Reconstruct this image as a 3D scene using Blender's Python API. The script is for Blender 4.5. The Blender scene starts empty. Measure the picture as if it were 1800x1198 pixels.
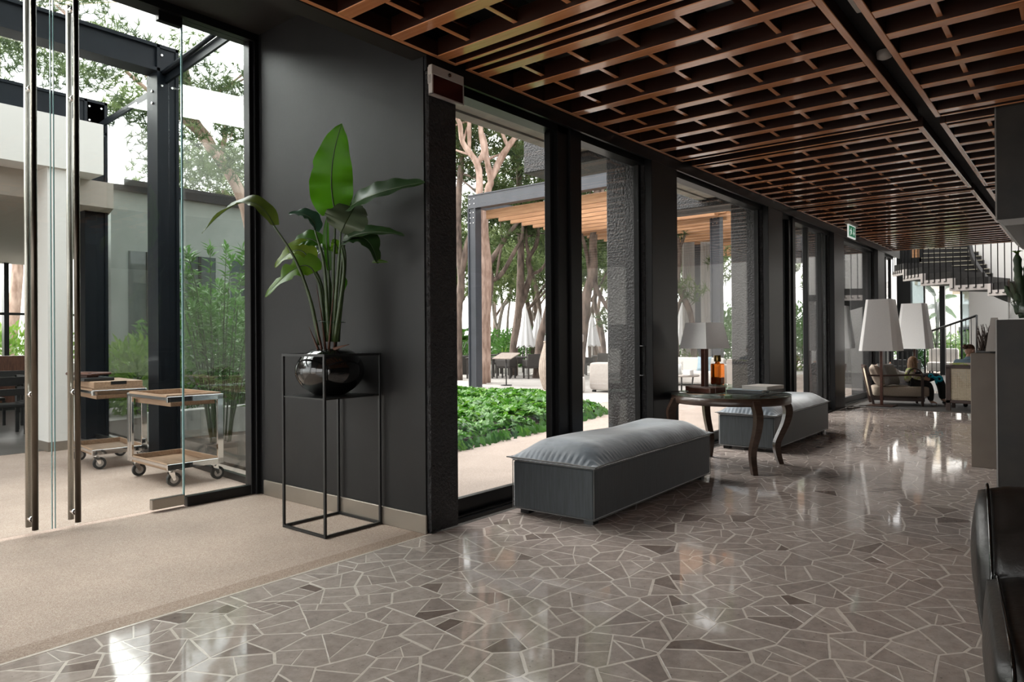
import bpy, math, random
import numpy as np
from mathutils import Vector, Matrix
PI = math.pi
sc = bpy.context.scene
col = sc.collection
random.seed(7)
rng = np.random.default_rng(7)

# ------------------------------------------------------------------ camera, sky, exposure
cam_d = bpy.data.cameras.new('camera')
cam = bpy.data.objects.new('camera', cam_d)
col.objects.link(cam)
cam_d.lens = 24.804
cam_d.sensor_width = 36.0
cam_d.shift_y = -0.00574
cam_d.clip_end = 400
yaw, pitch, roll = 0.684950, 0.003881, -0.0069345
Fv = Vector((math.cos(yaw)*math.cos(pitch), math.sin(yaw)*math.cos(pitch), math.sin(pitch)))
Rv = Vector((math.sin(yaw), -math.cos(yaw), 0))
Uv = Rv.cross(Fv)
R2 = math.cos(roll)*Rv + math.sin(roll)*Uv
U2 = -math.sin(roll)*Rv + math.cos(roll)*Uv
m3 = Matrix((R2, U2, -Fv)).transposed()
cam.matrix_world = Matrix.Translation((0, 0, 1.42)) @ m3.to_4x4()
sc.camera = cam

world = bpy.data.worlds.new('overcast_sky')
sc.world = world
world.use_nodes = True
wn = world.node_tree.nodes
wl = world.node_tree.links
bg = wn['Background']
tc = wn.new('ShaderNodeTexCoord')
sx = wn.new('ShaderNodeSeparateXYZ')
wl.new(tc.outputs['Generated'], sx.inputs[0])
rp = wn.new('ShaderNodeValToRGB')
rp.color_ramp.elements[0].position = 0.0
rp.color_ramp.elements[0].color = (0.34, 0.31, 0.28, 1)
rp.color_ramp.elements[1].position = 1.0
rp.color_ramp.elements[1].color = (0.97, 0.97, 1.0, 1)
e = rp.color_ramp.elements.new(0.47); e.color = (0.36, 0.33, 0.30, 1)
e = rp.color_ramp.elements.new(0.51); e.color = (1.0, 0.99, 0.97, 1)
mp = wn.new('ShaderNodeMapRange')
mp.inputs['From Min'].default_value = -1
mp.inputs['From Max'].default_value = 1
wl.new(sx.outputs['Z'], mp.inputs['Value'])
wl.new(mp.outputs['Result'], rp.inputs['Fac'])
wl.new(rp.outputs['Color'], bg.inputs['Color'])
bg.inputs['Strength'].default_value = 2.1

sun_d = bpy.data.lights.new('veiled_sun', 'SUN')
sun_d.energy = 6.0
sun_d.angle = math.radians(70)
sun_d.color = (1.0, 0.97, 0.92)
sun = bpy.data.objects.new('veiled_sun', sun_d)
col.objects.link(sun)
sun.rotation_euler = Vector((-0.18, 0.76, 0.62)).to_track_quat('Z', 'Y').to_euler()

vs = sc.view_settings
vs.view_transform = 'Standard'
vs.look = 'None'
vs.exposure = 0.90
vs.gamma = 1.0
vs.use_curve_mapping = False
try:
    sc.cycles.transparent_max_bounces = 32
    sc.cycles.max_bounces = 14
    sc.cycles.diffuse_bounces = 6
except Exception:
    pass

# ------------------------------------------------------------------ materials
def nt(name):
    m = bpy.data.materials.new(name)
    m.use_nodes = True
    n = m.node_tree.nodes
    return m, n, m.node_tree.links, n['Principled BSDF'], n['Material Output']

def c4(c):
    return (c[0], c[1], c[2], 1.0)

def mat(name, c1, c2=None, scale=8.0, detail=4.0, rough=0.5, metal=0.0, spec=0.5, bump=0.0, bscale=None, stretch=(1, 1, 1), sheen=0.0,
        coat=0.0, contrast=(0.35, 0.65), trans=0.0, rough2=None, kind='noise'):
    m, n, l, b, o = nt(name)
    b.inputs['Roughness'].default_value = rough
    b.inputs['Metallic'].default_value = metal
    b.inputs['Specular IOR Level'].default_value = spec
    b.inputs['Base Color'].default_value = c4(c1)
    if sheen:
        b.inputs['Sheen Weight'].default_value = sheen
        b.inputs['Sheen Roughness'].default_value = 0.35
    if coat:
        b.inputs['Coat Weight'].default_value = coat
        b.inputs['Coat Roughness'].default_value = 0.08
    t = n.new('ShaderNodeTexCoord')
    mpn = n.new('ShaderNodeMapping')
    mpn.inputs['Scale'].default_value = stretch
    l.new(t.outputs['Object'], mpn.inputs['Vector'])
    if c2 is not None:
        if kind == 'noise':
            z = n.new('ShaderNodeTexNoise')
            z.inputs['Detail'].default_value = detail
            fo = z.outputs['Fac']
        else:
            z = n.new('ShaderNodeTexVoronoi')
            fo = z.outputs['Color']
        z.inputs['Scale'].default_value = scale
        l.new(mpn.outputs['Vector'], z.inputs['Vector'])
        r = n.new('ShaderNodeValToRGB')
        r.color_ramp.elements[0].position = contrast[0]
        r.color_ramp.elements[1].position = contrast[1]
        r.color_ramp.elements[0].color = c4(c1)
        r.color_ramp.elements[1].color = c4(c2)
        l.new(fo, r.inputs['Fac'])
        l.new(r.outputs['Color'], b.inputs['Base Color'])
        if rough2 is not None:
            q = n.new('ShaderNodeMapRange')
            q.inputs['To Min'].default_value = rough
            q.inputs['To Max'].default_value = rough2
            l.new(fo, q.inputs['Value'])
            l.new(q.outputs['Result'], b.inputs['Roughness'])
    if bump:
        z2 = n.new('ShaderNodeTexNoise')
        z2.inputs['Scale'].default_value = bscale or scale
        z2.inputs['Detail'].default_value = 5
        l.new(mpn.outputs['Vector'], z2.inputs['Vector'])
        bm_ = n.new('ShaderNodeBump')
        bm_.inputs['Strength'].default_value = bump
        bm_.inputs['Distance'].default_value = 0.02
        l.new(z2.outputs['Fac'], bm_.inputs['Height'])
        l.new(bm_.outputs['Normal'], b.inputs['Normal'])
    if trans:
        b.inputs['Transmission Weight'].default_value = trans
    return m

def glass_mat(name, tint=(0.93, 0.97, 0.96), gain=1.0, f0=0.045):
    m, n, l, b, o = nt(name)
    n.remove(b)
    g = n.new('ShaderNodeNewGeometry')
    dp = n.new('ShaderNodeVectorMath'); dp.operation = 'DOT_PRODUCT'
    l.new(g.outputs['Normal'], dp.inputs[0]); l.new(g.outputs['Incoming'], dp.inputs[1])
    ab = n.new('ShaderNodeMath'); ab.operation = 'ABSOLUTE'; l.new(dp.outputs['Value'], ab.inputs[0])
    om = n.new('ShaderNodeMath'); om.operation = 'SUBTRACT'; om.inputs[0].default_value = 1.0; om.use_clamp = True; l.new(ab.outputs[0], om.inputs[1])
    pw = n.new('ShaderNodeMath'); pw.operation = 'POWER'; pw.inputs[1].default_value = 5.0; l.new(om.outputs[0], pw.inputs[0])
    ma = n.new('ShaderNodeMath'); ma.operation = 'MULTIPLY_ADD'; ma.inputs[1].default_value = (1 - f0)*gain; ma.inputs[2].default_value = f0
    l.new(pw.outputs[0], ma.inputs[0])
    tr = n.new('ShaderNodeBsdfTransparent'); tr.inputs['Color'].default_value = c4(tint)
    gl = n.new('ShaderNodeBsdfGlossy'); gl.inputs['Roughness'].default_value = 0.0
    mx = n.new('ShaderNodeMixShader')
    l.new(ma.outputs[0], mx.inputs['Fac']); l.new(tr.outputs[0], mx.inputs[1]); l.new(gl.outputs[0], mx.inputs[2])
    l.new(mx.outputs[0], o.inputs['Surface'])
    return m

def leaf_mat(name, c1, c2, scale=6.0, transl=0.45, rough=0.4, stretch=(1, 1, 1), tcol=None):
    m, n, l, b, o = nt(name)
    t = n.new('ShaderNodeTexCoord')
    mpn = n.new('ShaderNodeMapping'); mpn.inputs['Scale'].default_value = stretch
    l.new(t.outputs['Object'], mpn.inputs['Vector'])
    z = n.new('ShaderNodeTexNoise'); z.inputs['Scale'].default_value = scale; z.inputs['Detail'].default_value = 3
    l.new(mpn.outputs['Vector'], z.inputs['Vector'])
    r = n.new('ShaderNodeValToRGB')
    r.color_ramp.elements[0].position = 0.3; r.color_ramp.elements[1].position = 0.7
    r.color_ramp.elements[0].color = c4(c1); r.color_ramp.elements[1].color = c4(c2)
    l.new(z.outputs['Fac'], r.inputs['Fac'])
    l.new(r.outputs['Color'], b.inputs['Base Color'])
    b.inputs['Roughness'].default_value = rough
    ts = n.new('ShaderNodeBsdfTranslucent')
    if tcol:
        ts.inputs['Color'].default_value = c4(tcol)
    else:
        l.new(r.outputs['Color'], ts.inputs['Color'])
    mx = n.new('ShaderNodeMixShader'); mx.inputs['Fac'].default_value = transl
    l.new(b.outputs[0], mx.inputs[1]); l.new(ts.outputs[0], mx.inputs[2])
    l.new(mx.outputs[0], o.inputs['Surface'])
    return m

# ------------------------------------------------------------------ geometry helpers
class MB:
    """collects shapes in world coordinates; build() links them as one mesh object"""
    def __init__(s):
        s.v = []; s.f = []; s.sm = []
    def add(s, vs_, fs, smooth=False):
        o = len(s.v)
        s.v += [tuple(map(float, p)) for p in vs_]
        s.f += [tuple(i+o for i in q) for q in fs]
        s.sm += [smooth]*len(fs)
        return s
    def box(s, x0, x1, y0, y1, z0, z1, b=0.0):
        return s.obox(((x0+x1)/2, (y0+y1)/2, (z0+z1)/2), (abs(x1-x0)/2, abs(y1-y0)/2, abs(z1-z0)/2), b=b)
    def obox(s, c, h, ax=None, b=0.0):
        """box of half sizes h about c, along the axes ax; b = chamfer"""
        if ax is None:
            X, Y, Z = Vector((1, 0, 0)), Vector((0, 1, 0)), Vector((0, 0, 1))
        else:
            X, Y, Z = [Vector(a) for a in ax]
        c = Vector(c)
        b = min(b, 0.49*min(h)*2*0.99) if b else 0
        if not b:
            vs_ = [c + X*(sx_*h[0]) + Y*(sy_*h[1]) + Z*(sz_*h[2]) for sx_ in (-1, 1) for sy_ in (-1, 1) for sz_ in (-1, 1)]
            return s.add(vs_, [(0, 1, 3, 2), (4, 6, 7, 5), (0, 4, 5, 1), (2, 3, 7, 6), (0, 2, 6, 4), (1, 5, 7, 3)])
        vs_ = []; idx = {}
        for i in (0, 1):
            for j in (0, 1):
                for k in (0, 1):
                    sg = (2*i-1, 2*j-1, 2*k-1)
                    for a in range(3):      # vertex lying on the face normal to axis a
                        q = [sg[t]*(h[t] - (0 if t == a else b)) for t in range(3)]
                        idx[(i, j, k, a)] = len(vs_)
                        vs_.append(c + X*q[0] + Y*q[1] + Z*q[2])
        fs = []
        def g(p, a):
            return idx[(p[0], p[1], p[2], a)]
        for a in range(3):
            u, w = [(1, 2), (2, 0), (0, 1)][a]
            for sgn in (0, 1):
                loop = []
                for (p, q) in ((0, 0), (1, 0), (1, 1), (0, 1)):
                    t = [0, 0, 0]; t[a] = sgn; t[u] = p; t[w] = q
                    loop.append(g(t, a))
                fs.append(tuple(loop if sgn else loop[::-1]))
        for a in range(3):                  # edges along axis a
            u, w = [(1, 2), (2, 0), (0, 1)][a]
            for p in (0, 1):
                for q in (0, 1):
                    t0 = [0, 0, 0]; t0[u] = p; t0[w] = q
                    t1 = list(t0); t1[a] = 1
                    quad = (g(t0, u), g(t1, u), g(t1, w), g(t0, w))
                    fs.append(quad if (p ^ q) else quad[::-1])
        for i in (0, 1):
            for j in (0, 1):
                for k in (0, 1):
                    tri = (idx[(i, j, k, 0)], idx[(i, j, k, 1)], idx[(i, j, k, 2)])
                    fs.append(tri if (i+j+k) % 2 else tri[::-1])
        return s.add(vs_, fs)
    def beam(s, a, b_, w, h, up=(0, 0, 1), b=0.0):
        """rectangular bar from a to b_"""
        a = Vector(a); b_ = Vector(b_)
        X = (b_-a).normalized(); Y = Vector(up).cross(X)
        if Y.length < 1e-4:
            Y = Vector((0, 1, 0)).cross(X)
        Y.normalize(); Z = X.cross(Y)
        return s.obox((a+b_)/2, ((b_-a).length/2, w/2, h/2), (X, Y, Z), b)
    def tube(s, pts, r, n=8, cap=True, smooth=True, flat=1.0):
        pts = [Vector(p) for p in pts]
        if not hasattr(r, '__len__'):
            r = [r]*len(pts)
        T = []
        for i in range(len(pts)):
            d = pts[min(i+1, len(pts)-1)] - pts[max(i-1, 0)]
            T.append(d.normalized() if d.length > 1e-9 else Vector((0, 0, 1)))
        N = T[0].orthogonal().normalized()
        vs_ = []
        for i, p in enumerate(pts):
            N = (N - T[i]*N.dot(T[i]))
            N = N.normalized() if N.length > 1e-6 else T[i].orthogonal().normalized()
            B = T[i].cross(N)
            for k in range(n):
                a = 2*PI*k/n
                vs_.append(p + (N*math.cos(a) + B*math.sin(a)*flat)*r[i])
        fs = []
        for i in range(len(pts)-1):
            for k in range(n):
                k2 = (k+1) % n
                fs.append((i*n+k, i*n+k2, (i+1)*n+k2, (i+1)*n+k))
        s.add(vs_, fs, smooth)
        if cap:
            o = len(s.v) - len(vs_)
            s.f.append(tuple(o+k for k in range(n))[::-1]); s.sm.append(False)
            s.f.append(tuple(o+(len(pts)-1)*n+k for k in range(n))); s.sm.append(False)
        return s
    def cyl(s, c, r, z0, z1, n=24, r2=None):
        return s.tube([(c[0], c[1], z0), (c[0], c[1], z1)], [r, r if r2 is None else r2], n)
    def lathe(s, c, prof, n=32, cap=True, smooth=True):
        """prof = [(r, z)] about the vertical through c"""
        vs_ = []
        for (r, z) in prof:
            for k in range(n):
                a = 2*PI*k/n
                vs_.append((c[0]+r*math.cos(a), c[1]+r*math.sin(a), c[2]+z))
        fs = []
        for i in range(len(prof)-1):
            for k in range(n):
                k2 = (k+1) % n
                fs.append((i*n+k, i*n+k2, (i+1)*n+k2, (i+1)*n+k))
        s.add(vs_, fs, smooth)
        if cap:
            o = len(s.v)-len(vs_)
            s.f.append(tuple(o+k for k in range(n))[::-1]); s.sm.append(False)
            s.f.append(tuple(o+(len(prof)-1)*n+k for k in range(n))); s.sm.append(False)
        return s
    def prism(s, poly, axis, a0, a1):
        """polygon (2-D, the other two axes in order) pushed along an axis"""
        n = len(poly); vs_ = []
        for a in (a0, a1):
            for (p, q) in poly:
                vs_.append({'x': (a, p, q), 'y': (p, a, q), 'z': (p, q, a)}[axis])
        fs = [tuple(range(n))[::-1], tuple(range(n, 2*n))]
        for i in range(n):
            j = (i+1) % n
            fs.append((i, j, n+j, n+i))
        return s.add(vs_, fs)
    def soft(s, x0, x1, y0, y1, z0, z1, e=0.28, n=28, m=16):
        """a stuffed block: a box with generously rounded edges"""
        c = ((x0+x1)/2, (y0+y1)/2, (z0+z1)/2); h = ((x1-x0)/2, (y1-y0)/2, (z1-z0)/2)
        pw = lambda v: math.copysign(abs(v)**e, v)
        vs_ = []
        for i in range(m+1):
            b_ = -PI/2+PI*i/m
            for k in range(n):
                a = 2*PI*k/n
                cb = max(1e-3, math.cos(b_))
                vs_.append((c[0]+h[0]*pw(cb)*pw(math.cos(a+1e-4)), c[1]+h[1]*pw(cb)*pw(math.sin(a+1e-4)), c[2]+h[2]*pw(math.sin(b_))))
        fs = [(i*n+k, i*n+(k+1) % n, (i+1)*n+(k+1) % n, (i+1)*n+k) for i in range(m) for k in range(n)]
        fs += [tuple(range(n))[::-1], tuple(m*n+k for k in range(n))]
        return s.add(vs_, fs, True)
    def sphere(s, c, r, n=12, m=8, sz=1.0):
        prof = [(max(1e-4, r*math.sin(PI*i/m)), -r*sz*math.cos(PI*i/m)) for i in range(m+1)]
        return s.lathe(c, prof, n, cap=False)
    def grid(s, P, nu, nv, smooth=True, two=False):
        vs_ = [P(i/(nu-1), j/(nv-1)) for i in range(nu) for j in range(nv)]
        fs = [(i*nv+j, i*nv+j+1, (i+1)*nv+j+1, (i+1)*nv+j) for i in range(nu-1) for j in range(nv-1)]
        return s.add(vs_, fs, smooth)
    def build(s, name, m=None, parent=None, at=None, fix=True):
        o3 = Vector(at) if at is not None else (wloc(parent) if parent is not None else Vector((0, 0, 0)))
        me = bpy.data.meshes.new(name)
        me.from_pydata([(p[0]-o3.x, p[1]-o3.y, p[2]-o3.z) for p in s.v], [], s.f)
        me.polygons.foreach_set('use_smooth', s.sm)
        if fix:
            import bmesh
            bm = bmesh.new(); bm.from_mesh(me)
            bmesh.ops.recalc_face_normals(bm, faces=bm.faces)
            bm.to_mesh(me); bm.free()
        me.update()
        return link(name, me, m, parent, at)

def wloc(o):
    v = Vector((0, 0, 0))
    while o is not None:
        v += o.location
        o = o.parent
    return v

def link(name, me, m=None, parent=None, at=None):
    o = bpy.data.objects.new(name, me)
    col.objects.link(o)
    if m is not None and not me.materials:
        me.materials.append(m)
    if parent is not None:
        o.parent = parent
        if at is not None:
            o.location = Vector(at) - wloc(parent)
    elif at is not None:
        o.location = at
    return o

def mesh_np(name, V, Fc, m, parent=None, k=3, smooth=False, tone=None):
    """a big mesh straight from arrays (faces of k corners)"""
    V = np.asarray(V, dtype=np.float32).reshape(-1, 3)
    if parent is not None:
        V = V - np.array(wloc(parent), dtype=np.float32)
    Fc = np.asarray(Fc, dtype=np.int32).reshape(-1, k)
    me = bpy.data.meshes.new(name)
    me.vertices.add(len(V)); me.vertices.foreach_set('co', V.ravel())
    me.loops.add(Fc.size); me.loops.foreach_set('vertex_index', Fc.ravel())
    me.polygons.add(len(Fc))
    me.polygons.foreach_set('loop_start', np.arange(0, Fc.size, k, dtype=np.int32))
    me.polygons.foreach_set('loop_total', np.full(len(Fc), k, dtype=np.int32))
    if smooth:
        me.polygons.foreach_set('use_smooth', np.ones(len(Fc), dtype=bool))
    me.update(calc_edges=True)
    if tone is not None:
        at = me.attributes.new('tone', 'FLOAT', 'FACE')
        at.data.foreach_set('value', np.asarray(tone, dtype=np.float32))
    return link(name, me, m, parent)

def tag(o, label=None, cat=None, group=None, kind=None):
    if label: o['label'] = label
    if cat: o['category'] = cat
    if group: o['group'] = group
    if kind: o['kind'] = kind
    return o

def empty(name, loc, label=None, cat=None, group=None, kind=None):
    o = bpy.data.objects.new(name, None)
    o.empty_display_size = 0.1
    o.location = loc
    col.objects.link(o)
    return tag(o, label, cat, group, kind)

def thing(name, mb, m, at, label, cat, group=None):
    """a thing that is one mesh"""
    return tag(mb.build(name, m, at=at), label, cat, group)

KIDS = {}
def copy_tree(o, loc=None, rz=None, parent=None):
    c = o.copy(); col.objects.link(c)
    if parent is not None:
        c.parent = parent
    if loc is not None: c.location = loc
    if rz is not None: c.rotation_euler[2] = rz
    for ch in [k for k in o.children]:
        copy_tree(ch, parent=c)
    return c

def struct(name, mb, m, parent=None):
    o = mb.build(name, m, parent)
    if parent is None:
        o['kind'] = 'structure'
    return o

def sroot(name, loc, label=None):
    return empty(name, loc, label, kind='structure')

def bez(p0, p1, p2, n):
    p0, p1, p2 = Vector(p0), Vector(p1), Vector(p2)
    return [p0*(1-t)**2 + p1*2*t*(1-t) + p2*t*t for t in [i/(n-1) for i in range(n)]]

def smooth_path(pts, n=4):
    """Catmull-Rom through the points"""
    P = [Vector(p) for p in pts]
    P = [P[0]*2-P[1]] + P + [P[-1]*2-P[-2]]
    out = []
    for i in range(1, len(P)-2):
        for k in range(n):
            t = k/n
            a, b_, c, d = P[i-1], P[i], P[i+1], P[i+2]
            out.append(0.5*((2*b_) + (c-a)*t + (2*a-5*b_+4*c-d)*t*t + (3*b_-a-3*c+d)*t**3))
    out.append(P[-2])
    return out
# ------------------------------------------------------------------ material set
MT = {}
MT['black_metal'] = mat('black_metal', (0.006, 0.006, 0.0065), rough=0.36, spec=0.28)
MT['steel_paint'] = mat('steel_paint', (0.005, 0.007, 0.010), (0.007, 0.010, 0.014), scale=3, rough=0.4, spec=0.15)
MT['black_wall'] = mat('black_wall', (0.0105, 0.010, 0.0102), (0.014, 0.0135, 0.0137), scale=2.5, rough=0.45, spec=0.26, bump=0.02, bscale=30)
MT['stucco'] = mat('stucco', (0.011, 0.011, 0.012), (0.020, 0.019, 0.020), scale=20, rough=0.55, bump=1.0, bscale=42)
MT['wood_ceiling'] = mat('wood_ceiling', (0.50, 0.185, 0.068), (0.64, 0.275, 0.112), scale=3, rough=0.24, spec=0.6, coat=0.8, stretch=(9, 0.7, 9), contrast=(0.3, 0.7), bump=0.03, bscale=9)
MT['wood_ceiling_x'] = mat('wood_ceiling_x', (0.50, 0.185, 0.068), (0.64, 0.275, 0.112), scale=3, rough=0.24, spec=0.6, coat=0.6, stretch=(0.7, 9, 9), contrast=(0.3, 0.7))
MT['wood_flank'] = mat('wood_flank', (0.018, 0.0045, 0.002), (0.028, 0.008, 0.003), scale=4, rough=0.4)
MT['wood_upper'] = mat('wood_upper', (0.08, 0.022, 0.008), (0.12, 0.036, 0.013), scale=4, rough=0.35, stretch=(0.7, 9, 9))
MT['black_void'] = mat('black_void', (0.010, 0.008, 0.008), rough=0.7, spec=0.2)
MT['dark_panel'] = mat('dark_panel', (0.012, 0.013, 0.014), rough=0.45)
MT['vest_ceiling'] = mat('vest_ceiling', (0.012, 0.010, 0.0085), rough=0.6)
MT['concrete'] = mat('concrete', (0.30, 0.29, 0.27), (0.38, 0.37, 0.34), scale=5, rough=0.8, bump=0.1, bscale=40)
MT['dark_concrete'] = mat('dark_concrete', (0.05, 0.047, 0.043), (0.08, 0.076, 0.07), scale=5, rough=0.8)
MT['brushed_steel'] = mat('brushed_steel', (0.34, 0.315, 0.28), (0.40, 0.375, 0.34), scale=3, stretch=(60, 1, 60), rough=0.30, metal=1.0)
MT['bronze_steel'] = mat('bronze_steel', (0.10, 0.085, 0.07), (0.13, 0.11, 0.09), scale=4, rough=0.30, metal=1.0)
MT['skirting_metal'] = mat('skirting_metal', (0.24, 0.205, 0.17), (0.28, 0.24, 0.20), scale=3, rough=0.38, metal=0.5)
MT['chrome'] = mat('chrome', (0.80, 0.80, 0.79), rough=0.06, metal=1.0)
MT['bolt'] = mat('bolt', (0.62, 0.62, 0.60), rough=0.22, metal=1.0)
MT['glass'] = glass_mat('glass', (0.978, 0.982, 0.98))
MT['glass_green'] = glass_mat('glass_green', (0.955, 0.975, 0.97))
MT['glass_edge'] = mat('glass_edge', (0.26, 0.44, 0.45), rough=0.12, spec=0.7)
MT['taupe_wall'] = mat('taupe_wall', (0.075, 0.062, 0.052), (0.09, 0.075, 0.063), scale=2, rough=0.6)
MT['white_wall'] = mat('white_wall', (0.66, 0.64, 0.61), rough=0.75)
MT['rest_ceiling'] = mat('rest_ceiling', (0.34, 0.30, 0.26), rough=0.8)

# polished stone: every face carries its own tone
def stone_mat():
    m, n, l, b, o = nt('polished_stone')
    a = n.new('ShaderNodeAttribute'); a.attribute_name = 'tone'
    r = n.new('ShaderNodeValToRGB')
    r.color_ramp.elements[0].color = (0.175, 0.135, 0.118, 1); r.color_ramp.elements[1].color = (0.455, 0.388, 0.352, 1)
    e1 = r.color_ramp.elements.new(0.25); e1.color = (0.330, 0.275, 0.248, 1)
    e2 = r.color_ramp.elements.new(0.7); e2.color = (0.395, 0.335, 0.303, 1)
    l.new(a.outputs['Fac'], r.inputs['Fac'])
    g = n.new('ShaderNodeNewGeometry')
    z = n.new('ShaderNodeTexNoise'); z.inputs['Scale'].default_value = 14; z.inputs['Detail'].default_value = 8; z.inputs['Roughness'].default_value = 0.7
    l.new(g.outputs['Position'], z.inputs['Vector'])
    z2 = n.new('ShaderNodeTexNoise'); z2.inputs['Scale'].default_value = 45; z2.inputs['Detail'].default_value = 6
    l.new(g.outputs['Position'], z2.inputs['Vector'])
    q = n.new('ShaderNodeMapRange'); q.inputs['From Min'].default_value = 0.3; q.inputs['From Max'].default_value = 0.7
    q.inputs['To Min'].default_value = 0.78; q.inputs['To Max'].default_value = 1.2
    l.new(z.outputs['Fac'], q.inputs['Value'])
    # small dark fossils and pits
    q2 = n.new('ShaderNodeMapRange'); q2.inputs['From Min'].default_value = 0.27; q2.inputs['From Max'].default_value = 0.36
    q2.inputs['To Min'].default_value = 0.55; q2.inputs['To Max'].default_value = 1.0
    l.new(z2.outputs['Fac'], q2.inputs['Value'])
    mu = n.new('ShaderNodeMath'); mu.operation = 'MULTIPLY'; l.new(q.outputs[0], mu.inputs[0]); l.new(q2.outputs[0], mu.inputs[1])
    mx = n.new('ShaderNodeMix'); mx.data_type = 'RGBA'; mx.blend_type = 'MULTIPLY'; mx.inputs['Factor'].default_value = 1.0
    l.new(r.outputs['Color'], mx.inputs['A']); l.new(mu.outputs[0], mx.inputs['B'])
    l.new(mx.outputs['Result'], b.inputs['Base Color'])
    b.inputs['Roughness'].default_value = 0.055
    b.inputs['Specular IOR Level'].default_value = 0.62
    return m
MT['stone'] = stone_mat()
MT['grout'] = mat('grout', (0.58, 0.51, 0.455), (0.66, 0.59, 0.53), scale=30, rough=0.10, spec=0.55)

def aggregate_mat(name, c1, c2, c3, sc_=230):
    m, n, l, b, o = nt(name)
    g = n.new('ShaderNodeNewGeometry')
    v = n.new('ShaderNodeTexVoronoi'); v.inputs['Scale'].default_value = sc_
    l.new(g.outputs['Position'], v.inputs['Vector'])
    sp = n.new('ShaderNodeSeparateColor'); l.new(v.outputs['Color'], sp.inputs[0])
    r = n.new('ShaderNodeValToRGB')
    r.color_ramp.elements[0].color = c4(c1); r.color_ramp.elements[1].color = c4(c3)
    e1 = r.color_ramp.elements.new(0.5); e1.color = c4(c2)
    l.new(sp.outputs[0], r.inputs['Fac'])
    z = n.new('ShaderNodeTexNoise'); z.inputs['Scale'].default_value = 1.6; z.inputs['Detail'].default_value = 6
    l.new(g.outputs['Position'], z.inputs['Vector'])
    q = n.new('ShaderNodeMapRange'); q.inputs['From Min'].default_value = 0.3; q.inputs['From Max'].default_value = 0.7
    q.inputs['To Min'].default_value = 0.88; q.inputs['To Max'].default_value = 1.08
    l.new(z.outputs['Fac'], q.inputs['Value'])
    mx = n.new('ShaderNodeMix'); mx.data_type = 'RGBA'; mx.blend_type = 'MULTIPLY'; mx.inputs['Factor'].default_value = 1.0
    l.new(r.outputs['Color'], mx.inputs['A']); l.new(q.outputs[0], mx.inputs['B'])
    l.new(mx.outputs['Result'], b.inputs['Base Color'])
    b.inputs['Roughness'].default_value = 0.7
    b.inputs['Specular IOR Level'].default_value = 0.25
    bm_ = n.new('ShaderNodeBump'); bm_.inputs['Strength'].default_value = 0.35; bm_.inputs['Distance'].default_value = 0.004
    l.new(v.outputs['Distance'], bm_.inputs['Height']); l.new(bm_.outputs['Normal'], b.inputs['Normal'])
    return m
MT['aggregate'] = aggregate_mat('aggregate', (0.30, 0.208, 0.165), (0.41, 0.315, 0.26), (0.505, 0.413, 0.348))
MT['aggregate_edge'] = aggregate_mat('aggregate_edge', (0.23, 0.155, 0.118), (0.33, 0.24, 0.19), (0.41, 0.325, 0.262), 200)
MT['path_stone'] = aggregate_mat('path_stone', (0.26, 0.20, 0.165), (0.36, 0.29, 0.245), (0.44, 0.37, 0.32))
MT['terrace'] = mat('terrace', (0.36, 0.335, 0.31), (0.42, 0.395, 0.37), scale=1.2, rough=0.7)
MT['dark_floor'] = mat('dark_floor', (0.10, 0.09, 0.08), (0.14, 0.13, 0.12), scale=3, rough=0.3)

# ------------------------------------------------------------------ the stone floor
floor = struct('floor', MB().box(-3, 20.6, -7, 3.70, -0.06, -0.0007), MT['grout'])

def clip(poly, nx, ny, d):
    out = []
    n = len(poly)
    for i in range(n):
        x0, y0 = poly[i]; x1, y1 = poly[(i+1) % n]
        a = nx*x0+ny*y0-d; b_ = nx*x1+ny*y1-d
        if a <= 0: out.append((x0, y0))
        if (a < 0 < b_) or (b_ < 0 < a):
            t = a/(a-b_); out.append((x0+(x1-x0)*t, y0+(y1-y0)*t))
    return out

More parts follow.
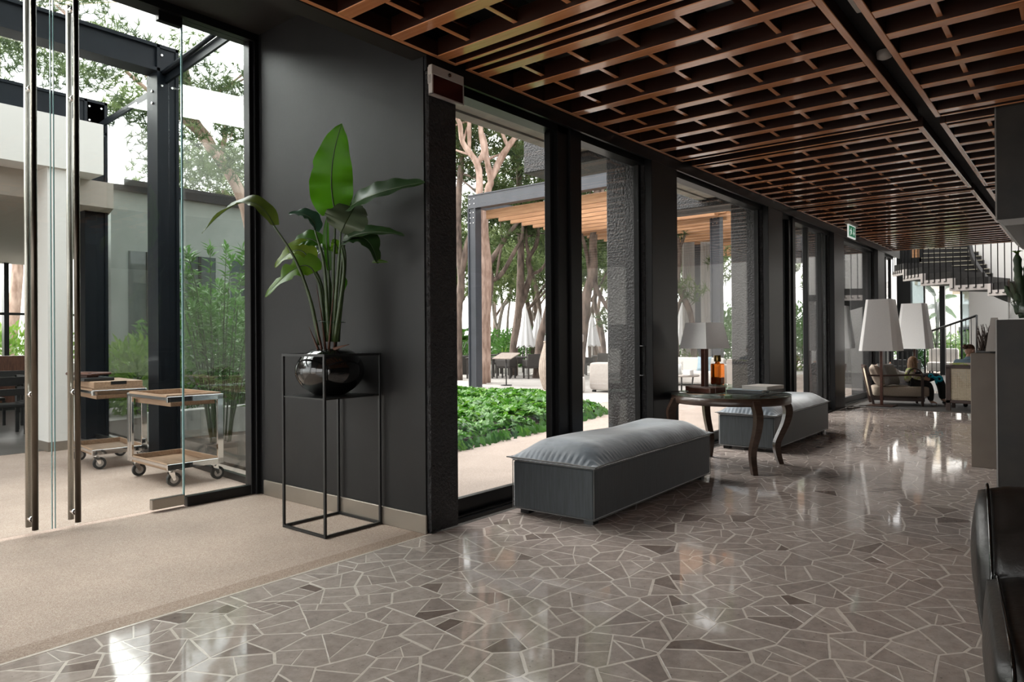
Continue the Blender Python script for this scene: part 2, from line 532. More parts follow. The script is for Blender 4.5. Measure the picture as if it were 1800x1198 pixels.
def paving():
    X0, X1, Y0, Y1 = -0.4, 20.4, -2.6, 3.695
    sites = []
    rr = random.Random(11)
    cell = {}
    tries = 0
    while tries < 30000 and len(sites) < 1900:
        tries += 1
        x, y = rr.uniform(X0, X1), rr.uniform(Y0, Y1)
        rmin = rr.choice((0.15, 0.19, 0.23, 0.27))
        k = (int(x/0.3), int(y/0.3)); ok = True
        for a in (-1, 0, 1):
            for b_ in (-1, 0, 1):
                for s in cell.get((k[0]+a, k[1]+b_), ()):
                    if (s[0]-x)**2*0.8+(s[1]-y)**2*1.3 < min(rmin, s[2])**2*1.25: ok = False; break
                if not ok: break
            if not ok: break
        if ok:
            s = (x, y, rmin); sites.append(s); cell.setdefault(k, []).append(s)
    grid_ = {}
    for i, s in enumerate(sites):
        grid_.setdefault((int(s[0]/0.5), int(s[1]/0.5)), []).append(i)
    cells = []
    for i, (x, y, rm) in enumerate(sites):
        p = [(max(X0, x-0.5), max(Y0, y-0.5)), (min(X1, x+0.5), max(Y0, y-0.5)), (min(X1, x+0.5), min(Y1, y+0.5)), (max(X0, x-0.5), min(Y1, y+0.5))]
        k = (int(x/0.5), int(y/0.5))
        g = rr.uniform(0.0035, 0.0075)
        for a in (-2, -1, 0, 1, 2):
            for b_ in (-2, -1, 0, 1, 2):
                for j in grid_.get((k[0]+a, k[1]+b_), ()):
                    if j == i or not p: continue
                    x2, y2, r2 = sites[j]
                    dx, dy = x2-x, (y2-y)
                    # bisector in a slightly skewed metric: edges run at odd angles
                    nx, ny = dx*0.8+0.12*dy, dy*1.3+0.12*dx
                    L = math.hypot(nx, ny)
                    if L < 1e-6: continue
                    w = (rm*rm-r2*r2)*0.5
                    mxx, myy = (x+x2)/2, (y+y2)/2
                    d = (nx*mxx+ny*myy)/L + w/L*0.5 - g*rr.uniform(0.6, 1.5)
                    p = clip(p, nx/L, ny/L, d)
        if len(p) >= 3:
            A = 0.5*abs(sum(p[q][0]*p[(q+1) % len(p)][1]-p[(q+1) % len(p)][0]*p[q][1] for q in range(len(p))))
            if A > 0.004:
                cells.append((p, A))
    # size in the picture falls with the cube of the distance
    def key(c):
        cx = sum(q[0] for q in c[0])/len(c[0]); cy = sum(q[1] for q in c[0])/len(c[0])
        d = Fv.x*cx+Fv.y*cy
        r_ = (Rv.x*cx+Rv.y*cy)/max(d, .1)
        v_ = 1.42/max(d, .1)
        seen = d > 2.6 and abs(r_) < 0.76 and v_ < 0.52
        return -(c[1]/max(d, .1)**3 if seen else 0)
    # split the larger ones along odd chords, as broken slabs are
    work, done = cells, []
    while work:
        p, A = work.pop()
        if A > rr.uniform(0.013, 0.046):
            cx = sum(q[0] for q in p)/len(p); cy = sum(q[1] for q in p)/len(p)
            sxx = sum((q[0]-cx)**2 for q in p); syy = sum((q[1]-cy)**2 for q in p); sxy = sum((q[0]-cx)*(q[1]-cy) for q in p)
            an = 0.5*math.atan2(2*sxy, sxx-syy) + rr.uniform(-0.75, 0.75)
            nx, ny = math.cos(an), math.sin(an)
            d = nx*cx+ny*cy + rr.uniform(-0.18, 0.18)*math.sqrt(A)
            g1 = rr.uniform(0.0022, 0.0048); k_ = rr.uniform(-0.045, 0.045)
            for s_ in (1, -1):
                pp = clip(p, s_*(nx+k_*ny), s_*(ny-k_*nx), s_*(d+k_*(ny*cx-nx*cy)) - g1)
                if len(pp) >= 3:
                    A2 = 0.5*abs(sum(pp[q][0]*pp[(q+1) % len(pp)][1]-pp[(q+1) % len(pp)][0]*pp[q][1] for q in range(len(pp))))
                    if A2 > 0.002: work.append((pp, A2))
        else:
            done.append((p, A))
    cells = done
    cells.sort(key=key)
    rest_v, rest_f, rest_t = [], [], []
    for n_, (p, A) in enumerate(cells):
        p2 = []
        for i in range(len(p)):          # edges broken, not sawn
            (a0, b0), (a1, b1) = p[i], p[(i+1) % len(p)]
            Le = math.hypot(a1-a0, b1-b0)
            p2.append((a0, b0))
            if Le > 0.07:
                for tq in ((0.5,) if Le < 0.16 else (0.32, 0.66)):
                    tq += rr.uniform(-0.1, 0.1); off = rr.uniform(-0.002, 0.014)*Le
                    p2.append((a0+(a1-a0)*tq-(b1-b0)/Le*off, b0+(b1-b0)*tq+(a1-a0)/Le*off))
        p = p2
        cx = sum(q[0] for q in p)/len(p); cy = sum(q[1] for q in p)/len(p)
        tone = min(1, max(0, rr.gauss(0.52, 0.16)))
        if rr.random() < 0.035: tone = rr.uniform(0, 0.15)
        k = len(p)
        # the top face, a narrow arris, the sides into the bed
        ins = [((q[0]-cx)*0.99+cx, (q[1]-cy)*0.99+cy) for q in p]
        V = [(q[0], q[1], 0.0) for q in ins] + [(q[0], q[1], -0.0004) for q in p] + [(q[0], q[1], -0.02) for q in p]
        Fs = [tuple(range(k))]
        for i in range(k):
            j = (i+1) % k
            Fs.append((i, k+i, k+j, j)); Fs.append((k+i, 2*k+i, 2*k+j, k+j))
        if n_ < 300:
            me = bpy.data.meshes.new('paving_stone')
            me.from_pydata([(a-cx, b_-cy, c) for a, b_, c in V], [], Fs)
            at = me.attributes.new('tone', 'FLOAT', 'FACE')
            at.data.foreach_set('value', [tone]*len(Fs))
            o = link('paving_stone', me, MT['stone'], floor, (cx, cy, 0))
        else:
            b0 = len(rest_v)
            rest_v += V
            rest_f += [tuple(b0+i for i in f) for f in Fs]; rest_t += [tone]*len(Fs)
    me = bpy.data.meshes.new('paving_stones_beyond')
    me.from_pydata(rest_v, [], rest_f)
    at = me.attributes.new('tone', 'FLOAT', 'FACE'); at.data.foreach_set('value', rest_t)
    o = link('paving_stones_beyond', me, MT['stone'], floor); o['kind'] = 'stuff'
paving()
# plain polished slabs outside the view so that bounce light stays the same
me_ = MB().box(-3, -0.42, -7, 3.68, -0.0007, -0.0002).box(-0.4, 20.4, -7, -2.62, -0.0007, -0.0002).build('floor_margin', MT['stone'], floor)

# entrance floor of exposed aggregate, its edge band, the ground outside
fe = struct('floor_entrance', MB().box(-6, 3.60, 3.86, 6.02, -0.06, 0.0), MT['aggregate'])
MB().box(-6, 3.60, 3.72, 3.86, -0.06, 0.001).build('edge_band', MT['aggregate_edge'], fe)
MB().box(-6, 3.60, 3.70, 3.72, -0.06, 0.0015).build('edge_strip', MT['grout'], fe)
struct('floor_passage', MB().prism([(-6, 6.02), (3.58, 6.02), (3.72, 6.1), (3.98, 8.7), (4.2, 11.3), (4.25, 11.8), (-6, 11.8)], 'z', -0.06, -0.001), MT['aggregate'])
gr = struct('ground', MB().box(-60, 90, 3.70, 120, -0.30, -0.07), MT['terrace'])
struct('path', MB().box(3.72, 34, 3.95, 8.2, -0.07, -0.006), MT['path_stone'])
struct('terrace', MB().box(4.2, 40, 8.2, 34, -0.07, -0.004).box(4.2, 16.4, 8.2, 12.2, -0.07, -0.0045), MT['terrace'])

# ------------------------------------------------------------------ timber lattice ceiling
ceil = struct('ceiling', MB().box(-6, 20.6, -7, 3.72, 3.80, 4.0), MT['black_void'])
MODS = [(-4.02, -0.13), (-0.02, 3.873), (3.981, 7.725), (7.98, 11.73), (11.95, 15.75), (16.0, 19.3)]
beam_me = {}
def bar(name, x0, x1, y0, y1, z0, z1, m, b=0.004):
    """a bar of the lattice; alike bars share their mesh"""
    key = (name, round(x1-x0, 3), round(y1-y0, 3), round(z1-z0, 3), m.name)
    c = ((x0+x1)/2, (y0+y1)/2, (z0+z1)/2)
    if key not in beam_me:
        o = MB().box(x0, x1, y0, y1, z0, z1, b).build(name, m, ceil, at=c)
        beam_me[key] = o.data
        if m.name.startswith('wood_ceiling') and name != 'upper_board':      # underside in the varnished wood, all other faces in a darker one
            o.data.materials.append(MT['wood_flank'])
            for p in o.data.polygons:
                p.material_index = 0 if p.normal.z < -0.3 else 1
    else:
        o = link(name, beam_me[key], None, ceil, c)
    return o
ZB = 3.48
n_cross = 0
cross_rest = MB()
for mi, (xs, xe) in enumerate(MODS):
    for (ya, yb) in ((1.30, 3.665), (-2.9, 1.060)):
        left = ya > 0
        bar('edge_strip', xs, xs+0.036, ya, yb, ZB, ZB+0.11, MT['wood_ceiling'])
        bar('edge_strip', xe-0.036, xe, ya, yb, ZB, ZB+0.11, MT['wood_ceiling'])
        nb = 9
        pitch_ = (xe-xs-0.118-0.225)/(nb-1)
        xb = []
        for j in range(nb):
            x1 = xs+0.225+pitch_*j
            xb.append(x1)
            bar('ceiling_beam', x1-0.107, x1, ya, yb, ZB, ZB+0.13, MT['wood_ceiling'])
        ys = [3.36-0.43*k for k in range(5)] if left else [0.74-0.43*k for k in range(8)]
        for j in range(nb-1):
            for k, y in enumerate(ys):
                near = left and mi in (1, 2, 3, 4) or (not left and k < 2 and mi in (2, 3))
                if near and n_cross < 232:
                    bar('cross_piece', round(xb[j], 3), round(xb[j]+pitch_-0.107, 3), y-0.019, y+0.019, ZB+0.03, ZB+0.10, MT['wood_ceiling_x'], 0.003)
                    n_cross += 1
                elif mi > 0:
                    cross_rest.box(xb[j], xb[j]+pitch_-0.107, y-0.019, y+0.019, ZB+0.03, ZB+0.10)
        for k, y in enumerate(ys):       # the boards lying over the beams
            bar('upper_board', xs+0.04, xe-0.04, y+0.04, y+0.16, ZB+0.145, ZB+0.175, MT['wood_upper'])
            if k or not left:
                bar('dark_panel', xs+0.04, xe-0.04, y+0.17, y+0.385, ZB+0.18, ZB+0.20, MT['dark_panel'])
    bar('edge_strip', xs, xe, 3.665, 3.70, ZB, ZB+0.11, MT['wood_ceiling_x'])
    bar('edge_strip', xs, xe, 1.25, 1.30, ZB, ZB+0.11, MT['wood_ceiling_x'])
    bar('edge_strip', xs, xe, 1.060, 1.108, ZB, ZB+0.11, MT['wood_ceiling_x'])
o = cross_rest.build('cross_pieces_beyond', MT['wood_ceiling_x'], ceil); o['kind'] = 'stuff'
bar('light_channel', -6, 20, 1.10, 1.26, ZB+0.10, ZB+0.13, MT['black_void'])
for x in (4.7, 6.15, 8.6, 13.3):
    pass

# ------------------------------------------------------------------ black wall of the entrance and its skirting
wl_ = struct('wall_entrance', MB().box(3.58, 3.74, 3.96, 5.90, 0, 4.24), MT['black_wall'])
struct('baseboard_entrance', MB().box(3.562, 3.58, 3.73, 5.86, 0.0, 0.135, 0.003), MT['skirting_metal'])
wp = struct('wall_entrance_end', MB().box(3.58, 3.74, 3.745, 3.96, 0, 4.24), MT['black_wall'])
struct('ceiling_entrance', MB().box(-6, 3.74, 3.72, 6.12, 4.24, 4.45), MT['vest_ceiling'])
struct('trim_entrance', MB().box(-6, 3.58, 3.705, 3.86, 3.475, 4.24), MT['vest_ceiling'])
struct('wall_right', MB().box(-6, 19.75, -7.2, -7.0, 0, 4), MT['taupe_wall'])

# columns of the facade: black metal inside, rough stucco outside
COLX = [(3.595, 3.90), (7.0, 7.62), (10.66, 11.3), (14.2, 14.9), (17.8, 18.5)]
for i, (a, b_) in enumerate(COLX):
    c = struct('column_%d' % (i+1), MB().box(a, b_, 3.80, 4.30, -0.01, 3.62, 0.012), MT['stucco'])
    if i == 0:
        MB().box(a, b_, 3.715, 3.80, 0, 3.60, 0.012).build('inner_face', MT['stucco'], c)
    else:
        MB().box(a+0.0, b_, 3.715, 3.80, 0, 3.60, 0.004).build('inner_face', MT['black_metal'], c)
    if i:
        MB().box(a, b_, 4.30, 5.51, 3.49, 4.1, 0.01).box(a, b_, 3.95, 4.30, 3.62, 4.1, 0.01).build('outrigger', MT['stucco'], c)
struct('roof', MB().box(-6, 21, -7.2, 3.9, 4.0, 4.3).box(3.74, 21, 3.9, 4.68, 3.62, 4.3), MT['concrete'])
struct('trim_eave', MB().box(3.9, 21, 4.69, 4.83, 3.60, 4.32), MT['concrete'])
struct('trim_lintel', MB().box(3.74, 20.2, 3.73, 3.96, 3.40, 4.0).box(3.58, 20.2, 3.71, 3.735, 3.37, 3.62), MT['black_metal'])

# glazing between the columns
def glazing(n, x0, x1, posts, mull):
    w = sroot('window_%d' % n, ((x0+x1)/2, 3.86, 0))
    MB().box(x0, x1, 3.80, 3.94, -0.01, 0.035).box(x0, x1, 3.86, 3.92, 0.035, 0.15, 0.004).box(x0, x1, 3.775, 3.80, -0.01, 0.02, 0.003).build('bottom_rail', MT['black_metal'], w)
    MB().box(x0, x1, 3.80, 3.94, 3.33, 3.41).build('top_rail', MT['black_metal'], w)
    MB().box(x0, x1, 3.945, 3.955, 3.355, 3.372).build('head_drip', MT['brushed_steel'], w)
    edges = [x0]
    for (a, b_) in posts:
        MB().box(a, (a+b_)/2-0.01, 3.80, 3.93, 0.03, 3.40, 0.006).build('stile', MT['black_metal'], w)
        MB().box((a+b_)/2-0.01, b_, 3.775, 3.90, 0.0, 3.40, 0.006).build('stile', MT['black_metal'], w)
        edges += [a, b_]
    for a in mull:
        MB().box(a-0.04, a+0.04, 3.83, 3.91, 0.03, 3.40, 0.004).build('mullion', MT['black_metal'], w)
    edges.append(x1)
    for k in range(0, len(edges), 2):
        a, b_ = edges[k], edges[k+1]
        MB().box(a, a+0.05, 3.85, 3.92, 0.03, 3.36, 0.004).box(b_-0.05, b_, 3.85, 3.92, 0.03, 3.36, 0.004).build('sash', MT['black_metal'], w)
        MB().box(a+0.05, b_-0.05, 3.881, 3.891, 0.15, 3.34).build('pane', MT['glass'], w)
    return w
w1 = glazing(1, 3.90, 7.0, [(5.34, 5.70)], [])
MB().tube([(6.86, 3.80, 1.0), (6.86, 3.745, 1.0), (6.86, 3.745, 1.32), (6.86, 3.80, 1.32)], 0.009, 8).build('handle', MT['black_metal'], w1)
w2 = glazing(2, 7.62, 10.66, [], [])
w3 = glazing(3, 11.3, 14.2, [(11.86, 12.12)], [12.98, 13.82])
w4 = glazing(4, 14.9, 17.8, [], [])
w5 = glazing(5, 18.5, 19.9, [], [19.2])

# ------------------------------------------------------------------ entrance doors of frameless glass
dr = sroot('door_1', (1.91, 6.0, 0))
def leaf_door(x0, x1, hx, hinge):
    lf = MB().box(x0, x1, 5.994, 6.006, 0.02, 4.10).build('door_leaf', MT['glass_green'], dr)
    for xx in (x0, x1):
        MB().box(xx-0.0028, xx+0.0028, 5.993, 6.007, 0.02, 4.10).build('glass_edge', MT['glass_edge'], lf)
    for yy in (5.93, 6.07):
        MB().tube([(hx, yy, 0.05), (hx, yy, 4.0)], 0.021, 14).build('pull_bar', MT['bronze_steel'] if yy < 6 else MT['brushed_steel'], lf)
    for zz in (0.12, 1.03, 3.27, 3.95):
        MB().tube([(hx, 5.93, zz), (hx, 6.07, zz)], 0.012, 10).tube([(hx, 5.97, zz), (hx, 6.03, zz)], 0.022, 12).build('standoff', MT['chrome'], lf)
    xa, xb_ = (hinge-0.27, hinge+0.0) if hinge > x0+0.1 else (hinge, hinge+0.27)
    MB().box(xa, xb_, 5.975, 6.025, 0.02, 0.105, 0.004).build('patch_fitting', MT['brushed_steel'], lf)
    MB().box(xa+0.07, xb_, 5.97, 6.03, 4.09, 4.25, 0.004).build('patch_fitting', MT['black_metal'], lf)
leaf_door(1.925, 2.89, 2.055, 2.89)
leaf_door(0.94, 1.905, 1.775, 0.94)
MB().box(2.90, 3.53, 5.994, 6.006, 0.06, 4.17).build('sidelight', MT['glass_green'], dr)
MB().box(2.895, 2.901, 5.993, 6.007, 0.06, 4.17).build('glass_edge', MT['glass_edge'], dr)
MB().box(2.91, 3.58, 5.965, 6.035, 0.0, 0.085, 0.004).build('bottom_rail', MT['black_metal'], dr)
MB().box(-6, 0.93, 5.994, 6.006, 0.02, 4.17).build('sidelight', MT['glass_green'], dr)
MB().box(-6, 3.60, 5.93, 6.10, 4.17, 4.30).build('header', MT['black_metal'], dr)
MB().box(3.50, 3.54, 5.96, 6.06, 0.0, 4.2, 0.004).box(3.535, 3.575, 5.93, 6.06, 0, 4.2, 0.004).box(3.575, 3.74, 5.89, 6.06, 0, 4.24, 0.004).build('jamb', MT['black_metal'], dr)

# ------------------------------------------------------------------ glazed passage: steel portals, panes, sky panes
ps = sroot('wall_passage', (3.95, 8.6, 0))
def bolt_grid(pts, axis, parent, r=0.018):
    b_ = MB()
    for p in pts:
        d = {'x': Vector((-1, 0, 0)), 'y': Vector((0, -1, 0)), 'z': Vector((0, 0, -1))}[axis]
        b_.tube([Vector(p), Vector(p)+d*0.016], [r, r*0.75], 8)
    o = b_.build('bolts', MT['bolt'], parent); o['kind'] = 'stuff'
    return o
ca = MB().box(3.80, 3.835, 8.48, 8.75, -0.02, 4.92).box(4.02, 4.055, 8.48, 8.75, -0.02, 4.92).box(3.835, 4.02, 8.50, 8.53, -0.02, 4.92).build('steel_post', MT['steel_paint'], ps)
bolt_grid([(3.86, 8.50, 4.80), (3.86, 8.50, 4.62), (3.86, 8.50, 4.44), (3.98, 8.50, 4.62), (3.98, 8.50, 4.44)], 'y', ca)
bolt_grid([(3.80, 8.60, 4.38), (3.80, 8.60, 4.24)], 'x', ca)
cb = MB().box(3.98, 4.02, 11.18, 11.45, -0.02, 4.92).box(4.25, 4.29, 11.18, 11.45, -0.02, 4.92).box(4.02, 4.25, 11.20, 11.24, -0.02, 4.92).build('steel_post', MT['steel_paint'], ps)
bolt_grid([(x, 11.20, z) for x in (4.05, 4.21) for z in (4.82, 4.62, 4.42)] + [(3.9, 11.18, 4.6), (3.9, 11.18, 4.42)], 'y', cb)
ba = MB().box(-6, 4.055, 8.48, 8.75, 4.60, 4.64).box(-6, 4.055, 8.48, 8.75, 4.88, 4.92).box(-6, 3.83, 8.52, 8.56, 4.64, 4.88).build('portal_beam', MT['steel_paint'], ps)
bb = MB().box(-6, 4.29, 11.18, 11.45, 4.44, 4.48).box(-6, 4.29, 11.18, 11.45, 4.88, 4.92).box(-6, 4.25, 11.20, 11.24, 4.48, 4.88).build('portal_beam', MT['steel_paint'], ps)
MB().tube([(3.62, 6.1, 4.58), (3.88, 8.5, 4.60)], 0.028, 10).beam((3.68, 6.1, 4.52), (3.92, 8.5, 4.54), 0.03, 0.11).build('top_tube', MT['steel_paint'], ps)
MB().beam((3.98, 8.7, 4.52), (4.16, 11.2, 4.54), 0.03, 0.08).build('top_tube', MT['steel_paint'], ps)
for (p, q) in (((3.72, 6.1), (3.94, 8.5)), ((3.98, 8.75), (4.14, 11.2))):
    MB().beam((p[0], p[1], 0.03), (q[0], q[1], 0.03), 0.05, 0.07).build('bottom_rail', MT['black_metal'], ps)
    MB().beam((p[0], p[1], 2.30), (q[0], q[1], 2.30), 0.012, 4.46).build('pane', MT['glass_green'], ps)
for (y0, y1) in ((6.1, 8.50), (8.75, 11.2)):
    MB().obox((-1.05, (y0+y1)/2, 4.96), (5.0, (y1-y0)/2, 0.008)).build('sky_pane', MT['glass_green'], ps)
# ================================================================== INTERIOR THINGS
MT['leaf_bright'] = leaf_mat('leaf_bright', (0.055, 0.16, 0.006), (0.085, 0.22, 0.010), scale=5, transl=0.6, rough=0.35, tcol=(0.10, 0.36, 0.006))
MT['leaf_green'] = leaf_mat('leaf_green', (0.04, 0.13, 0.010), (0.06, 0.17, 0.014), scale=5, transl=0.5, rough=0.35)
MT['leaf_lime'] = leaf_mat('leaf_lime', (0.08, 0.19, 0.012), (0.13, 0.25, 0.02), scale=5, transl=0.5, rough=0.35)
MT['leaf_yellow'] = leaf_mat('leaf_yellow', (0.13, 0.21, 0.02), (0.18, 0.26, 0.03), scale=6, transl=0.45, rough=0.35)
MT['leaf_dark'] = leaf_mat('leaf_dark', (0.016, 0.040, 0.012), (0.024, 0.055, 0.016), scale=5, transl=0.2, rough=0.32)
MT['leaf_teal'] = leaf_mat('leaf_teal', (0.022, 0.060, 0.036), (0.034, 0.080, 0.048), scale=5, transl=0.2, rough=0.28)
MT['leaf_grey'] = leaf_mat('leaf_grey', (0.075, 0.10, 0.055), (0.10, 0.13, 0.075), scale=5, transl=0.3, rough=0.45)
MT['leaf_olive'] = leaf_mat('leaf_olive', (0.05, 0.08, 0.012), (0.09, 0.12, 0.02), scale=7, transl=0.4, rough=0.35)
MT['stalk'] = mat('stalk', (0.030, 0.050, 0.014), (0.05, 0.085, 0.028), scale=9, rough=0.35)
MT['sheath'] = mat('sheath', (0.045, 0.014, 0.007), (0.10, 0.035, 0.016), scale=20, rough=0.6)
MT['gloss_black'] = mat('gloss_black', (0.004, 0.004, 0.004), rough=0.03, spec=0.6, coat=0.5)
MT['stand_black'] = mat('stand_black', (0.010, 0.010, 0.010), rough=0.38)
MT['soil'] = mat('soil', (0.025, 0.016, 0.010), (0.06, 0.04, 0.026), scale=30, rough=0.9, bump=0.4)
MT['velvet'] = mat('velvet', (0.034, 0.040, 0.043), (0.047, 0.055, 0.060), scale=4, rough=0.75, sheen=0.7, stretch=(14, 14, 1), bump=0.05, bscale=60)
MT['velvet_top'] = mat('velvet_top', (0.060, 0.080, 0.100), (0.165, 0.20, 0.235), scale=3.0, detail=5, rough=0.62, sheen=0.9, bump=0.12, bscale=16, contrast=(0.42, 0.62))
MT['piping'] = mat('piping', (0.13, 0.13, 0.125), rough=0.6)
MT['dark_wood'] = mat('dark_wood', (0.032, 0.018, 0.012), (0.060, 0.035, 0.024), scale=4, stretch=(2, 2, 12), rough=0.32, coat=0.15)
MT['red_wood'] = mat('red_wood', (0.060, 0.020, 0.012), (0.11, 0.042, 0.026), scale=4, stretch=(12, 2, 2), rough=0.35, coat=0.1)
MT['shade_cloth'] = leaf_mat('shade_cloth', (0.88, 0.875, 0.87), (0.91, 0.905, 0.90), scale=60, transl=0.35, rough=0.8)
MT['amber'] = None
m, n, l, b, o = nt('amber'); b.inputs['Base Color'].default_value = (0.50, 0.13, 0.015, 1); b.inputs['Roughness'].default_value = 0.03
b.inputs['Transmission Weight'].default_value = 0.9; b.inputs['IOR'].default_value = 1.3; MT['amber'] = m
MT['liquid'] = mat('liquid', (0.10, 0.010, 0.003), rough=0.08)
MT['brass'] = mat('brass', (0.22, 0.14, 0.05), rough=0.3, metal=1.0)
MT['paper'] = mat('paper', (0.62, 0.59, 0.55), (0.50, 0.47, 0.43), scale=2, stretch=(1, 1, 160), rough=0.8)
MT['book_white'] = mat('book_white', (0.55, 0.51, 0.47), rough=0.45)
MT['book_blue'] = mat('book_blue', (0.42, 0.52, 0.60), rough=0.35)
MT['book_black'] = mat('book_black', (0.015, 0.016, 0.017), rough=0.4)
MT['leather'] = mat('leather', (0.010, 0.009, 0.008), (0.016, 0.014, 0.013), scale=12, rough=0.33, bump=0.12, bscale=26)
MT['aged_steel'] = mat('aged_steel', (0.008, 0.007, 0.006), (0.026, 0.021, 0.017), scale=3.2, detail=8, rough=0.45, metal=0.2, rough2=0.6)
MT['hood_trim'] = mat('hood_trim', (0.16, 0.15, 0.14), rough=0.4, metal=0.6)
MT['taupe'] = mat('taupe', (0.125, 0.095, 0.074), (0.142, 0.110, 0.087), scale=4, rough=0.5)
MT['white_paint'] = mat('white_paint', (0.66, 0.64, 0.61), rough=0.5)
MT['grey_plastic'] = mat('grey_plastic', (0.40, 0.36, 0.33), rough=0.5)
MT['maroon'] = mat('maroon', (0.030, 0.004, 0.005), rough=0.25)
MT['sign_green'] = mat('sign_green', (0.0, 0.17, 0.07), rough=0.35)
MT['sign_white'] = mat('sign_white', (0.80, 0.86, 0.82), rough=0.4)
for k_, c_ in (('sign_green', (0.0, 0.17, 0.07, 1)), ('sign_white', (0.80, 0.86, 0.82, 1))):
    b_ = MT[k_].node_tree.nodes['Principled BSDF']
    b_.inputs['Emission Color'].default_value = c_; b_.inputs['Emission Strength'].default_value = 0.30
MT['clear_acrylic'] = glass_mat('clear_acrylic', (0.86, 0.93, 0.90))
MT['oak'] = mat('oak', (0.27, 0.165, 0.10), (0.36, 0.235, 0.150), scale=3.5, stretch=(14, 1, 14), rough=0.5)
MT['oak_x'] = mat('oak_x', (0.27, 0.165, 0.10), (0.36, 0.235, 0.150), scale=3.5, stretch=(1, 14, 14), rough=0.5)
MT['rubber'] = mat('rubber', (0.020, 0.020, 0.020), rough=0.6)
MT['cord'] = mat('cord', (0.012, 0.012, 0.012), rough=0.5)

# ------------------------------------------------------------------ plant stand with the glossy round pot
st = empty('plant_stand', (3.305, 4.47, 0), 'tall slim black metal stand holding a round pot against the black wall', 'plant stand')
X0, X1, Y0, Y1 = 3.045, 3.548, 4.215, 4.728
for (x, y) in ((X0, Y0), (X1, Y0), (X0, Y1), (X1, Y1)):
    MB().box(x-0.0095, x+0.0095, y-0.0095, y+0.0095, 0.0, 1.312, 0.002).build('leg', MT['stand_black'], st)
for (z, nm) in ((0.012, 'bottom_bar'), (1.303, 'top_bar')):
    for (a, b_) in (((X0, Y0), (X1, Y0)), ((X1, Y0), (X1, Y1)), ((X1, Y1), (X0, Y1)), ((X0, Y1), (X0, Y0))):
        MB().beam((a[0], a[1], z), (b_[0], b_[1], z), 0.018, 0.018).build(nm, MT['stand_black'], st)
MB().box(X0-0.004, X1+0.004, Y0-0.004, Y1+0.004, 0.985, 0.995).build('shelf', MT['stand_black'], st)

LEAVES = [
    ((3.319, 4.441, 2.382), (3.309, 4.562, 2.702), (3.338, 4.382, 3.057), (0.671, -0.742, -0.007), 0.168, 0.1, 'bright', [(-1, 0.52, 0.1), (1, 0.97, 0.3), (-1, 0.93, 0.12)]),
    ((3.362, 4.309, 2.424), (3.322, 4.002, 2.495), (3.472, 3.62, 2.523), (0.542, 0.436, 0.718), 0.115, 0.35, 'dark', [(1, 0.35, 0.2)]),
    ((3.282, 4.33, 2.219), (3.249, 4.211, 2.302), (3.487, 4.392, 2.478), (0.602, -0.735, -0.314), 0.165, 0.25, 'grey', [(-1, 0.9, 0.35), (1, 0.85, 0.3), (1, 0.6, 0.2)]),
    ((3.19, 4.52, 2.237), (3.188, 4.522, 2.396), (3.065, 4.673, 2.367), (0.702, 0.436, 0.564), 0.085, 0.4, 'teal', [(-1, 0.6, 0.15)]),
    ((3.305, 4.333, 2.158), (3.326, 4.086, 2.244), (3.461, 3.825, 2.164), (0.622, 0.502, 0.601), 0.075, 0.4, 'dark', [(1, 0.7, 0.3)]),
    ((3.284, 4.327, 2.117), (3.369, 4.111, 2.289), (3.391, 4.039, 1.972), (0.706, 0.205, 0.678), 0.105, 0.35, 'dark', [(-1, 0.6, 0.25), (1, 0.8, 0.25)]),
    ((3.29, 4.604, 2.15), (3.241, 4.711, 2.266), (3.157, 4.799, 2.111), (0.549, 0.307, 0.777), 0.085, 0.3, 'green', [(-1, 0.5, 0.2)]),
    ((3.225, 4.637, 2.02), (3.172, 4.7, 2.211), (3.053, 4.848, 1.974), (0.486, 0.126, 0.865), 0.1, 0.25, 'yellow', [(1, 0.7, 0.3)]),
    ((3.214, 4.572, 1.927), (3.149, 4.603, 2.095), (2.945, 4.808, 1.74), (0.525, -0.059, 0.849), 0.105, 0.2, 'lime', [(1, 0.35, 0.75), (1, 0.55, 0.85), (1, 0.75, 0.8), (-1, 0.6, 0.5)]),
    ((2.964, 4.718, 2.274), (2.853, 4.836, 2.651), (2.594, 5.076, 2.209), (0.776, 0.43, 0.462), 0.1, 0.3, 'olive', [(-1, 0.45, 0.7), (-1, 0.62, 0.5), (1, 0.8, 0.4)]),
    ((3.355, 4.48, 1.773), (3.387, 4.416, 1.837), (3.412, 4.456, 1.907), (0.961, -0.171, -0.217), 0.035, 0.2, 'green', []),
    ((3.337, 4.611, 2.111), (3.327, 4.693, 2.144), (3.27, 4.74, 2.062), (0.535, 0.161, 0.829), 0.075, 0.3, 'dark', []),
    ((3.348, 4.439, 2.076), (3.323, 4.445, 2.157), (3.281, 4.441, 2.165), (0.78, -0.156, 0.606), 0.05, 0.3, 'lime', []),
    ((3.298, 4.501, 1.946), (3.284, 4.533, 2.216), (3.283, 4.484, 2.365), (0.96, -0.28, -0.006), 0.028, 0.9, 'green', []),
    ((3.38, 4.084, 1.987), (3.393, 4.021, 1.994), (3.441, 3.977, 1.98), (0.412, 0.329, 0.849), 0.015, 0.2, 'lime', []),
]
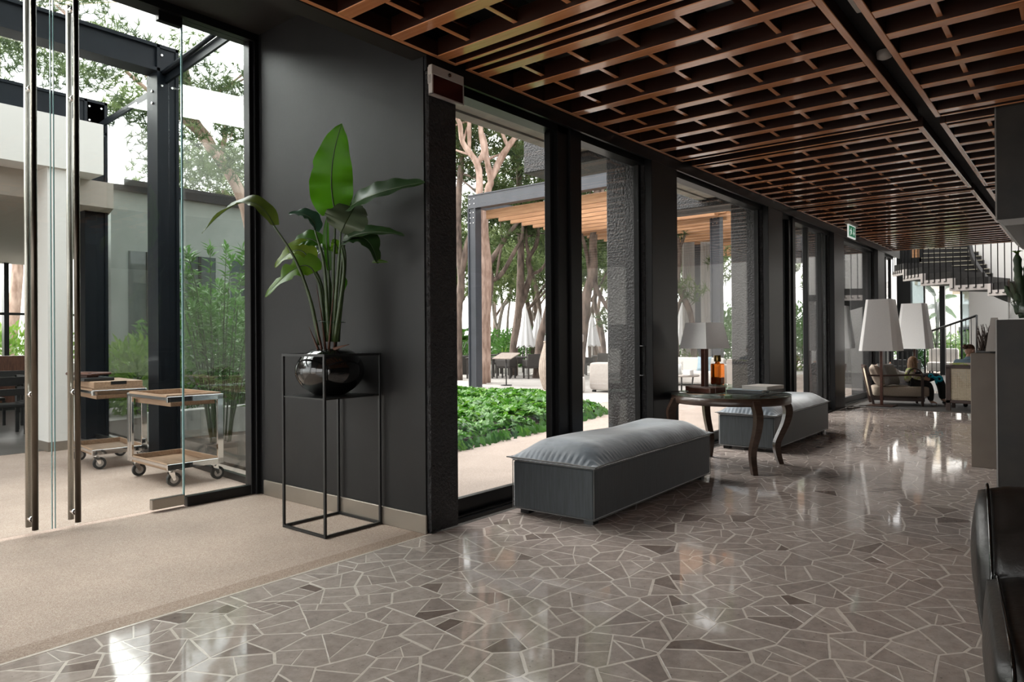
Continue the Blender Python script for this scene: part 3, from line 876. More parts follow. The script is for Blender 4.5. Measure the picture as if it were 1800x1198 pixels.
STALKS = [
    [(3.307, 4.462, 1.401), (3.308, 4.458, 1.922), (3.319, 4.441, 2.382)],
    [(3.318, 4.448, 1.401), (3.348, 4.391, 2.094), (3.381, 4.333, 2.43)],
    [(3.271, 4.427, 1.401), (3.28, 4.365, 1.914), (3.282, 4.33, 2.219)],
    [(3.267, 4.464, 1.401), (3.233, 4.469, 1.961), (3.19, 4.52, 2.237)],
    [(3.292, 4.4, 1.401), (3.313, 4.325, 1.957), (3.305, 4.333, 2.158)],
    [(3.275, 4.405, 1.401), (3.295, 4.315, 1.912), (3.284, 4.327, 2.117)],
    [(3.321, 4.524, 1.401), (3.328, 4.528, 1.84), (3.29, 4.604, 2.15)],
    [(3.292, 4.512, 1.401), (3.277, 4.559, 1.817), (3.225, 4.637, 2.02)],
    [(3.268, 4.509, 1.402), (3.244, 4.536, 1.792), (3.214, 4.572, 1.927)],
    [(3.223, 4.517, 1.376), (3.159, 4.546, 1.724), (3.072, 4.619, 2.036), (2.964, 4.718, 2.274)],
    [(3.347, 4.46, 1.401), (3.368, 4.464, 1.62), (3.355, 4.48, 1.773)],
    [(3.335, 4.522, 1.401), (3.352, 4.562, 1.843), (3.337, 4.611, 2.111)],
    [(3.315, 4.452, 1.401), (3.35, 4.438, 1.836), (3.348, 4.439, 2.076)],
    [(3.29, 4.482, 1.401), (3.3, 4.5, 1.663), (3.298, 4.501, 1.946)],
]
SHEATHS = [
    [(3.199, 4.499, 1.338), (3.178, 4.525, 1.42), (3.159, 4.563, 1.514)],
    [(3.33, 4.465, 1.34), (3.342, 4.466, 1.466), (3.343, 4.479, 1.641)],
    [(3.204, 4.462, 1.338), (3.187, 4.481, 1.445), (3.174, 4.497, 1.552)],
    [(3.243, 4.383, 1.342), (3.271, 4.317, 1.363), (3.308, 4.27, 1.38)],
    [(3.238, 4.467, 1.342), (3.222, 4.486, 1.574), (3.207, 4.534, 1.834)],
    [(3.236, 4.422, 1.342), (3.247, 4.407, 1.573), (3.27, 4.394, 1.83)],
    [(3.294, 4.431, 1.341), (3.297, 4.425, 1.574), (3.324, 4.439, 1.748)],
]
pt = empty('potted_plant', (3.305, 4.47, 0.995), 'bird of paradise plant with big paddle leaves in a glossy black globe pot', 'plant')
PC = (3.295, 4.49, 0.995)
prof = [(0.085, 0.0), (0.12, 0.006)]
for i in range(1, 16):
    a = -1.13 + (1.13+1.02)*i/15
    prof.append((0.258*math.cos(a), 0.185+0.195*math.sin(a)))
prof += [(0.125, 0.348), (0.118, 0.338), (0.118, 0.30)]
MB().lathe(PC, prof, 40).build('pot', MT['gloss_black'], pt)
MB().lathe(PC, [(0.001, 0.318), (0.06, 0.322), (0.117, 0.312)], 20, cap=False).build('soil', MT['soil'], pt)

def big_leaf(name, p0, p1, p2, wd, hw, fold, m, tears, parent, n=22, k=5):
    """a paddle leaf: two halves of k strips each beside a midrib, with torn notches"""
    mid = bez(p0, p1, p2, n)
    wd = Vector(wd)
    mbl = MB()
    rl = random.Random(int(abs(p0[0]*1000+p2[2]*777)))
    for side in (-1, 1):
        tt = [(a, g, d) for (a, g, d) in [(q[1], 0.022, q[2]) for q in tears if q[0] == side]]
        rows = []
        for i in range(n):
            t = i/(n-1)
            T = (mid[min(i+1, n-1)]-mid[max(i-1, 0)]).normalized()
            W_ = (wd - T*wd.dot(T)).normalized()
            N_ = T.cross(W_).normalized()
            if N_.z < 0: N_ = -N_
            w = hw*(math.sin(PI*min(1, (t*0.93+0.07)**0.72))**0.62 if t < 0.999 else 0.02)
            w = max(w, hw*0.03)
            for (a, g, d) in tt:
                dd = abs(t-a)
                if dd < 0.055:
                    w *= 1-d*(1-dd/0.055)**1.5
            ruf = 0.007*math.sin(t*23+side*1.7+hw*31)*hw/0.1
            row = []
            for j in range(k+1):
                s = j/k
                q = mid[i] + W_*(side*w*s) + N_*(fold*w*s*(1-0.35*s) + ruf*s*s)
                row.append(q)
            rows.append(row)
        vs_ = [q for r in rows for q in r]
        fs = [(i*(k+1)+j, i*(k+1)+j+1, (i+1)*(k+1)+j+1, (i+1)*(k+1)+j) for i in range(n-1) for j in range(k)]
        mbl.add(vs_, fs, True)
    o = mbl.build(name, m, parent, fix=False)
    MB().tube(mid, [0.0065*(1-0.75*i/(n-1)) for i in range(n)], 6).build('midrib', MT['stalk'], o)
    return o
for (p0, p1, p2, wd, hw, fo, mn, te) in LEAVES:
    big_leaf('leaf', p0, p1, p2, wd, hw, fo, MT['leaf_'+mn], te, pt)
for q in STALKS:
    pth = smooth_path(q, 8)
    nn = len(pth)
    MB().tube(pth, [0.017-0.0105*(i/(nn-1)) for i in range(nn)], 8).build('stalk', MT['stalk'], pt)
for q in SHEATHS:
    pth = smooth_path(q, 4)
    nn = len(pth)
    MB().tube(pth, [0.024*(1-0.85*i/(nn-1)) for i in range(nn)], 6, flat=0.4).build('dry_sheath', MT['sheath'], pt)
MB().tube([(3.305+0.105*math.cos(a), 4.47+0.09*math.sin(a), 1.555+0.01*math.sin(a)) for a in [2*PI*i/24 for i in range(25)]], 0.0022, 5).build('string_tie', MT['leaf_teal'], pt)

# ------------------------------------------------------------------ the two velvet benches
def bench(loc, L, Wd, rz, label, seed):
    """front corner at the origin, length along +x, depth along +y"""
    rb = random.Random(seed)
    t = empty('bench', (0, 0, 0), label, 'bench', 'velvet benches along the glass wall')
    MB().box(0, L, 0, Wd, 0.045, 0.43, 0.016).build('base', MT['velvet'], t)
    pp = MB()
    r = 0.0032
    for (x, y) in ((0, 0), (L, 0), (0, Wd), (L, Wd)):
        pp.tube([(x, y, 0.05), (x, y, 0.43)], r, 6)
    for z in (0.048, 0.43):
        pp.tube([(0, 0, z), (L, 0, z), (L, Wd, z), (0, Wd, z), (0, 0, z)], r, 6)
    pp.build('piping', MT['piping'], t)
    for (x, y) in ((0.09, 0.08), (L-0.09, 0.08), (0.09, Wd-0.08), (L-0.09, Wd-0.08)):
        MB().box(x-0.04, x+0.04, y-0.04, y+0.04, 0, 0.047).build('foot', MT['stand_black'], t)
    # the cushion: crowned, its edges gathered into small pleats
    ov = 0.022
    nu, nv = 110, 50
    ph = [rb.uniform(0, 6.28) for _ in range(8)]
    def top(u, v, sgn):
        x = -ov+(L+2*ov)*u; y = -ov+(Wd+2*ov)*v
        e = min(1, min(u, 1-u)*L/0.30); e2 = min(1, min(v, 1-v)*Wd/0.24)
        q = (1-(1-e)**2.2)*(1-(1-e2)**2.2)
        edge = min(min(u, 1-u)*L, min(v, 1-v)*Wd)
        s_along = x if min(v, 1-v)*Wd < min(u, 1-u)*L else y
        pl_ = 0.0075*math.sin(s_along*2*PI/0.052+1.5*math.sin(s_along*9+ph[0]))*math.exp(-((edge-0.035)/0.035)**2)
        dent = 0.012*math.sin(x*3.1+ph[1])*math.sin(y*5+ph[2]) - 0.016*math.exp(-((x-0.62*L)**2/0.06+(y-0.6*Wd)**2/0.03))
        if sgn > 0:
            z = 0.455+0.135*q+(pl_+dent*q)*1.0
        else:
            z = 0.455-0.022*min(1, edge/0.03)+0.3*pl_*(edge < 0.05)
        # corners pulled out a little
        cx = (abs(u-0.5)*2)**10*(abs(v-0.5)*2)**10
        return (x+(0.012*cx if u > 0.5 else -0.012*cx), y+(0.012*cx if v > 0.5 else -0.012*cx), z)
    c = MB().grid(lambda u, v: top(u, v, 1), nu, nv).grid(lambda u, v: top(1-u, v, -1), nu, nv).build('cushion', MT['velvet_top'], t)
    rim = [top(i/40, 0, 1) for i in range(41)]+[top(1, i/16, 1) for i in range(1, 17)]+[top(1-i/40, 1, 1) for i in range(1, 41)]+[top(0, 1-i/16, 1) for i in range(1, 17)]
    MB().tube(rim, 0.0045, 6).build('cushion_piping', MT['piping'], c)
    t.location = loc; t.rotation_euler[2] = rz
    return t
bench((4.465, 2.868, 0), 2.27, 0.76, 0.035, 'charcoal velvet bench nearest the potted plant, before the first tall window', 3)
bench((8.62, 2.95, 0), 2.40, 0.70, 0.015, 'slate blue velvet bench beyond the round table', 8)

# ------------------------------------------------------------------ round table
TC = Vector((7.55, 3.07, 0))
tb = empty('round_table', TC, 'round dark wood table with glass top and curved legs between the benches', 'table')
MB().lathe(TC, [(0.57, 0.70), (0.63, 0.70), (0.635, 0.71), (0.635, 0.775), (0.62, 0.782), (0.57, 0.782)], 64, cap=False).lathe(TC, [(0.001, 0.745), (0.58, 0.745), (0.58, 0.755), (0.001, 0.755)], 64, cap=False).build('apron', MT['dark_wood'], tb)
MB().lathe(TC, [(0.001, 0.783), (0.632, 0.783), (0.638, 0.788), (0.632, 0.794), (0.001, 0.794)], 64, cap=False).build('glass_top', MT['clear_acrylic'], tb)
for k in range(4):
    a = math.radians(226+90*k)
    d = Vector((math.cos(a), math.sin(a), 0)); s_ = Vector((-d.y, d.x, 0))
    prof = [(0.600, 0.76), (0.632, 0.70), (0.668, 0.63), (0.672, 0.55), (0.640, 0.44), (0.580, 0.32), (0.545, 0.24), (0.542, 0.16), (0.562, 0.07), (0.585, 0.0)]
    prof = [(p.x, p.z) for p in smooth_path([(r_, 0, z) for r_, z in prof], 3)]
    lg = MB()
    rows = []
    for i, (r_, z) in enumerate(prof):
        w = 0.040-0.013*(i/(len(prof)-1)); th = 0.048-0.020*(i/(len(prof)-1))
        for (p, q) in ((-w, -th), (w, -th), (w, th), (-w, th)):
            rows.append(TC+d*(r_+q)+s_*p+Vector((0, 0, z)))
    nn = len(prof)
    fs = [(i*4+j, i*4+(j+1) % 4, (i+1)*4+(j+1) % 4, (i+1)*4+j) for i in range(nn-1) for j in range(4)]+[(0, 3, 2, 1), ((nn-1)*4, (nn-1)*4+1, (nn-1)*4+2, (nn-1)*4+3)]
    lg.add(rows, fs).build('leg', MT['dark_wood'], tb)

LP = Vector((7.55, 3.36, 0.795))
lp = empty('table_lamp', LP, 'table lamp with square white shade on a dark wooden post, on the round table', 'lamp')
MB().obox(LP+Vector((0.03, 0.02, 0.030)), (0.085, 0.22, 0.030), b=0.003).build('base', MT['red_wood'], lp)
MB().obox(LP+Vector((-0.06, -0.03, 0.026)), (0.07, 0.16, 0.026), b=0.003).build('base_block', MT['red_wood'], lp)
MB().box(LP.x-0.033, LP.x+0.033, LP.y-0.028, LP.y+0.028, LP.z+0.055, 1.34, 0.003).build('post', MT['red_wood'], lp)
def frustum_shell(c, a0, a1, z0, z1, th, nseg=1, cham=0.0):
    """open square shade: outer and inner skin"""
    def ring(a, z, k):
        a = a-k
        if not cham:
            q = [(-a, -a), (a, -a), (a, a), (-a, a)]
        else:
            h = cham*a
            q = [(-a+h, -a), (a-h, -a), (a, -a+h), (a, a-h), (a-h, a), (-a+h, a), (-a, a-h), (-a, -a+h)]
        return [(c[0]+x, c[1]+y, z) for x, y in q]
    A, B_, C_, D = ring(a0, z0, 0), ring(a1, z1, 0), ring(a1, z1, th), ring(a0, z0, th)
    n_ = len(A)
    vs_ = A+B_+C_+D
    fs = []
    for i in range(n_):
        j = (i+1) % n_
        fs += [(i, j, n_+j, n_+i), (n_+i, n_+j, 2*n_+j, 2*n_+i), (2*n_+i, 2*n_+j, 3*n_+j, 3*n_+i), (3*n_+i, 3*n_+j, j, i)]
    return MB().add(vs_, fs)
frustum_shell((LP.x, LP.y), 0.197, 0.146, 1.285, 1.575, 0.004).build('lamp_shade', MT['shade_cloth'], lp)
MB().tube([(LP.x, LP.y, 1.34), (LP.x, LP.y, 1.50)], 0.012, 8).build('lamp_holder', MT['brass'], lp)
rot_l = Matrix.Rotation(0.297, 3, 'Z')
MB().tube([rot_l @ (p-LP) + LP for p in smooth_path([(7.42, 3.50, 0.80), (7.25, 3.66, 0.803), (7.12, 3.72, 0.74), (7.10, 3.74, 0.4), (7.12, 3.69, 0.02)], 5)], 0.004, 6).build('power_cord', MT['cord'], lp)
lp.rotation_euler[2] = -0.297

BC = (7.74, 3.29)
dk = empty('decanter', (BC[0], BC[1], 0.872), 'square amber glass bottle with wooden stopper behind the table lamp', 'bottle')
MB().box(BC[0]-0.062, BC[0]+0.062, BC[1]-0.062, BC[1]+0.062, 0.873, 1.11, 0.012).build('body', MT['amber'], dk)
MB().box(BC[0]-0.055, BC[0]+0.055, BC[1]-0.055, BC[1]+0.055, 0.882, 0.955, 0.006).build('liquid', MT['liquid'], dk)
MB().lathe((BC[0], BC[1], 0), [(0.028, 1.11), (0.026, 1.128), (0.026, 1.14)], 16).build('neck', MT['amber'], dk)
MB().lathe((BC[0], BC[1], 0), [(0.038, 1.132), (0.040, 1.137), (0.040, 1.20), (0.036, 1.206)], 18).build('stopper', MT['brass'], dk)
tag(MB().obox((BC[0]+0.02, BC[1]-0.01, 0.853), (0.10, 0.13, 0.0185), b=0.003).build('acrylic_block', MT['clear_acrylic'], at=(BC[0], BC[1], 0.853)), 'clear acrylic slab directly under the amber bottle', 'display block')
tag(MB().obox((BC[0]+0.0, BC[1]-0.02, 0.815), (0.085, 0.145, 0.0185), b=0.003).build('acrylic_block', MT['clear_acrylic'], at=(BC[0], BC[1], 0.815)), 'clear acrylic slab on the table top, below another slab', 'display block')

def book(c, hx, hy, hz, rz, cover, label, group=None, spine=None):
    t = empty('book', c, label, 'book', group)
    X = Vector((math.cos(rz), math.sin(rz), 0)); Y = Vector((-X.y, X.x, 0)); Z = Vector((0, 0, 1))
    cc = Vector(c)+Z*hz
    MB().obox(cc+X*0.003, (hx-0.006, hy-0.004, hz-0.004), (X, Y, Z)).build('pages', MT['paper'], t)
    cv = MB()
    for s_ in (-1, 1):
        cv.obox(cc+Z*s_*(hz-0.002), (hx, hy, 0.002), (X, Y, Z))
    cv.build('cover', cover, t)
    MB().obox(cc-X*(hx-0.002), (0.002, hy, hz), (X, Y, Z)).build('spine', spine or cover, t)
    return t
book((7.74, 2.95, 0.795), 0.13, 0.19, 0.016, 0.12, MT['book_blue'], 'thin book with pale blue cover lying on the glass table top', 'books on the round table', MT['book_black'])
book((7.93, 2.84, 0.828), 0.15, 0.20, 0.020, 1.45, MT['book_white'], 'thick off-white book lying on top of the pale blue one', 'books on the round table')

# ------------------------------------------------------------------ leather lounge chair at the right
la = empty('leather_chair', (3.3, -0.10, 0), 'black leather armless lounge chair with piped seams in the near right corner', 'armchair')
def slab_cushion(mb, poly, y0, y1, bulge, nseg=10):
    """side outline (x, z) swept from y0 to y1, its sides bulging"""
    n_ = len(poly)
    cx = sum(p[0] for p in poly)/n_; cz = sum(p[1] for p in poly)/n_
    rows = []
    for i in range(nseg+1):
        t = i/nseg
        e = min(t, 1-t)
        sc_ = 1-0.10*max(0, 1-e/0.08)**2
        y = y0+(y1-y0)*t
        rows += [(cx+(p[0]-cx)*sc_, y, cz+(p[1]-cz)*sc_) for p in poly]
    fs = [(i*n_+j, i*n_+(j+1) % n_, (i+1)*n_+(j+1) % n_, (i+1)*n_+j) for i in range(nseg) for j in range(n_)]
    mb.add(rows, fs, True)
    for (base, yy, s_) in ((0, y0, 1), (nseg*n_, y1, -1)):
        o_ = len(mb.v)
        ring = []
        cap = []
        for lev in range(1, 4):
            q = 1-0.10-0.9*lev/3
            cap += [(cx+(p[0]-cx)*max(q, 0.02), yy+s_*bulge*(math.sin(lev/3*PI/2)), cz+(p[1]-cz)*max(q, 0.02)) for p in poly]
        mb.v += [tuple(p) for p in cap]
        start = o_-len(rows)-0
        prev = [len(mb.v)-len(cap)-len(rows)+base+j for j in range(n_)] if s_ == 1 else None
        # index of the first ring of this cap
        r0 = [mb_base+base+j for j in range(n_)] if False else None
        first = [slab_cushion.base+base+j for j in range(n_)]
        lv = [first]+[[o_+k*n_+j for j in range(n_)] for k in range(3)]
        for k in range(3):
            for j in range(n_):
                mb.f.append((lv[k][j], lv[k][(j+1) % n_], lv[k+1][(j+1) % n_], lv[k+1][j])); mb.sm.append(True)
        mb.f.append(tuple(lv[3])); mb.sm.append(True)
    return mb
def outline(pts, n_=4):
    return [(p.x, p.z) for p in smooth_path([(a, 0, b_) for a, b_ in pts]+[(pts[0][0], 0, pts[0][1])], n_)][:-1]
seat_o = outline([(2.58, 0.06), (2.55, 0.28), (2.66, 0.405), (3.1, 0.43), (3.56, 0.42), (3.64, 0.30), (3.66, 0.06), (3.1, 0.045)])
back_o = outline([(3.60, 0.10), (3.62, 0.42), (3.78, 0.61), (3.92, 0.705), (4.02, 0.70), (4.06, 0.55), (4.00, 0.30), (3.92, 0.08)])
slab_cushion.base = 0
YL = 0.345
SK = Matrix(((1, 0, 0), (0, 1, 0), (0, 0, 1)))
def skew(mb):      # the chair stands slightly turned
    ca_, sa_ = math.cos(0.13), math.sin(0.13)
    mb.v = [(3.6+(p[0]-3.6)*ca_-(p[1]-0.35)*sa_, 0.35+(p[0]-3.6)*sa_+(p[1]-0.35)*ca_, p[2]) for p in mb.v]
    return mb
s1 = skew(slab_cushion(MB(), seat_o, YL, -0.75, 0.03)).build('seat', MT['leather'], la)
s2 = skew(slab_cushion(MB(), back_o, YL+0.015, -0.77, 0.035)).build('backrest', MT['leather'], la)
for (ol, yy, par) in ((seat_o, YL-0.035, s1), (back_o, YL-0.02, s2)):
    cx = sum(p[0] for p in ol)/len(ol); cz = sum(p[1] for p in ol)/len(ol)
    skew(MB().tube([(p[0]+(p[0]-cx)*0.0, yy, p[1]+(p[1]-cz)*0.0) for p in ol+ol[:1]], 0.0075, 6)).build('piping', MT['gloss_black'], par)
for (x, y) in ((2.85, 0.12), (3.85, 0.22), (2.9, -0.72), (3.85, -0.6)):
    MB().cyl((x, y), 0.025, 0.0, 0.07, 12).build('foot', MT['stand_black'], la)

# ------------------------------------------------------------------ steel hood and plinth, pedestal
hd = struct('chimney_hood', MB().box(7.80, 10.2, -3.2, 0.645, 2.47, 3.80), MT['aged_steel'])
MB().prism([(0.645, 2.47), (0.585, 2.41), (-3.2, 2.41), (-3.2, 2.47)], 'x', 7.83, 10.17).build('lip', MT['hood_trim'], hd)
MB().box(7.795, 7.802, 0.638, 0.65, 2.47, 3.6).build('edge_trim', MT['hood_trim'], hd)
pn = struct('wall_plinth', MB().box(7.85, 10.2, -3.2, 0.66, 0, 1.555, 0.004), MT['aged_steel'])
MB().box(7.843, 7.852, 0.652, 0.664, 0, 1.56).build('edge_trim', MT['hood_trim'], pn)
tag(struct('pedestal', MB().box(9.0, 9.85, 0.70, 0.985, 0, 1.22, 0.004), MT['taupe']), 'plain taupe pedestal standing beside the dark steel plinth', 'pedestal')
bpy.data.objects['pedestal']['kind'] = 'thing'

# cactus in a glass vase on the plinth
cv_ = empty('cactus_vase', (8.45, 0.48, 1.557), 'dark green column cactus standing in a clear glass cylinder on the plinth', 'cactus')
MT['cactus'] = mat('cactus', (0.018, 0.040, 0.016), (0.045, 0.080, 0.032), scale=9, rough=0.5)
CX, CY = 8.45, 0.48
MB().lathe((CX, CY, 1.557), [(0.125, 0.0), (0.13, 0.01), (0.13, 0.40), (0.124, 0.40), (0.124, 0.02), (0.001, 0.02)], 32, cap=False).build('glass_vase', MT['glass'], cv_)
def cactus_arm(base, tip, r, seed, lumps=5):
    rc = random.Random(seed)
    pth = smooth_path([base, tuple((Vector(base)*0.5+Vector(tip)*0.5)+Vector((rc.uniform(-.015, .015), rc.uniform(-.015, .015), 0))), tip], 10)
    nn = len(pth); n_ = 10
    mb = MB()
    rs = []
    for i in range(nn):
        t = i/(nn-1)
        q = r*(1+0.14*math.sin(t*lumps*2*PI))*(1-0.25*t)
        if t > 0.9: q *= math.sqrt(max(0.05, 1-((t-0.9)/0.1)**2))
        rs.append(q)
    mb.tube(pth, rs, n_)
    # ribs
    for j, v in enumerate(mb.v):
        k = j % n_
        if k % 2:
            i = j//n_
            c = pth[min(i, nn-1)]
            mb.v[j] = tuple(Vector(v)*0.72+c*0.28)
    return mb.build('cactus_arm', MT['cactus'], cv_)
cactus_arm((CX, CY, 1.58), (CX+0.01, CY+0.055, 2.21), 0.045, 1, 7)
cactus_arm((CX+0.02, CY-0.03, 1.58), (CX-0.02, CY-0.045, 2.21), 0.050, 2, 7)
for i, (dx, dy, z) in enumerate(((0.0, 0.15, 1.90), (-0.02, 0.10, 1.93), (0.03, 0.02, 1.95), (0.0, -0.12, 1.90), (0.02, -0.16, 1.96), (-0.05, 0.06, 1.82))):
    cactus_arm((CX, CY+dy*0.25, 1.62), (CX+dx, CY+dy, z), 0.032, 10+i, 3)
tf = MB()
for k in range(9):
    a = 2*PI*k/9
    tf.tube([(CX+0.01, CY+0.055, 2.205), (CX+0.01+0.03*math.cos(a), CY+0.055+0.03*math.sin(a), 2.235), (CX+0.01+0.05*math.cos(a), CY+0.055+0.05*math.sin(a), 2.23)], [0.006, 0.005, 0.001], 4)
tf.build('leaf_tuft', MT['leaf_lime'], cv_)

# twigs in a low box and the lamp standing beside them on the pedestal
tw = empty('twig_arrangement', (9.35, 0.88, 1.22), 'bunch of thin bare brown twigs standing on the taupe pedestal', 'dried twigs')
MT['twig'] = mat('twig', (0.040, 0.026, 0.020), (0.075, 0.052, 0.042), scale=20, rough=0.8)
MB().box(9.22, 9.48, 0.80, 0.96, 1.2205, 1.245, 0.004).build('tray', MT['stand_black'], tw)
rt = random.Random(5)
for k in range(44):
    x, y = rt.uniform(9.25, 9.45), rt.uniform(0.82, 0.95)
    h = rt.uniform(0.16, 0.30)
    tx, ty = x+rt.uniform(-.05, .05), y+rt.uniform(-.07, .09)
    MB().tube([(x, y, 1.24), ((x+tx)/2+rt.uniform(-.012, .012), (y+ty)/2+rt.uniform(-.012, .012), 1.24+h*0.5), (tx, ty, 1.24+h)], [0.006, 0.005, 0.002], 5).build('twig', MT['twig'], tw)
gl_ = empty('small_lamp', (9.14, 0.775, 1.22), 'small lamp with grey tapering shade on the taupe pedestal, half hidden', 'lamp')
frustum_shell((9.14, 0.78), 0.075, 0.03, 1.24, 1.60, 0.003).build('lamp_shade', MT['grey_plastic'], gl_)
MB().cyl((9.14, 0.78), 0.05, 1.2205, 1.235, 16).cyl((9.14, 0.78), 0.008, 1.235, 1.45, 8).build('base', MT['stand_black'], gl_)

# ------------------------------------------------------------------ emergency light, exit sign, detectors
el = empty('emergency_light', (3.75, 3.70, 3.3), 'grey wall lamp box with dark red lens and sensor dot under the ceiling edge', 'emergency light')
MB().box(3.585, 3.925, 3.66, 3.70, 3.335, 3.405, 0.004).build('housing', MT['grey_plastic'], el)
MB().box(3.590, 3.605, 3.668, 3.712, 3.27, 3.395, 0.003).build('bracket', MT['grey_plastic'], el)
MB().box(3.60, 3.92, 3.664, 3.698, 3.195, 3.335).build('lens', MT['maroon'], el)
MB().box(3.59, 3.602, 3.662, 3.70, 3.19, 3.335).box(3.59, 3.925, 3.662, 3.70, 3.188, 3.198).box(3.916, 3.925, 3.662, 3.70, 3.19, 3.335).build('lens_frame', MT['grey_plastic'], el)
MB().tube([(3.765, 3.661, 3.37), (3.765, 3.652, 3.37)], 0.014, 12).build('sensor', MT['gloss_black'], el)

ex = empty('exit_sign', (13.33, 3.2, 3.3), 'green running man exit sign with down arrow hanging from the timber ceiling', 'sign')
MB().box(13.06, 13.62, 3.16, 3.24, 3.345, 3.40, 0.004).build('housing', MT['grey_plastic'], ex)
MB().box(13.10, 13.58, 3.19, 3.21, 3.12, 3.345).build('sign_plate', MT['sign_white'], ex)
MB().box(13.14, 13.54, 3.185, 3.19, 3.145, 3.325).build('sign_face', MT['sign_green'], ex)
for x in (13.2, 13.5):
    MB().tube([(x, 3.2, 3.40), (x, 3.2, 3.55)], 0.006, 6).build('hanger', MT['stand_black'], ex)
pic = MB()
def px_(pts):
    pic.add([(13.14+0.40*x, 3.1835, 3.145+0.18*y) for x, y in pts], [tuple(range(len(pts)))])
px_([(0.24, 0.80), (0.29, 0.84), (0.34, 0.80), (0.34, 0.73), (0.29, 0.69), (0.24, 0.73)])
px_([(0.18, 0.66), (0.31, 0.66), (0.34, 0.40), (0.22, 0.38)])
px_([(0.22, 0.40), (0.30, 0.40), (0.20, 0.10), (0.10, 0.10)])
px_([(0.27, 0.42), (0.35, 0.42), (0.44, 0.22), (0.36, 0.20)])
px_([(0.30, 0.62), (0.34, 0.66), (0.46, 0.50), (0.42, 0.46)])
px_([(0.18, 0.64), (0.20, 0.56), (0.08, 0.42), (0.05, 0.48)])
px_([(0.68, 0.86), (0.78, 0.86), (0.78, 0.46), (0.68, 0.46)])
px_([(0.58, 0.46), (0.88, 0.46), (0.73, 0.12)])
pic.build('pictogram', MT['sign_white'], ex, fix=False)
tag(thing('smoke_detector', MB().lathe((5.95, 1.185, 3.52), [(0.05, 0.09), (0.055, 0.04), (0.05, 0.01), (0.03, 0.0), (0.001, 0.0)], 20, cap=False), MT['grey_plastic'], (5.95, 1.185, 3.58), 'round pale detector in the dark ceiling channel, above the glass table', 'detector'))
tag(thing('ceiling_speaker', MB().box(4.70, 4.95, 1.11, 1.145, 3.50, 3.58, 0.006), MT['grey_plastic'], (4.8, 1.13, 3.58), 'pale box in the ceiling channel, nearest of its fittings', 'spotlight'))
# ================================================================== OUTSIDE
MT['bark_pink'] = mat('bark_pink', (0.24, 0.155, 0.118), (0.48, 0.35, 0.285), scale=7, detail=8, stretch=(1, 1, 0.35), rough=0.9, bump=0.9, bscale=9)
MT['bark_dark'] = mat('bark_dark', (0.065, 0.047, 0.038), (0.20, 0.15, 0.122), scale=7, detail=8, stretch=(1, 1, 0.35), rough=0.9, bump=0.9, bscale=9)
MT['bark_grey'] = mat('bark_grey', (0.22, 0.19, 0.17), (0.34, 0.30, 0.27), scale=6, rough=0.9)
MT['bush'] = leaf_mat('bush', (0.035, 0.11, 0.018), (0.10, 0.24, 0.04), scale=2, transl=0.4, rough=0.5)
MT['bush_lime'] = leaf_mat('bush_lime', (0.10, 0.22, 0.03), (0.22, 0.34, 0.06), scale=2, transl=0.4, rough=0.5)
MT['oleander'] = leaf_mat('oleander', (0.055, 0.15, 0.030), (0.14, 0.28, 0.08), scale=3, transl=0.4, rough=0.38)
MT['pergola_wood'] = mat('pergola_wood', (0.36, 0.175, 0.080), (0.50, 0.27, 0.135), scale=2.5, detail=6, stretch=(9, 0.6, 9), rough=0.6)
MT['pergola_steel'] = mat('pergola_steel', (0.030, 0.034, 0.042), (0.038, 0.042, 0.052), scale=3, rough=0.4)
MT['parasol'] = mat('parasol', (0.80, 0.80, 0.80), rough=0.8)
MT['wicker_dark'] = mat('wicker_dark', (0.022, 0.019, 0.017), (0.055, 0.048, 0.042), scale=90, rough=0.6, bump=0.6, bscale=120)
MT['wicker_beige'] = mat('wicker_beige', (0.24, 0.19, 0.15), (0.40, 0.33, 0.27), scale=4, stretch=(14, 14, 0.6), rough=0.7, bump=0.5, bscale=10)
MT['outdoor_fabric'] = mat('outdoor_fabric', (0.36, 0.32, 0.29), (0.40, 0.36, 0.33), scale=30, rough=0.85)
MT['pale_fabric'] = mat('pale_fabric', (0.62, 0.58, 0.54), (0.66, 0.62, 0.58), scale=20, rough=0.85)
MT['blue_fabric'] = mat('blue_fabric', (0.26, 0.37, 0.43), (0.33, 0.44, 0.50), scale=14, rough=0.85)
MT['curtain'] = leaf_mat('curtain', (0.40, 0.38, 0.36), (0.48, 0.46, 0.44), scale=2, transl=0.35, rough=0.9)
MT['planter_wood'] = mat('planter_wood', (0.22, 0.18, 0.15), (0.32, 0.27, 0.23), scale=3, stretch=(12, 12, 1), rough=0.7)
MT['glass_dark'] = glass_mat('glass_dark', (0.5, 0.55, 0.56))

def tone_leaf_mat(name, c0, c1, c2, transl=0.35, rough=0.4):
    m, n, l, b, o = nt(name)
    a = n.new('ShaderNodeAttribute'); a.attribute_name = 'tone'
    r = n.new('ShaderNodeValToRGB')
    r.color_ramp.elements[0].color = c4(c0); r.color_ramp.elements[1].color = c4(c2)
    e1 = r.color_ramp.elements.new(0.5); e1.color = c4(c1)
    l.new(a.outputs['Fac'], r.inputs['Fac']); l.new(r.outputs['Color'], b.inputs['Base Color'])
    b.inputs['Roughness'].default_value = rough
    ts = n.new('ShaderNodeBsdfTranslucent'); l.new(r.outputs['Color'], ts.inputs['Color'])
    mx = n.new('ShaderNodeMixShader'); mx.inputs['Fac'].default_value = transl
    l.new(b.outputs[0], mx.inputs[1]); l.new(ts.outputs[0], mx.inputs[2]); l.new(mx.outputs[0], o.inputs['Surface'])
    return m
MT['ivy'] = tone_leaf_mat('ivy', (0.020, 0.085, 0.012), (0.075, 0.23, 0.022), (0.20, 0.40, 0.045))
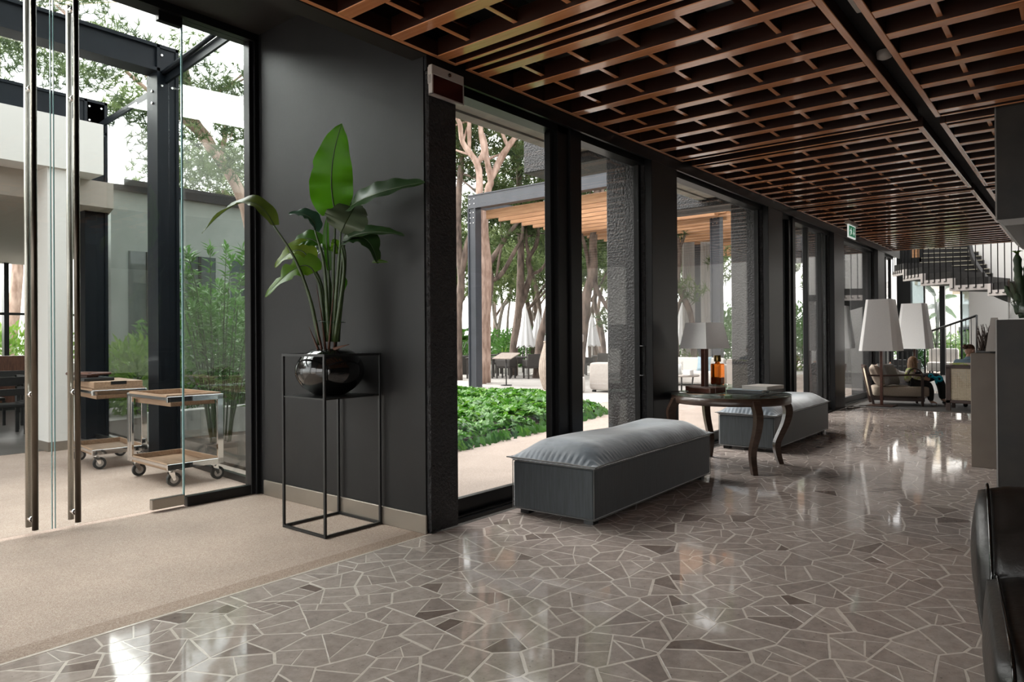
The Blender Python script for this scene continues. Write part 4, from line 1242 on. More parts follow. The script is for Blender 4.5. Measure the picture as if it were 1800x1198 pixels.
MT['needles'] = tone_leaf_mat('needles', (0.032, 0.058, 0.020), (0.105, 0.155, 0.052), (0.27, 0.335, 0.135), 0.4, 0.6)

# ------------------------------------------------------------------ ivy bed
bed_poly = [(5.7, 6.15), (6.4, 6.2), (9.0, 6.55), (11.25, 6.95), (12.2, 8.9), (12.9, 10.3), (11.9, 11.6), (9.6, 11.2), (7.2, 8.8)]
ivy = empty('ivy_bed', (8.5, 9.0, 0), 'low bed of glossy green ivy spilling over its edge beside the path', 'ivy')
MB().prism([(8.4+(x-8.4)*0.97, 9+(y-9)*0.97) for x, y in bed_poly], 'z', -0.05, 0.10).build('soil', MT['soil'], ivy)
def inside(x, y, P):
    c = False
    for i in range(len(P)):
        (a, b_), (p, q) = P[i], P[(i+1) % len(P)]
        if (b_ > y) != (q > y) and x < (p-a)*(y-b_)/(q-b_)+a: c = not c
    return c
def edge_d(x, y, P):
    best = 9
    for i in range(len(P)):
        (a, b_), (p, q) = P[i], P[(i+1) % len(P)]
        dx, dy = p-a, q-b_
        t = max(0, min(1, ((x-a)*dx+(y-b_)*dy)/(dx*dx+dy*dy)))
        best = min(best, math.hypot(x-a-dx*t, y-b_-dy*t))
    return best
IVY_OUT = [(0, -0.15), (0.22, -0.42), (0.36, -0.30), (0.34, -0.10), (0.62, 0.02), (0.46, 0.22), (0.24, 0.34), (0.10, 0.62), (0, 0.80)]
IVY_OUT = IVY_OUT + [(-x, y) for x, y in IVY_OUT[-2:0:-1]]
def ivy_leaf(p, size, yaw_, tilt, roll_, rnd):
    M = Matrix.Rotation(yaw_, 3, 'Z') @ Matrix.Rotation(tilt, 3, 'X') @ Matrix.Rotation(roll_, 3, 'Y')
    vs_ = [M @ Vector((0, 0.12*size, 0.0))]
    for (x, y) in IVY_OUT:
        vs_.append(M @ Vector((x*size, y*size, -0.28*abs(x)*size-0.10*size*max(0, y))))
    return [(v.x+p[0], v.y+p[1], v.z+p[2]) for v in vs_]
ri = random.Random(21)
N_O = len(IVY_OUT)
spots = []
while len(spots) < 5200:
    x, y = ri.uniform(4.3, 13.1), ri.uniform(6.0, 12.0)
    front = y-6.2 < 1.3
    if not front and ri.random() < 0.35: continue
    if inside(x, y, bed_poly):
        e_ = edge_d(x, y, bed_poly)
        z = 0.05+0.24*min(1, e_/0.45)**0.6+0.05*math.sin(x*2.3)*math.sin(y*2.9+1)+0.03*math.sin(x*7+y*5)
        z -= ri.uniform(0, 0.12)*ri.random()
        spots.append((x, y, z, e_))
    elif edge_d(x, y, bed_poly) < 0.10 and y < 7.6 and ri.random() < 0.8:
        spots.append((x, y, ri.uniform(0.015, 0.10), 0))
Vr, Fr, Tr = [], [], []
def near_key(s):
    d = Fv.x*s[0]+Fv.y*s[1]
    r_ = (Rv.x*s[0]+Rv.y*s[1])/d
    return d - s[2]*6 if -0.085 < r_ < 0.13 else 99
spots.sort(key=near_key)
for k, (x, y, z, e_) in enumerate(spots):
    edge_l = e_ < 0.12
    size = ri.uniform(0.085, 0.15)
    tilt = -ri.uniform(0.1, 0.9) if not edge_l else -ri.uniform(0.7, 1.3)
    yw = ri.uniform(0, 2*PI) if not edge_l else PI+ri.uniform(-0.7, 0.7)
    vs_ = ivy_leaf((0, 0, 0) if k < 299 else (x, y, z), size, yw, tilt, ri.uniform(-0.4, 0.4), ri)
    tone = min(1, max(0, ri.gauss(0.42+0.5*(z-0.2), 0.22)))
    fs = [(0, 1+i, 1+(i+1) % N_O) for i in range(N_O)]
    if k < 299:
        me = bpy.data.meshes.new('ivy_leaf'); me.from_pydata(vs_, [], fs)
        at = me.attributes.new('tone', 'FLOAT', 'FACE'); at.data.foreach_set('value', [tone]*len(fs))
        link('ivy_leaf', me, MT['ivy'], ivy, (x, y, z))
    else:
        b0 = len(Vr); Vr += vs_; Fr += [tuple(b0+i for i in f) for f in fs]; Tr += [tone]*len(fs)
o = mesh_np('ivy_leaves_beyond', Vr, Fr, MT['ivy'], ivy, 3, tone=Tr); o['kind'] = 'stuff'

# ------------------------------------------------------------------ stone pines
def needles(centres, radii, n_tuft, seed, size=0.24, squash=0.6):
    """arrays of fine needle triangles in tufts scattered through balls"""
    r = np.random.default_rng(seed)
    C_ = []; T_ = []
    for c, R_ in zip(centres, radii):
        n_ = max(4, int(n_tuft*R_*R_))
        u = r.normal(size=(n_, 3)); u /= np.linalg.norm(u, axis=1)[:, None]
        rad = R_*r.random(n_)**0.45
        p = np.array(c)+u*rad[:, None]*np.array([1, 1, squash])
        C_.append(p)
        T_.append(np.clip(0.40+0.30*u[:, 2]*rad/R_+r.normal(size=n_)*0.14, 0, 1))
    P_ = np.concatenate(C_); tn = np.concatenate(T_)
    K = 7
    n_ = len(P_)
    d = r.normal(size=(n_, K, 3)); d[:, :, 2] += 0.45
    d /= np.linalg.norm(d, axis=2)[:, :, None]
    s = r.normal(size=(n_, K, 3)); s -= d*(s*d).sum(2)[:, :, None]; s /= np.linalg.norm(s, axis=2)[:, :, None]
    L = size*(0.7+0.6*r.random((n_, K, 1))); w = size*0.085
    b0 = P_[:, None, :]
    V = np.stack([b0-s*w, b0+s*w, b0+d*L], axis=2).reshape(-1, 3)
    Fc = np.arange(len(V)).reshape(-1, 3)
    return V, Fc, np.repeat(tn, K)

PINES = {
    'a': [
        ([(17.43, 16.6, 0.38), (17.45, 16.57, 2.08), (17.49, 16.52, 3.47), (17.4, 16.61, 4.79), (17.44, 16.55, 6.34), (17.51, 16.47, 7.69), (17.57, 16.38, 8.95), (17.59, 16.35, 10.01)], 0.155, 0.077),
        ([(17.49, 16.52, 3.47), (17.61, 16.36, 4.4), (17.72, 16.22, 5.08), (17.81, 16.11, 6.14), (17.92, 15.96, 7.3)], 0.135, 0.058),
    ],
    'b': [
        ([(16.44, 14.66, 0.34), (16.43, 14.65, 3.08), (16.4, 14.67, 4.86), (16.37, 14.71, 5.96), (16.35, 14.73, 6.81), (16.13, 15.0, 7.52), (15.99, 15.16, 8.15), (15.81, 15.37, 8.59)], 0.160, 0.053),
        ([(16.35, 14.73, 6.81), (16.44, 14.61, 7.24), (16.47, 14.57, 7.87), (16.51, 14.52, 8.58), (16.6, 14.41, 9.47)], 0.106, 0.053),
        ([(16.2, 14.9, 7.31), (16.15, 14.96, 8.16), (16.17, 14.93, 8.94)], 0.089, 0.044),
    ],
    'c': [
        ([(16.9, 14.89, 0.31), (16.91, 14.86, 2.03), (16.91, 14.85, 3.67), (16.89, 14.87, 5.03), (16.97, 14.76, 6.13), (17.0, 14.73, 6.42), (16.9, 14.84, 7.11), (16.86, 14.89, 7.66), (16.81, 14.94, 8.2), (16.84, 14.9, 9.29)], 0.154, 0.063),
        ([(17.0, 14.73, 6.42), (17.2, 14.47, 7.15), (17.36, 14.27, 7.47), (17.49, 14.11, 7.78), (17.69, 13.87, 8.28), (17.89, 13.61, 8.92)], 0.127, 0.054),
        ([(17.36, 14.27, 7.47), (17.25, 14.41, 7.91), (17.16, 14.52, 8.56)], 0.073, 0.036),
    ],
    'd': [
        ([(19.51, 17.22, 0.14), (19.51, 17.21, 1.71), (19.62, 17.07, 3.47), (19.6, 17.09, 4.1), (19.86, 16.76, 4.72), (20.18, 16.37, 5.39), (20.47, 16.01, 6.1)], 0.168, 0.052),
        ([(19.62, 17.07, 3.47), (19.91, 16.71, 3.8), (20.18, 16.38, 4.55), (20.33, 16.19, 5.18), (20.38, 16.12, 6.1)], 0.105, 0.042),
        ([(19.77, 16.89, 3.64), (19.87, 16.75, 4.49), (19.93, 16.68, 5.06)], 0.063, 0.031),
    ],
    'e': [
        ([(20.95, 17.04, 0.19), (20.96, 17.02, 1.06), (21.09, 16.85, 2.58), (21.12, 16.81, 3.89), (21.15, 16.76, 5.63), (21.14, 16.77, 7.15), (21.09, 16.82, 8.68)], 0.174, 0.109),
        ([(21.1, 16.84, 2.47), (21.31, 16.58, 3.23), (21.37, 16.51, 3.89), (21.37, 16.5, 4.41), (21.51, 16.33, 4.97), (21.48, 16.36, 5.63), (21.54, 16.28, 6.71)], 0.142, 0.054),
        ([(21.37, 16.5, 4.36), (21.29, 16.6, 4.97), (21.26, 16.63, 5.74)], 0.087, 0.044),
        ([(21.38, 16.49, 3.84), (21.6, 16.22, 3.99), (21.75, 16.03, 4.25), (21.86, 15.89, 4.49), (22.09, 15.62, 4.97)], 0.076, 0.033),
    ],
    'g': [
        ([(19.91, 15.15, 0.17), (19.99, 15.05, 1.28), (20.09, 14.92, 1.99), (20.23, 14.74, 3.05), (20.32, 14.63, 3.9), (20.45, 14.46, 4.9), (20.52, 14.37, 6.32)], 0.161, 0.081),
    ],
    'h': [
        ([(20.01, 13.45, 0.21), (20.11, 13.32, 1.86), (20.19, 13.21, 2.73), (20.28, 13.1, 3.64), (20.38, 12.97, 4.74), (20.43, 12.9, 5.53), (20.46, 12.86, 7.08)], 0.174, 0.116),
        ([(20.11, 13.32, 1.82), (20.25, 13.13, 3.21), (20.11, 13.3, 4.66), (19.88, 13.58, 5.54)], 0.097, 0.048),
        ([(20.3, 13.07, 3.4), (20.47, 12.86, 2.92), (20.62, 12.69, 2.51), (20.79, 12.48, 2.04)], 0.097, 0.058),
    ],
    'k': [
        ([(25.71, 15.96, 0.03), (25.68, 15.98, 1.09), (25.61, 16.07, 1.96), (25.52, 16.18, 2.79), (25.47, 16.23, 3.9), (25.5, 16.18, 5.11)], 0.121, 0.073),
    ],
    'm': [
        ([(22.53, 10.37, 0.09), (22.42, 10.49, 2.03), (22.26, 10.68, 2.9), (22.15, 10.81, 3.38), (22.18, 10.77, 4.12), (22.14, 10.81, 5.13)], 0.116, 0.077),
        ([(22.19, 10.76, 3.19), (22.29, 10.65, 3.03), (22.36, 10.56, 2.96)], 0.048, 0.029),
        ([(22.26, 10.68, 2.8), (22.14, 10.83, 2.03), (22.09, 10.9, 0.48)], 0.077, 0.097),
    ],
    'p': [
        ([(8.05, 13.07, 1.55), (7.87, 13.28, 3.25), (7.68, 13.5, 4.42), (7.49, 13.73, 5.01), (7.29, 13.98, 5.41), (7.06, 14.25, 5.93), (7.02, 14.29, 6.53), (6.99, 14.33, 7.24)], 0.129, 0.070),
        ([(7.39, 13.85, 5.27), (7.33, 13.92, 5.6), (7.18, 14.1, 5.89), (7.13, 14.16, 6.42)], 0.058, 0.035),
        ([(7.45, 13.78, 5.17), (7.46, 13.76, 5.59), (7.58, 13.61, 5.76), (7.69, 13.48, 6.18)], 0.058, 0.035),
    ],
    'q': [
        ([(24.56, 7.88, -0.03), (24.54, 7.9, 1.23), (24.49, 7.95, 2.78), (24.52, 7.91, 4.33), (24.47, 7.96, 5.49)], 0.135, 0.097),
    ],
}
GREY = [
    ([(30.38, 26.04, -0.07), (30.49, 25.9, 1.86), (30.65, 25.69, 3.15), (30.84, 25.46, 3.53), (30.96, 25.31, 4.6), (30.9, 25.37, 6.05)], 0.129, 0.048),
    ([(30.49, 25.9, 1.86), (30.35, 26.07, 2.51), (30.27, 26.16, 3.48), (30.17, 26.28, 4.44), (30.21, 26.23, 5.09)], 0.097, 0.032),
    ([(30.65, 25.69, 2.99), (30.57, 25.78, 4.12), (30.49, 25.88, 5.09)], 0.081, 0.032),
    ([(30.83, 25.49, -0.08), (30.82, 25.5, 2.18), (30.9, 25.39, 3.47), (31.08, 25.15, 5.08)], 0.097, 0.032),
    ([(32.51, 23.44, -0.1), (31.75, 24.35, 2.49), (31.84, 24.24, 3.78), (32.0, 24.03, 5.07)], 0.065, 0.032),
]
PINE_INFO = {
 'a': ('twin-stemmed pine at the left edge of the first window, behind the planter', 'bark_dark', [(18.2, 18.4, 8.6, 2.0), (19.3, 18.6, 7.4, 1.6), (18.0, 17.2, 9.4, 1.9), (20.2, 19.5, 6.2, 1.5)]),
 'b': ('pinkish-barked pine forking high, directly left of the pergola corner post top', 'bark_pink', [(17.2, 16.0, 9.3, 1.7), (18.6, 17.6, 8.8, 1.8), (16.6, 17.2, 8.2, 1.5)]),
 'c': ('pinkish-barked pine with wide fork above the pergola beam, behind its corner post', 'bark_pink', [(18.6, 15.6, 8.9, 1.6), (19.8, 16.0, 8.2, 1.7), (20.6, 17.0, 7.0, 1.6)]),
 'd': ('dark low-forking pine with long slanting boughs just right of the pergola post', 'bark_dark', [(21.0, 18.2, 6.6, 1.7), (22.0, 17.6, 6.2, 1.5), (22.8, 18.6, 5.8, 1.6)]),
 'e': ('tall dark pine behind the closed white parasols with a curved side bough', 'bark_dark', [(21.8, 16.6, 7.8, 1.8), (23.0, 16.4, 6.8, 1.6), (24.0, 18.0, 6.0, 1.5), (23.6, 15.8, 5.4, 1.2), (23.5, 17.0, 10.4, 1.9)]),
 'g': ('leaning pine at the right edge of the first window behind the wicker jar', 'bark_dark', [(21.2, 14.6, 7.4, 1.7), (23.4, 15.2, 6.6, 1.6), (22.6, 14.8, 10.0, 1.9), (24.0, 15.5, 12.3, 1.9)]),
 'h': ('stout three-boughed pine seen beside the rough black column in the first glazing', 'bark_dark', [(20.4, 12.9, 8.0, 1.8), (22.0, 13.6, 6.8, 1.5), (24.6, 15.0, 5.6, 1.6), (22.3, 13.6, 10.3, 1.9), (23.8, 14.2, 12.4, 1.9)]),
 'k': ('thin straight pine behind the grey outdoor sofa', 'bark_dark', [(27.0, 17.2, 5.6, 1.7), (28.6, 17.4, 5.0, 1.5), (27.6, 16.6, 9.0, 2.0), (28.5, 15.6, 11.5, 2.1)]),
 'm': ('crooked slim pine beside the pleated curtains, above the table lamp', 'bark_dark', [(22.2, 10.6, 6.6, 1.3), (25.6, 13.0, 4.8, 1.4), (27.5, 13.6, 4.4, 1.5), (24.4, 12.0, 9.4, 1.8), (25.8, 12.3, 11.9, 2.0), (24.0, 10.6, 8.6, 1.5)]),
 'p': ('leaning pine behind the glazed passage, over the oleander', 'bark_pink', [(6.2, 14.0, 6.4, 1.2), (5.6, 13.0, 5.6, 0.9), (8.4, 12.6, 7.4, 1.4), (7.0, 12.6, 5.2, 0.8), (4.6, 14.2, 7.4, 1.2)]),
 'q': ('pine trunk behind the narrow third window beside its planter', 'bark_pink', [(22.2, 8.2, 6.4, 1.4), (25.0, 9.0, 4.4, 1.2), (24.0, 9.0, 9.6, 2.0)]),
}
for key, (lab, bk, crown) in PINE_INFO.items():
    base = PINES[key][0][0][0]
    t = empty('pine_tree', (base[0], base[1], 0), lab, 'tree', 'pines on the terrace')
    tr_ = MB(); rp_ = random.Random(ord(key))
    centres, radii = [], []
    for bi, (pts, r0, r1) in enumerate(PINES[key]):
        pts = [list(p) for p in pts]
        pts = [(p[0]+rp_.uniform(-.12, .12)*(i > 0)*(1 if bi else 0.5), p[1]+rp_.uniform(-.12, .12)*(i > 0)*(1 if bi else 0.5), max(p[2], -0.05) if i == 0 else p[2]) for i, p in enumerate(pts)]
        if bi == 0: pts[0] = (pts[0][0], pts[0][1], -0.06)
        pth = smooth_path(pts, 5)
        nn = len(pth)
        tr_.tube(pth, [(r0+(r1-r0)*i/(nn-1))*(1+0.07*rp_.uniform(-1, 1))*(0.55+0.15*i if bi and i < 3 else 1) for i in range(nn)], 9)
        tip = pth[-1]
        centres.append(tuple(tip)); radii.append(0.8)
        for k in range(3):          # twigs towards the crown
            s = pth[int(nn*rp_.uniform(0.6, 0.98))]
            c = crown[rp_.randrange(len(crown))]
            if (Vector(c[:3])-s).length < 3.6:
                m_ = (s+Vector(c[:3]))/2+Vector((rp_.uniform(-.3, .3), rp_.uniform(-.3, .3), rp_.uniform(-.2, .3)))
                tr_.tube(smooth_path([s, m_, Vector(c[:3])], 4), [r1*0.8*(1-0.09*i) for i in range(9)], 5)
    tr_.build('trunk', MT[bk], t)
    for (x, y, z, R_) in crown:
        for k in range(9):
            centres.append((x+rp_.gauss(0, R_*0.55), y+rp_.gauss(0, R_*0.55), z+rp_.gauss(0, R_*0.28))); radii.append(R_*rp_.uniform(0.3, 0.55))
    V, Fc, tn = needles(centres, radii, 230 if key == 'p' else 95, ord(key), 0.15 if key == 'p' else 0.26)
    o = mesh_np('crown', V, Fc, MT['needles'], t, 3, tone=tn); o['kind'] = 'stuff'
lab_g = ['pale grey bare-stemmed small tree far off, left of the parasols', 'thin pale grey tree far off behind the taller parasol']
for gi, sel in enumerate(((0, 1, 2, 3), (4,))):
    base = GREY[sel[0]][0][0]
    t = empty('grey_tree', (base[0], base[1], 0), lab_g[gi], 'tree')
    tr_ = MB()
    cs = []
    for k in sel:
        pts, r0, r1 = GREY[k]
        pth = smooth_path([(p[0], p[1], max(p[2], -0.06)) for p in pts], 4)
        tr_.tube(pth, [r0+(r1-r0)*i/(len(pth)-1) for i in range(len(pth))], 7)
        cs.append(tuple(pth[-1]))
    tr_.build('trunk', MT['bark_grey'], t)
    V, Fc, tn = needles([(c[0]+dx, c[1]+dy, c[2]+0.5+dz) for c in cs for dx, dy, dz in ((0, 0, 0), (1.2, -.8, .4), (-1, .9, .6))], [1.3]*(len(cs)*3), 60, 50+gi, 0.32)
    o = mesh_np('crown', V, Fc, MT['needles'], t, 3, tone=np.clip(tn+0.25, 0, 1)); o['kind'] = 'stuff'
# the pine wood behind: whole trees, each with its own trunk and crown
rw = random.Random(3)
wood = [(25.0, 24.0), (28.5, 27.5), (30.0, 23.0), (27.0, 20.8), (32.5, 20.5), (33.0, 25.5), (24.0, 28.5), (36.5, 21.5), (31.5, 16.5), (36.0, 17.0), (33.0, 13.2), (38.0, 13.6), (22.5, 22.5), (29.5, 19.0), (40.0, 25.0), (35.0, 30.0)]
for wi, (x, y) in enumerate(wood):
    t = empty('pine_tree', (x, y, 0), 'distant green pine of the wood behind the terrace', 'tree', 'pine wood behind the terrace')
    h = rw.uniform(4.6, 6.2)
    top = (x+rw.uniform(-.5, .5), y+rw.uniform(-.5, .5), h)
    MB().tube(smooth_path([(x, y, -0.07), (x+rw.uniform(-.3, .3), y+rw.uniform(-.3, .3), h*0.5), top], 4), [0.17, 0.16, 0.15, 0.14, 0.13, 0.12, 0.11, 0.10, 0.09], 7).tube(smooth_path([(x+(top[0]-x)*.5, y+(top[1]-y)*.5, h*0.55), (x+0.5, y-0.4, h*0.75), (x+1.0, y-0.8, h*0.95)], 3), [0.09, 0.08, 0.07, 0.06, 0.05, 0.05, 0.04], 6).build('trunk', MT['bark_dark'], t)
    cs = [(top[0]+rw.gauss(0, 1.3), top[1]+rw.gauss(0, 1.3), h+rw.gauss(0.3, 0.75)) for _ in range(14)]
    V, Fc, tn = needles(cs, [rw.uniform(0.8, 1.3) for _ in cs], 42, 100+wi, 0.34)
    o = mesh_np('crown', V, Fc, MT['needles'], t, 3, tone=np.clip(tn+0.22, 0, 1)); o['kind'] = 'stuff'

# ------------------------------------------------------------------ pergola
pg = empty('pergola', (17.5, 11.0, 0), 'dark steel pergola with deep timber slats over the terrace', 'pergola')
def ibeam_y(x, y0, y1, z0, z1, m, name='steel_beam'):
    o = MB().box(x-0.13, x+0.13, y0, y1, z1-0.03, z1).box(x-0.13, x+0.13, y0, y1, z0, z0+0.03).box(x-0.11, x-0.06, y0, y1, z0+0.03, z1-0.03).build(name, m, pg)
    return o
YA, YB = 8.05, 13.95
for xi, x in enumerate((15.2, 20.0, 24.8)):
    bmo = ibeam_y(x, YA, YB, 5.17, 5.56, MT['pergola_steel'])
    bolt_grid([(x-0.13+0.02, y, z) for y in (YB-0.08, YB-0.25, 11.15, 11.0) for z in (5.44, 5.30)], 'x', bmo, 0.022)
    for y in (YB-0.15, 8.5):
        p_ = MB().box(x-0.13, x+0.13, y-0.15, y-0.11, -0.07, 5.17).box(x-0.13, x+0.13, y+0.11, y+0.15, -0.07, 5.17).box(x-0.10, x-0.05, y-0.11, y+0.11, -0.07, 5.17).build('post', MT['pergola_steel'], pg)
        bolt_grid([(x-0.10, y+dy, z) for dy in (-0.06, 0.06) for z in (5.05, 4.9, 4.75)], 'x', p_, 0.02)
for y in (8.2, 13.8):
    MB().box(15.2, 24.8, y-0.05, y+0.05, 5.2, 5.5).build('edge_beam', MT['pergola_steel'], pg)
xs_ = [15.55+0.56*k for k in range(8)] + [20.35+0.56*k for k in range(8)] + [25.1+0.56*k for k in range(9)]
slat_me = None
for k, x in enumerate(xs_):
    if slat_me is None:
        o = MB().box(x-0.04, x+0.04, 8.32, 13.62, 4.90, 5.15, 0.004).build('slat', MT['pergola_wood'], pg, at=(x, 10.97, 5.02))
        slat_me = o.data
    else:
        link('slat', slat_me, None, pg, (x, 10.97, 5.02))
MB().box(19.72, 19.80, 7.95, 13.62, 4.90, 5.14, 0.004).build('fascia_board', MT['pergola_wood'], pg)
MB().box(19.64, 19.72, 8.3, 13.62, 4.93, 5.10, 0.004).build('fascia_board', MT['pergola_wood'], pg)
for y in (8.25, 8.75, 9.3):
    MB().box(19.60, 19.66, y-0.2, y+0.2, 4.98, 5.17, 0.004).build('joint_block', MT['pergola_wood'], pg)

# pleated curtains between the far posts
def curtain(x0, y0, x1, y1, label, z1=4.9):
    def P(u, v):
        x = x0+(x1-x0)*u; y = y0+(y1-y0)*u
        w = 0.05*math.sin(u*14*PI)
        return (x+w*0.7, y+w*0.7, 0.02+(z1-0.02)*v)
    tag(MB().grid(P, 70, 3).build('curtain', MT['curtain'], at=(x0, y0, 0), fix=False), label, 'curtain', 'pergola curtains')
curtain(24.55, 11.05, 24.75, 10.45, 'grey pleated curtain hanging at the pergola, just right of the slim dark post')
curtain(24.2, 11.62, 24.35, 11.2, 'grey pleated curtain hanging at the pergola, just left of the slim dark post')
tag(thing('curtain_post', MB().box(25.3, 25.5, 11.4, 11.68, -0.07, 5.0), MT['pergola_steel'], (25.4, 11.55, 0), 'slim dark post between two grey pleated curtains', 'post'))

# ------------------------------------------------------------------ closed parasols
def parasol(x, y, h, label, z0=1.15):
    t = empty('parasol', (x, y, 0), label, 'parasol', 'closed white parasols')
    MB().tube([(x, y, -0.01), (x, y, h)], 0.028, 8).build('pole', MT['white_paint'], t)
    MB().lathe((x, y, 0), [(0.28, -0.004), (0.28, 0.04), (0.06, 0.06), (0.04, 0.25)], 20).build('base', MT['white_paint'], t)
    def P(u, v):
        a = 2*PI*u
        r_ = (0.015+0.30*(1-v)**0.9)*(1+0.14*math.cos(8*a))
        return (x+r_*math.cos(a), y+r_*math.sin(a), z0+(h-z0)*v - (0.05*(1+math.cos(8*a))*(1-v)**4))
    MB().grid(P, 65, 10).build('canopy', MT['parasol'], t, fix=False)
    MB().cyl((x, y), 0.03, h-0.02, h+0.05, 8, 0.01).build('finial', MT['white_paint'], t)
parasol(20.7, 16.24, 2.55, 'closed white parasol, the fuller one left of its twin in the first window')
parasol(21.95, 16.60, 2.50, 'closed white parasol standing behind its twin, partly hidden by the wicker jar')
parasol(23.7, 15.26, 2.34, 'closed white parasol behind the grey outdoor sofa')
parasol(27.6, 13.3, 2.9, 'closed white parasol beside the crooked slim pine')

# ------------------------------------------------------------------ dining set in dark wicker
def wicker_chair_parts(t):
    MB().box(-0.27, 0.27, -0.27, 0.27, 0.36, 0.44, 0.02).build('seat', MT['wicker_dark'], t)
    MB().box(-0.27, 0.27, 0.22, 0.28, 0.42, 0.86, 0.015).build('backrest', MT['wicker_dark'], t)
    for s_ in (-1, 1):
        MB().box(s_*0.27-0.03, s_*0.27+0.03, -0.25, 0.27, 0.42, 0.66, 0.012).build('arm', MT['wicker_dark'], t)
    for (x, y) in ((-.24, -.24), (.24, -.24), (-.24, .25), (.24, .25)):
        MB().box(x-0.025, x+0.025, y-0.025, y+0.025, 0, 0.37).build('leg', MT['wicker_dark'], t)
wc = empty('wicker_chair', (0, 0, 0), None, 'chair', 'dark wicker dining chairs on the terrace')
wicker_chair_parts(wc)
chairs = [(18.3, 17.45, 0.6), (19.3, 17.2, 2.2), (19.0, 16.35, -0.9), (20.25, 16.45, 2.0), (19.75, 15.35, -0.9), (21.25, 15.9, 2.1), (21.1, 19.5, -0.5), (21.8, 18.7, 2.5), (22.7, 18.3, -0.5), (22.6, 14.6, -0.9), (21.75, 13.45, -0.9), (23.2, 14.0, 2.2)]
TABLES = ((18.85, 16.85), (20.1, 15.9), (21.9, 19.3), (22.5, 13.9))
def pushed(x, y):
    # clear of the tables, the parasol feet and the planter, still facing their table
    for _ in range(6):
        for (a, b_, r_) in [(t_[0], t_[1], 0.98) for t_ in TABLES]+[(20.7, 16.24, 0.72), (21.95, 16.60, 0.72), (20.6, 19.55, 1.1)]:
            d = math.hypot(x-a, y-b_)
            if d < r_: x, y = a+(x-a)/d*r_, b_+(y-b_)/d*r_
    t_ = min(TABLES, key=lambda t: math.hypot(x-t[0], y-t[1]))
    return x, y, math.atan2(t_[1]-y, t_[0]-x)+PI/2
chairs = [pushed(x, y) for x, y, a in chairs]
lab = 'dark wicker armchair at an outdoor dining table under the pines'
for i, (x, y, a) in enumerate(chairs):
    o = wc if i == 0 else copy_tree(wc)
    o.location = (x, y, -0.004); o.rotation_euler[2] = a; o['label'] = lab
dt = empty('dining_table', (0, 0, 0), None, 'table', 'dark outdoor dining tables')
MB().box(-0.5, 0.5, -0.5, 0.5, 0.70, 0.74, 0.008).build('tabletop', MT['wicker_dark'], dt)
for (x, y) in ((-.44, -.44), (.44, -.44), (-.44, .44), (.44, .44)):
    MB().box(x-0.03, x+0.03, y-0.03, y+0.03, 0, 0.70).build('leg', MT['wicker_dark'], dt)
for i, (x, y) in enumerate(((18.85, 16.85), (20.1, 15.9), (21.9, 19.3), (22.5, 13.9))):
    o = dt if i == 0 else copy_tree(dt)
    o.location = (x, y, -0.004); o.rotation_euler[2] = 0.65; o['label'] = 'square dark outdoor dining table among wicker chairs'
le = empty('menu_stand', (16.23, 13.49, 0), 'slim black pole stand with slanted pale board at the ivy bed end', 'stand')
MB().cyl((16.23, 13.49), 0.17, -0.004, 0.02, 20).build('base', MT['stand_black'], le)
MB().cyl((16.23, 13.49), 0.018, 0.02, 0.84, 8).build('pole', MT['stand_black'], le)
MB().obox((16.23, 13.49, 0.88), (0.24, 0.36, 0.012), (Vector((0.94, 0, 0.34)), Vector((0, 1, 0)), Vector((-0.34, 0, 0.94)))).build('board', MT['planter_wood'], le)

# wicker jar, sofa, outdoor lamp
jp = [(0.26, 0.0), (0.30, 0.06), (0.37, 0.28), (0.405, 0.52), (0.385, 0.80), (0.32, 1.05), (0.265, 1.25), (0.275, 1.31), (0.245, 1.31), (0.235, 1.24), (0.28, 1.05)]
jp = [(p.x, p.z) for p in smooth_path([(r_, 0, z) for r_, z in jp], 3)]
JX, JY = 15.62, 11.30
wj = empty('wicker_jar', (JX, JY, -0.004), 'tall rounded beige wicker jar at the far edge of the ivy bed', 'vase')
mbj = MB()
NJ = 72
rows = []
for (r_, z) in jp:
    for k in range(NJ):
        a = 2*PI*k/NJ
        q = r_*(1+0.012*(1 if k % 2 else -1))
        rows.append((JX+q*math.cos(a), JY+q*math.sin(a), z-0.004))
fs = [(i*NJ+k, i*NJ+(k+1) % NJ, (i+1)*NJ+(k+1) % NJ, (i+1)*NJ+k) for i in range(len(jp)-1) for k in range(NJ)] + [tuple(range(NJ))[::-1]]
mbj.add(rows, fs, False).build('body', MT['wicker_beige'], wj)
MB().tube([(JX+0.262*math.cos(2*PI*k/30), JY+0.262*math.sin(2*PI*k/30), 1.312) for k in range(31)], 0.02, 6).build('rim', MT['wicker_beige'], wj)
so = empty('outdoor_sofa', (16.1, 9.4, -0.004), 'grey block outdoor sofa seen between the frame and the rough column', 'sofa')
MB().soft(15.55, 15.85, 8.85, 10.12, 0.05, 0.77, 0.2).build('backrest', MT['outdoor_fabric'], so)
MB().soft(15.86, 16.7, 8.87, 10.10, 0.05, 0.42, 0.2).build('seat', MT['outdoor_fabric'], so)
MB().soft(15.86, 16.68, 9.9, 10.12, 0.40, 0.64, 0.25).build('armrest', MT['outdoor_fabric'], so)
for (x, y) in ((15.62, 8.95), (15.62, 10.0), (16.6, 8.95), (16.6, 10.0)):
    MB().box(x-0.04, x+0.04, y-0.04, y+0.04, -0.004, 0.05).build('foot', MT['stand_black'], so)
tag(MB().soft(15.0, 15.42, 10.13, 10.60, -0.004, 0.40, 0.2).build('ottoman', MT['pale_fabric'], at=(15.2, 10.35, -0.004)), 'pale cushioned ottoman just left of the grey outdoor sofa', 'ottoman')
ol = empty('outdoor_lamp', (17.3, 11.8, -0.004), 'outdoor post lamp with small rounded beige shade behind the pale ottoman', 'lamp')
MB().cyl((17.3, 11.8), 0.16, -0.004, 0.02, 16).build('base', MT['stand_black'], ol)
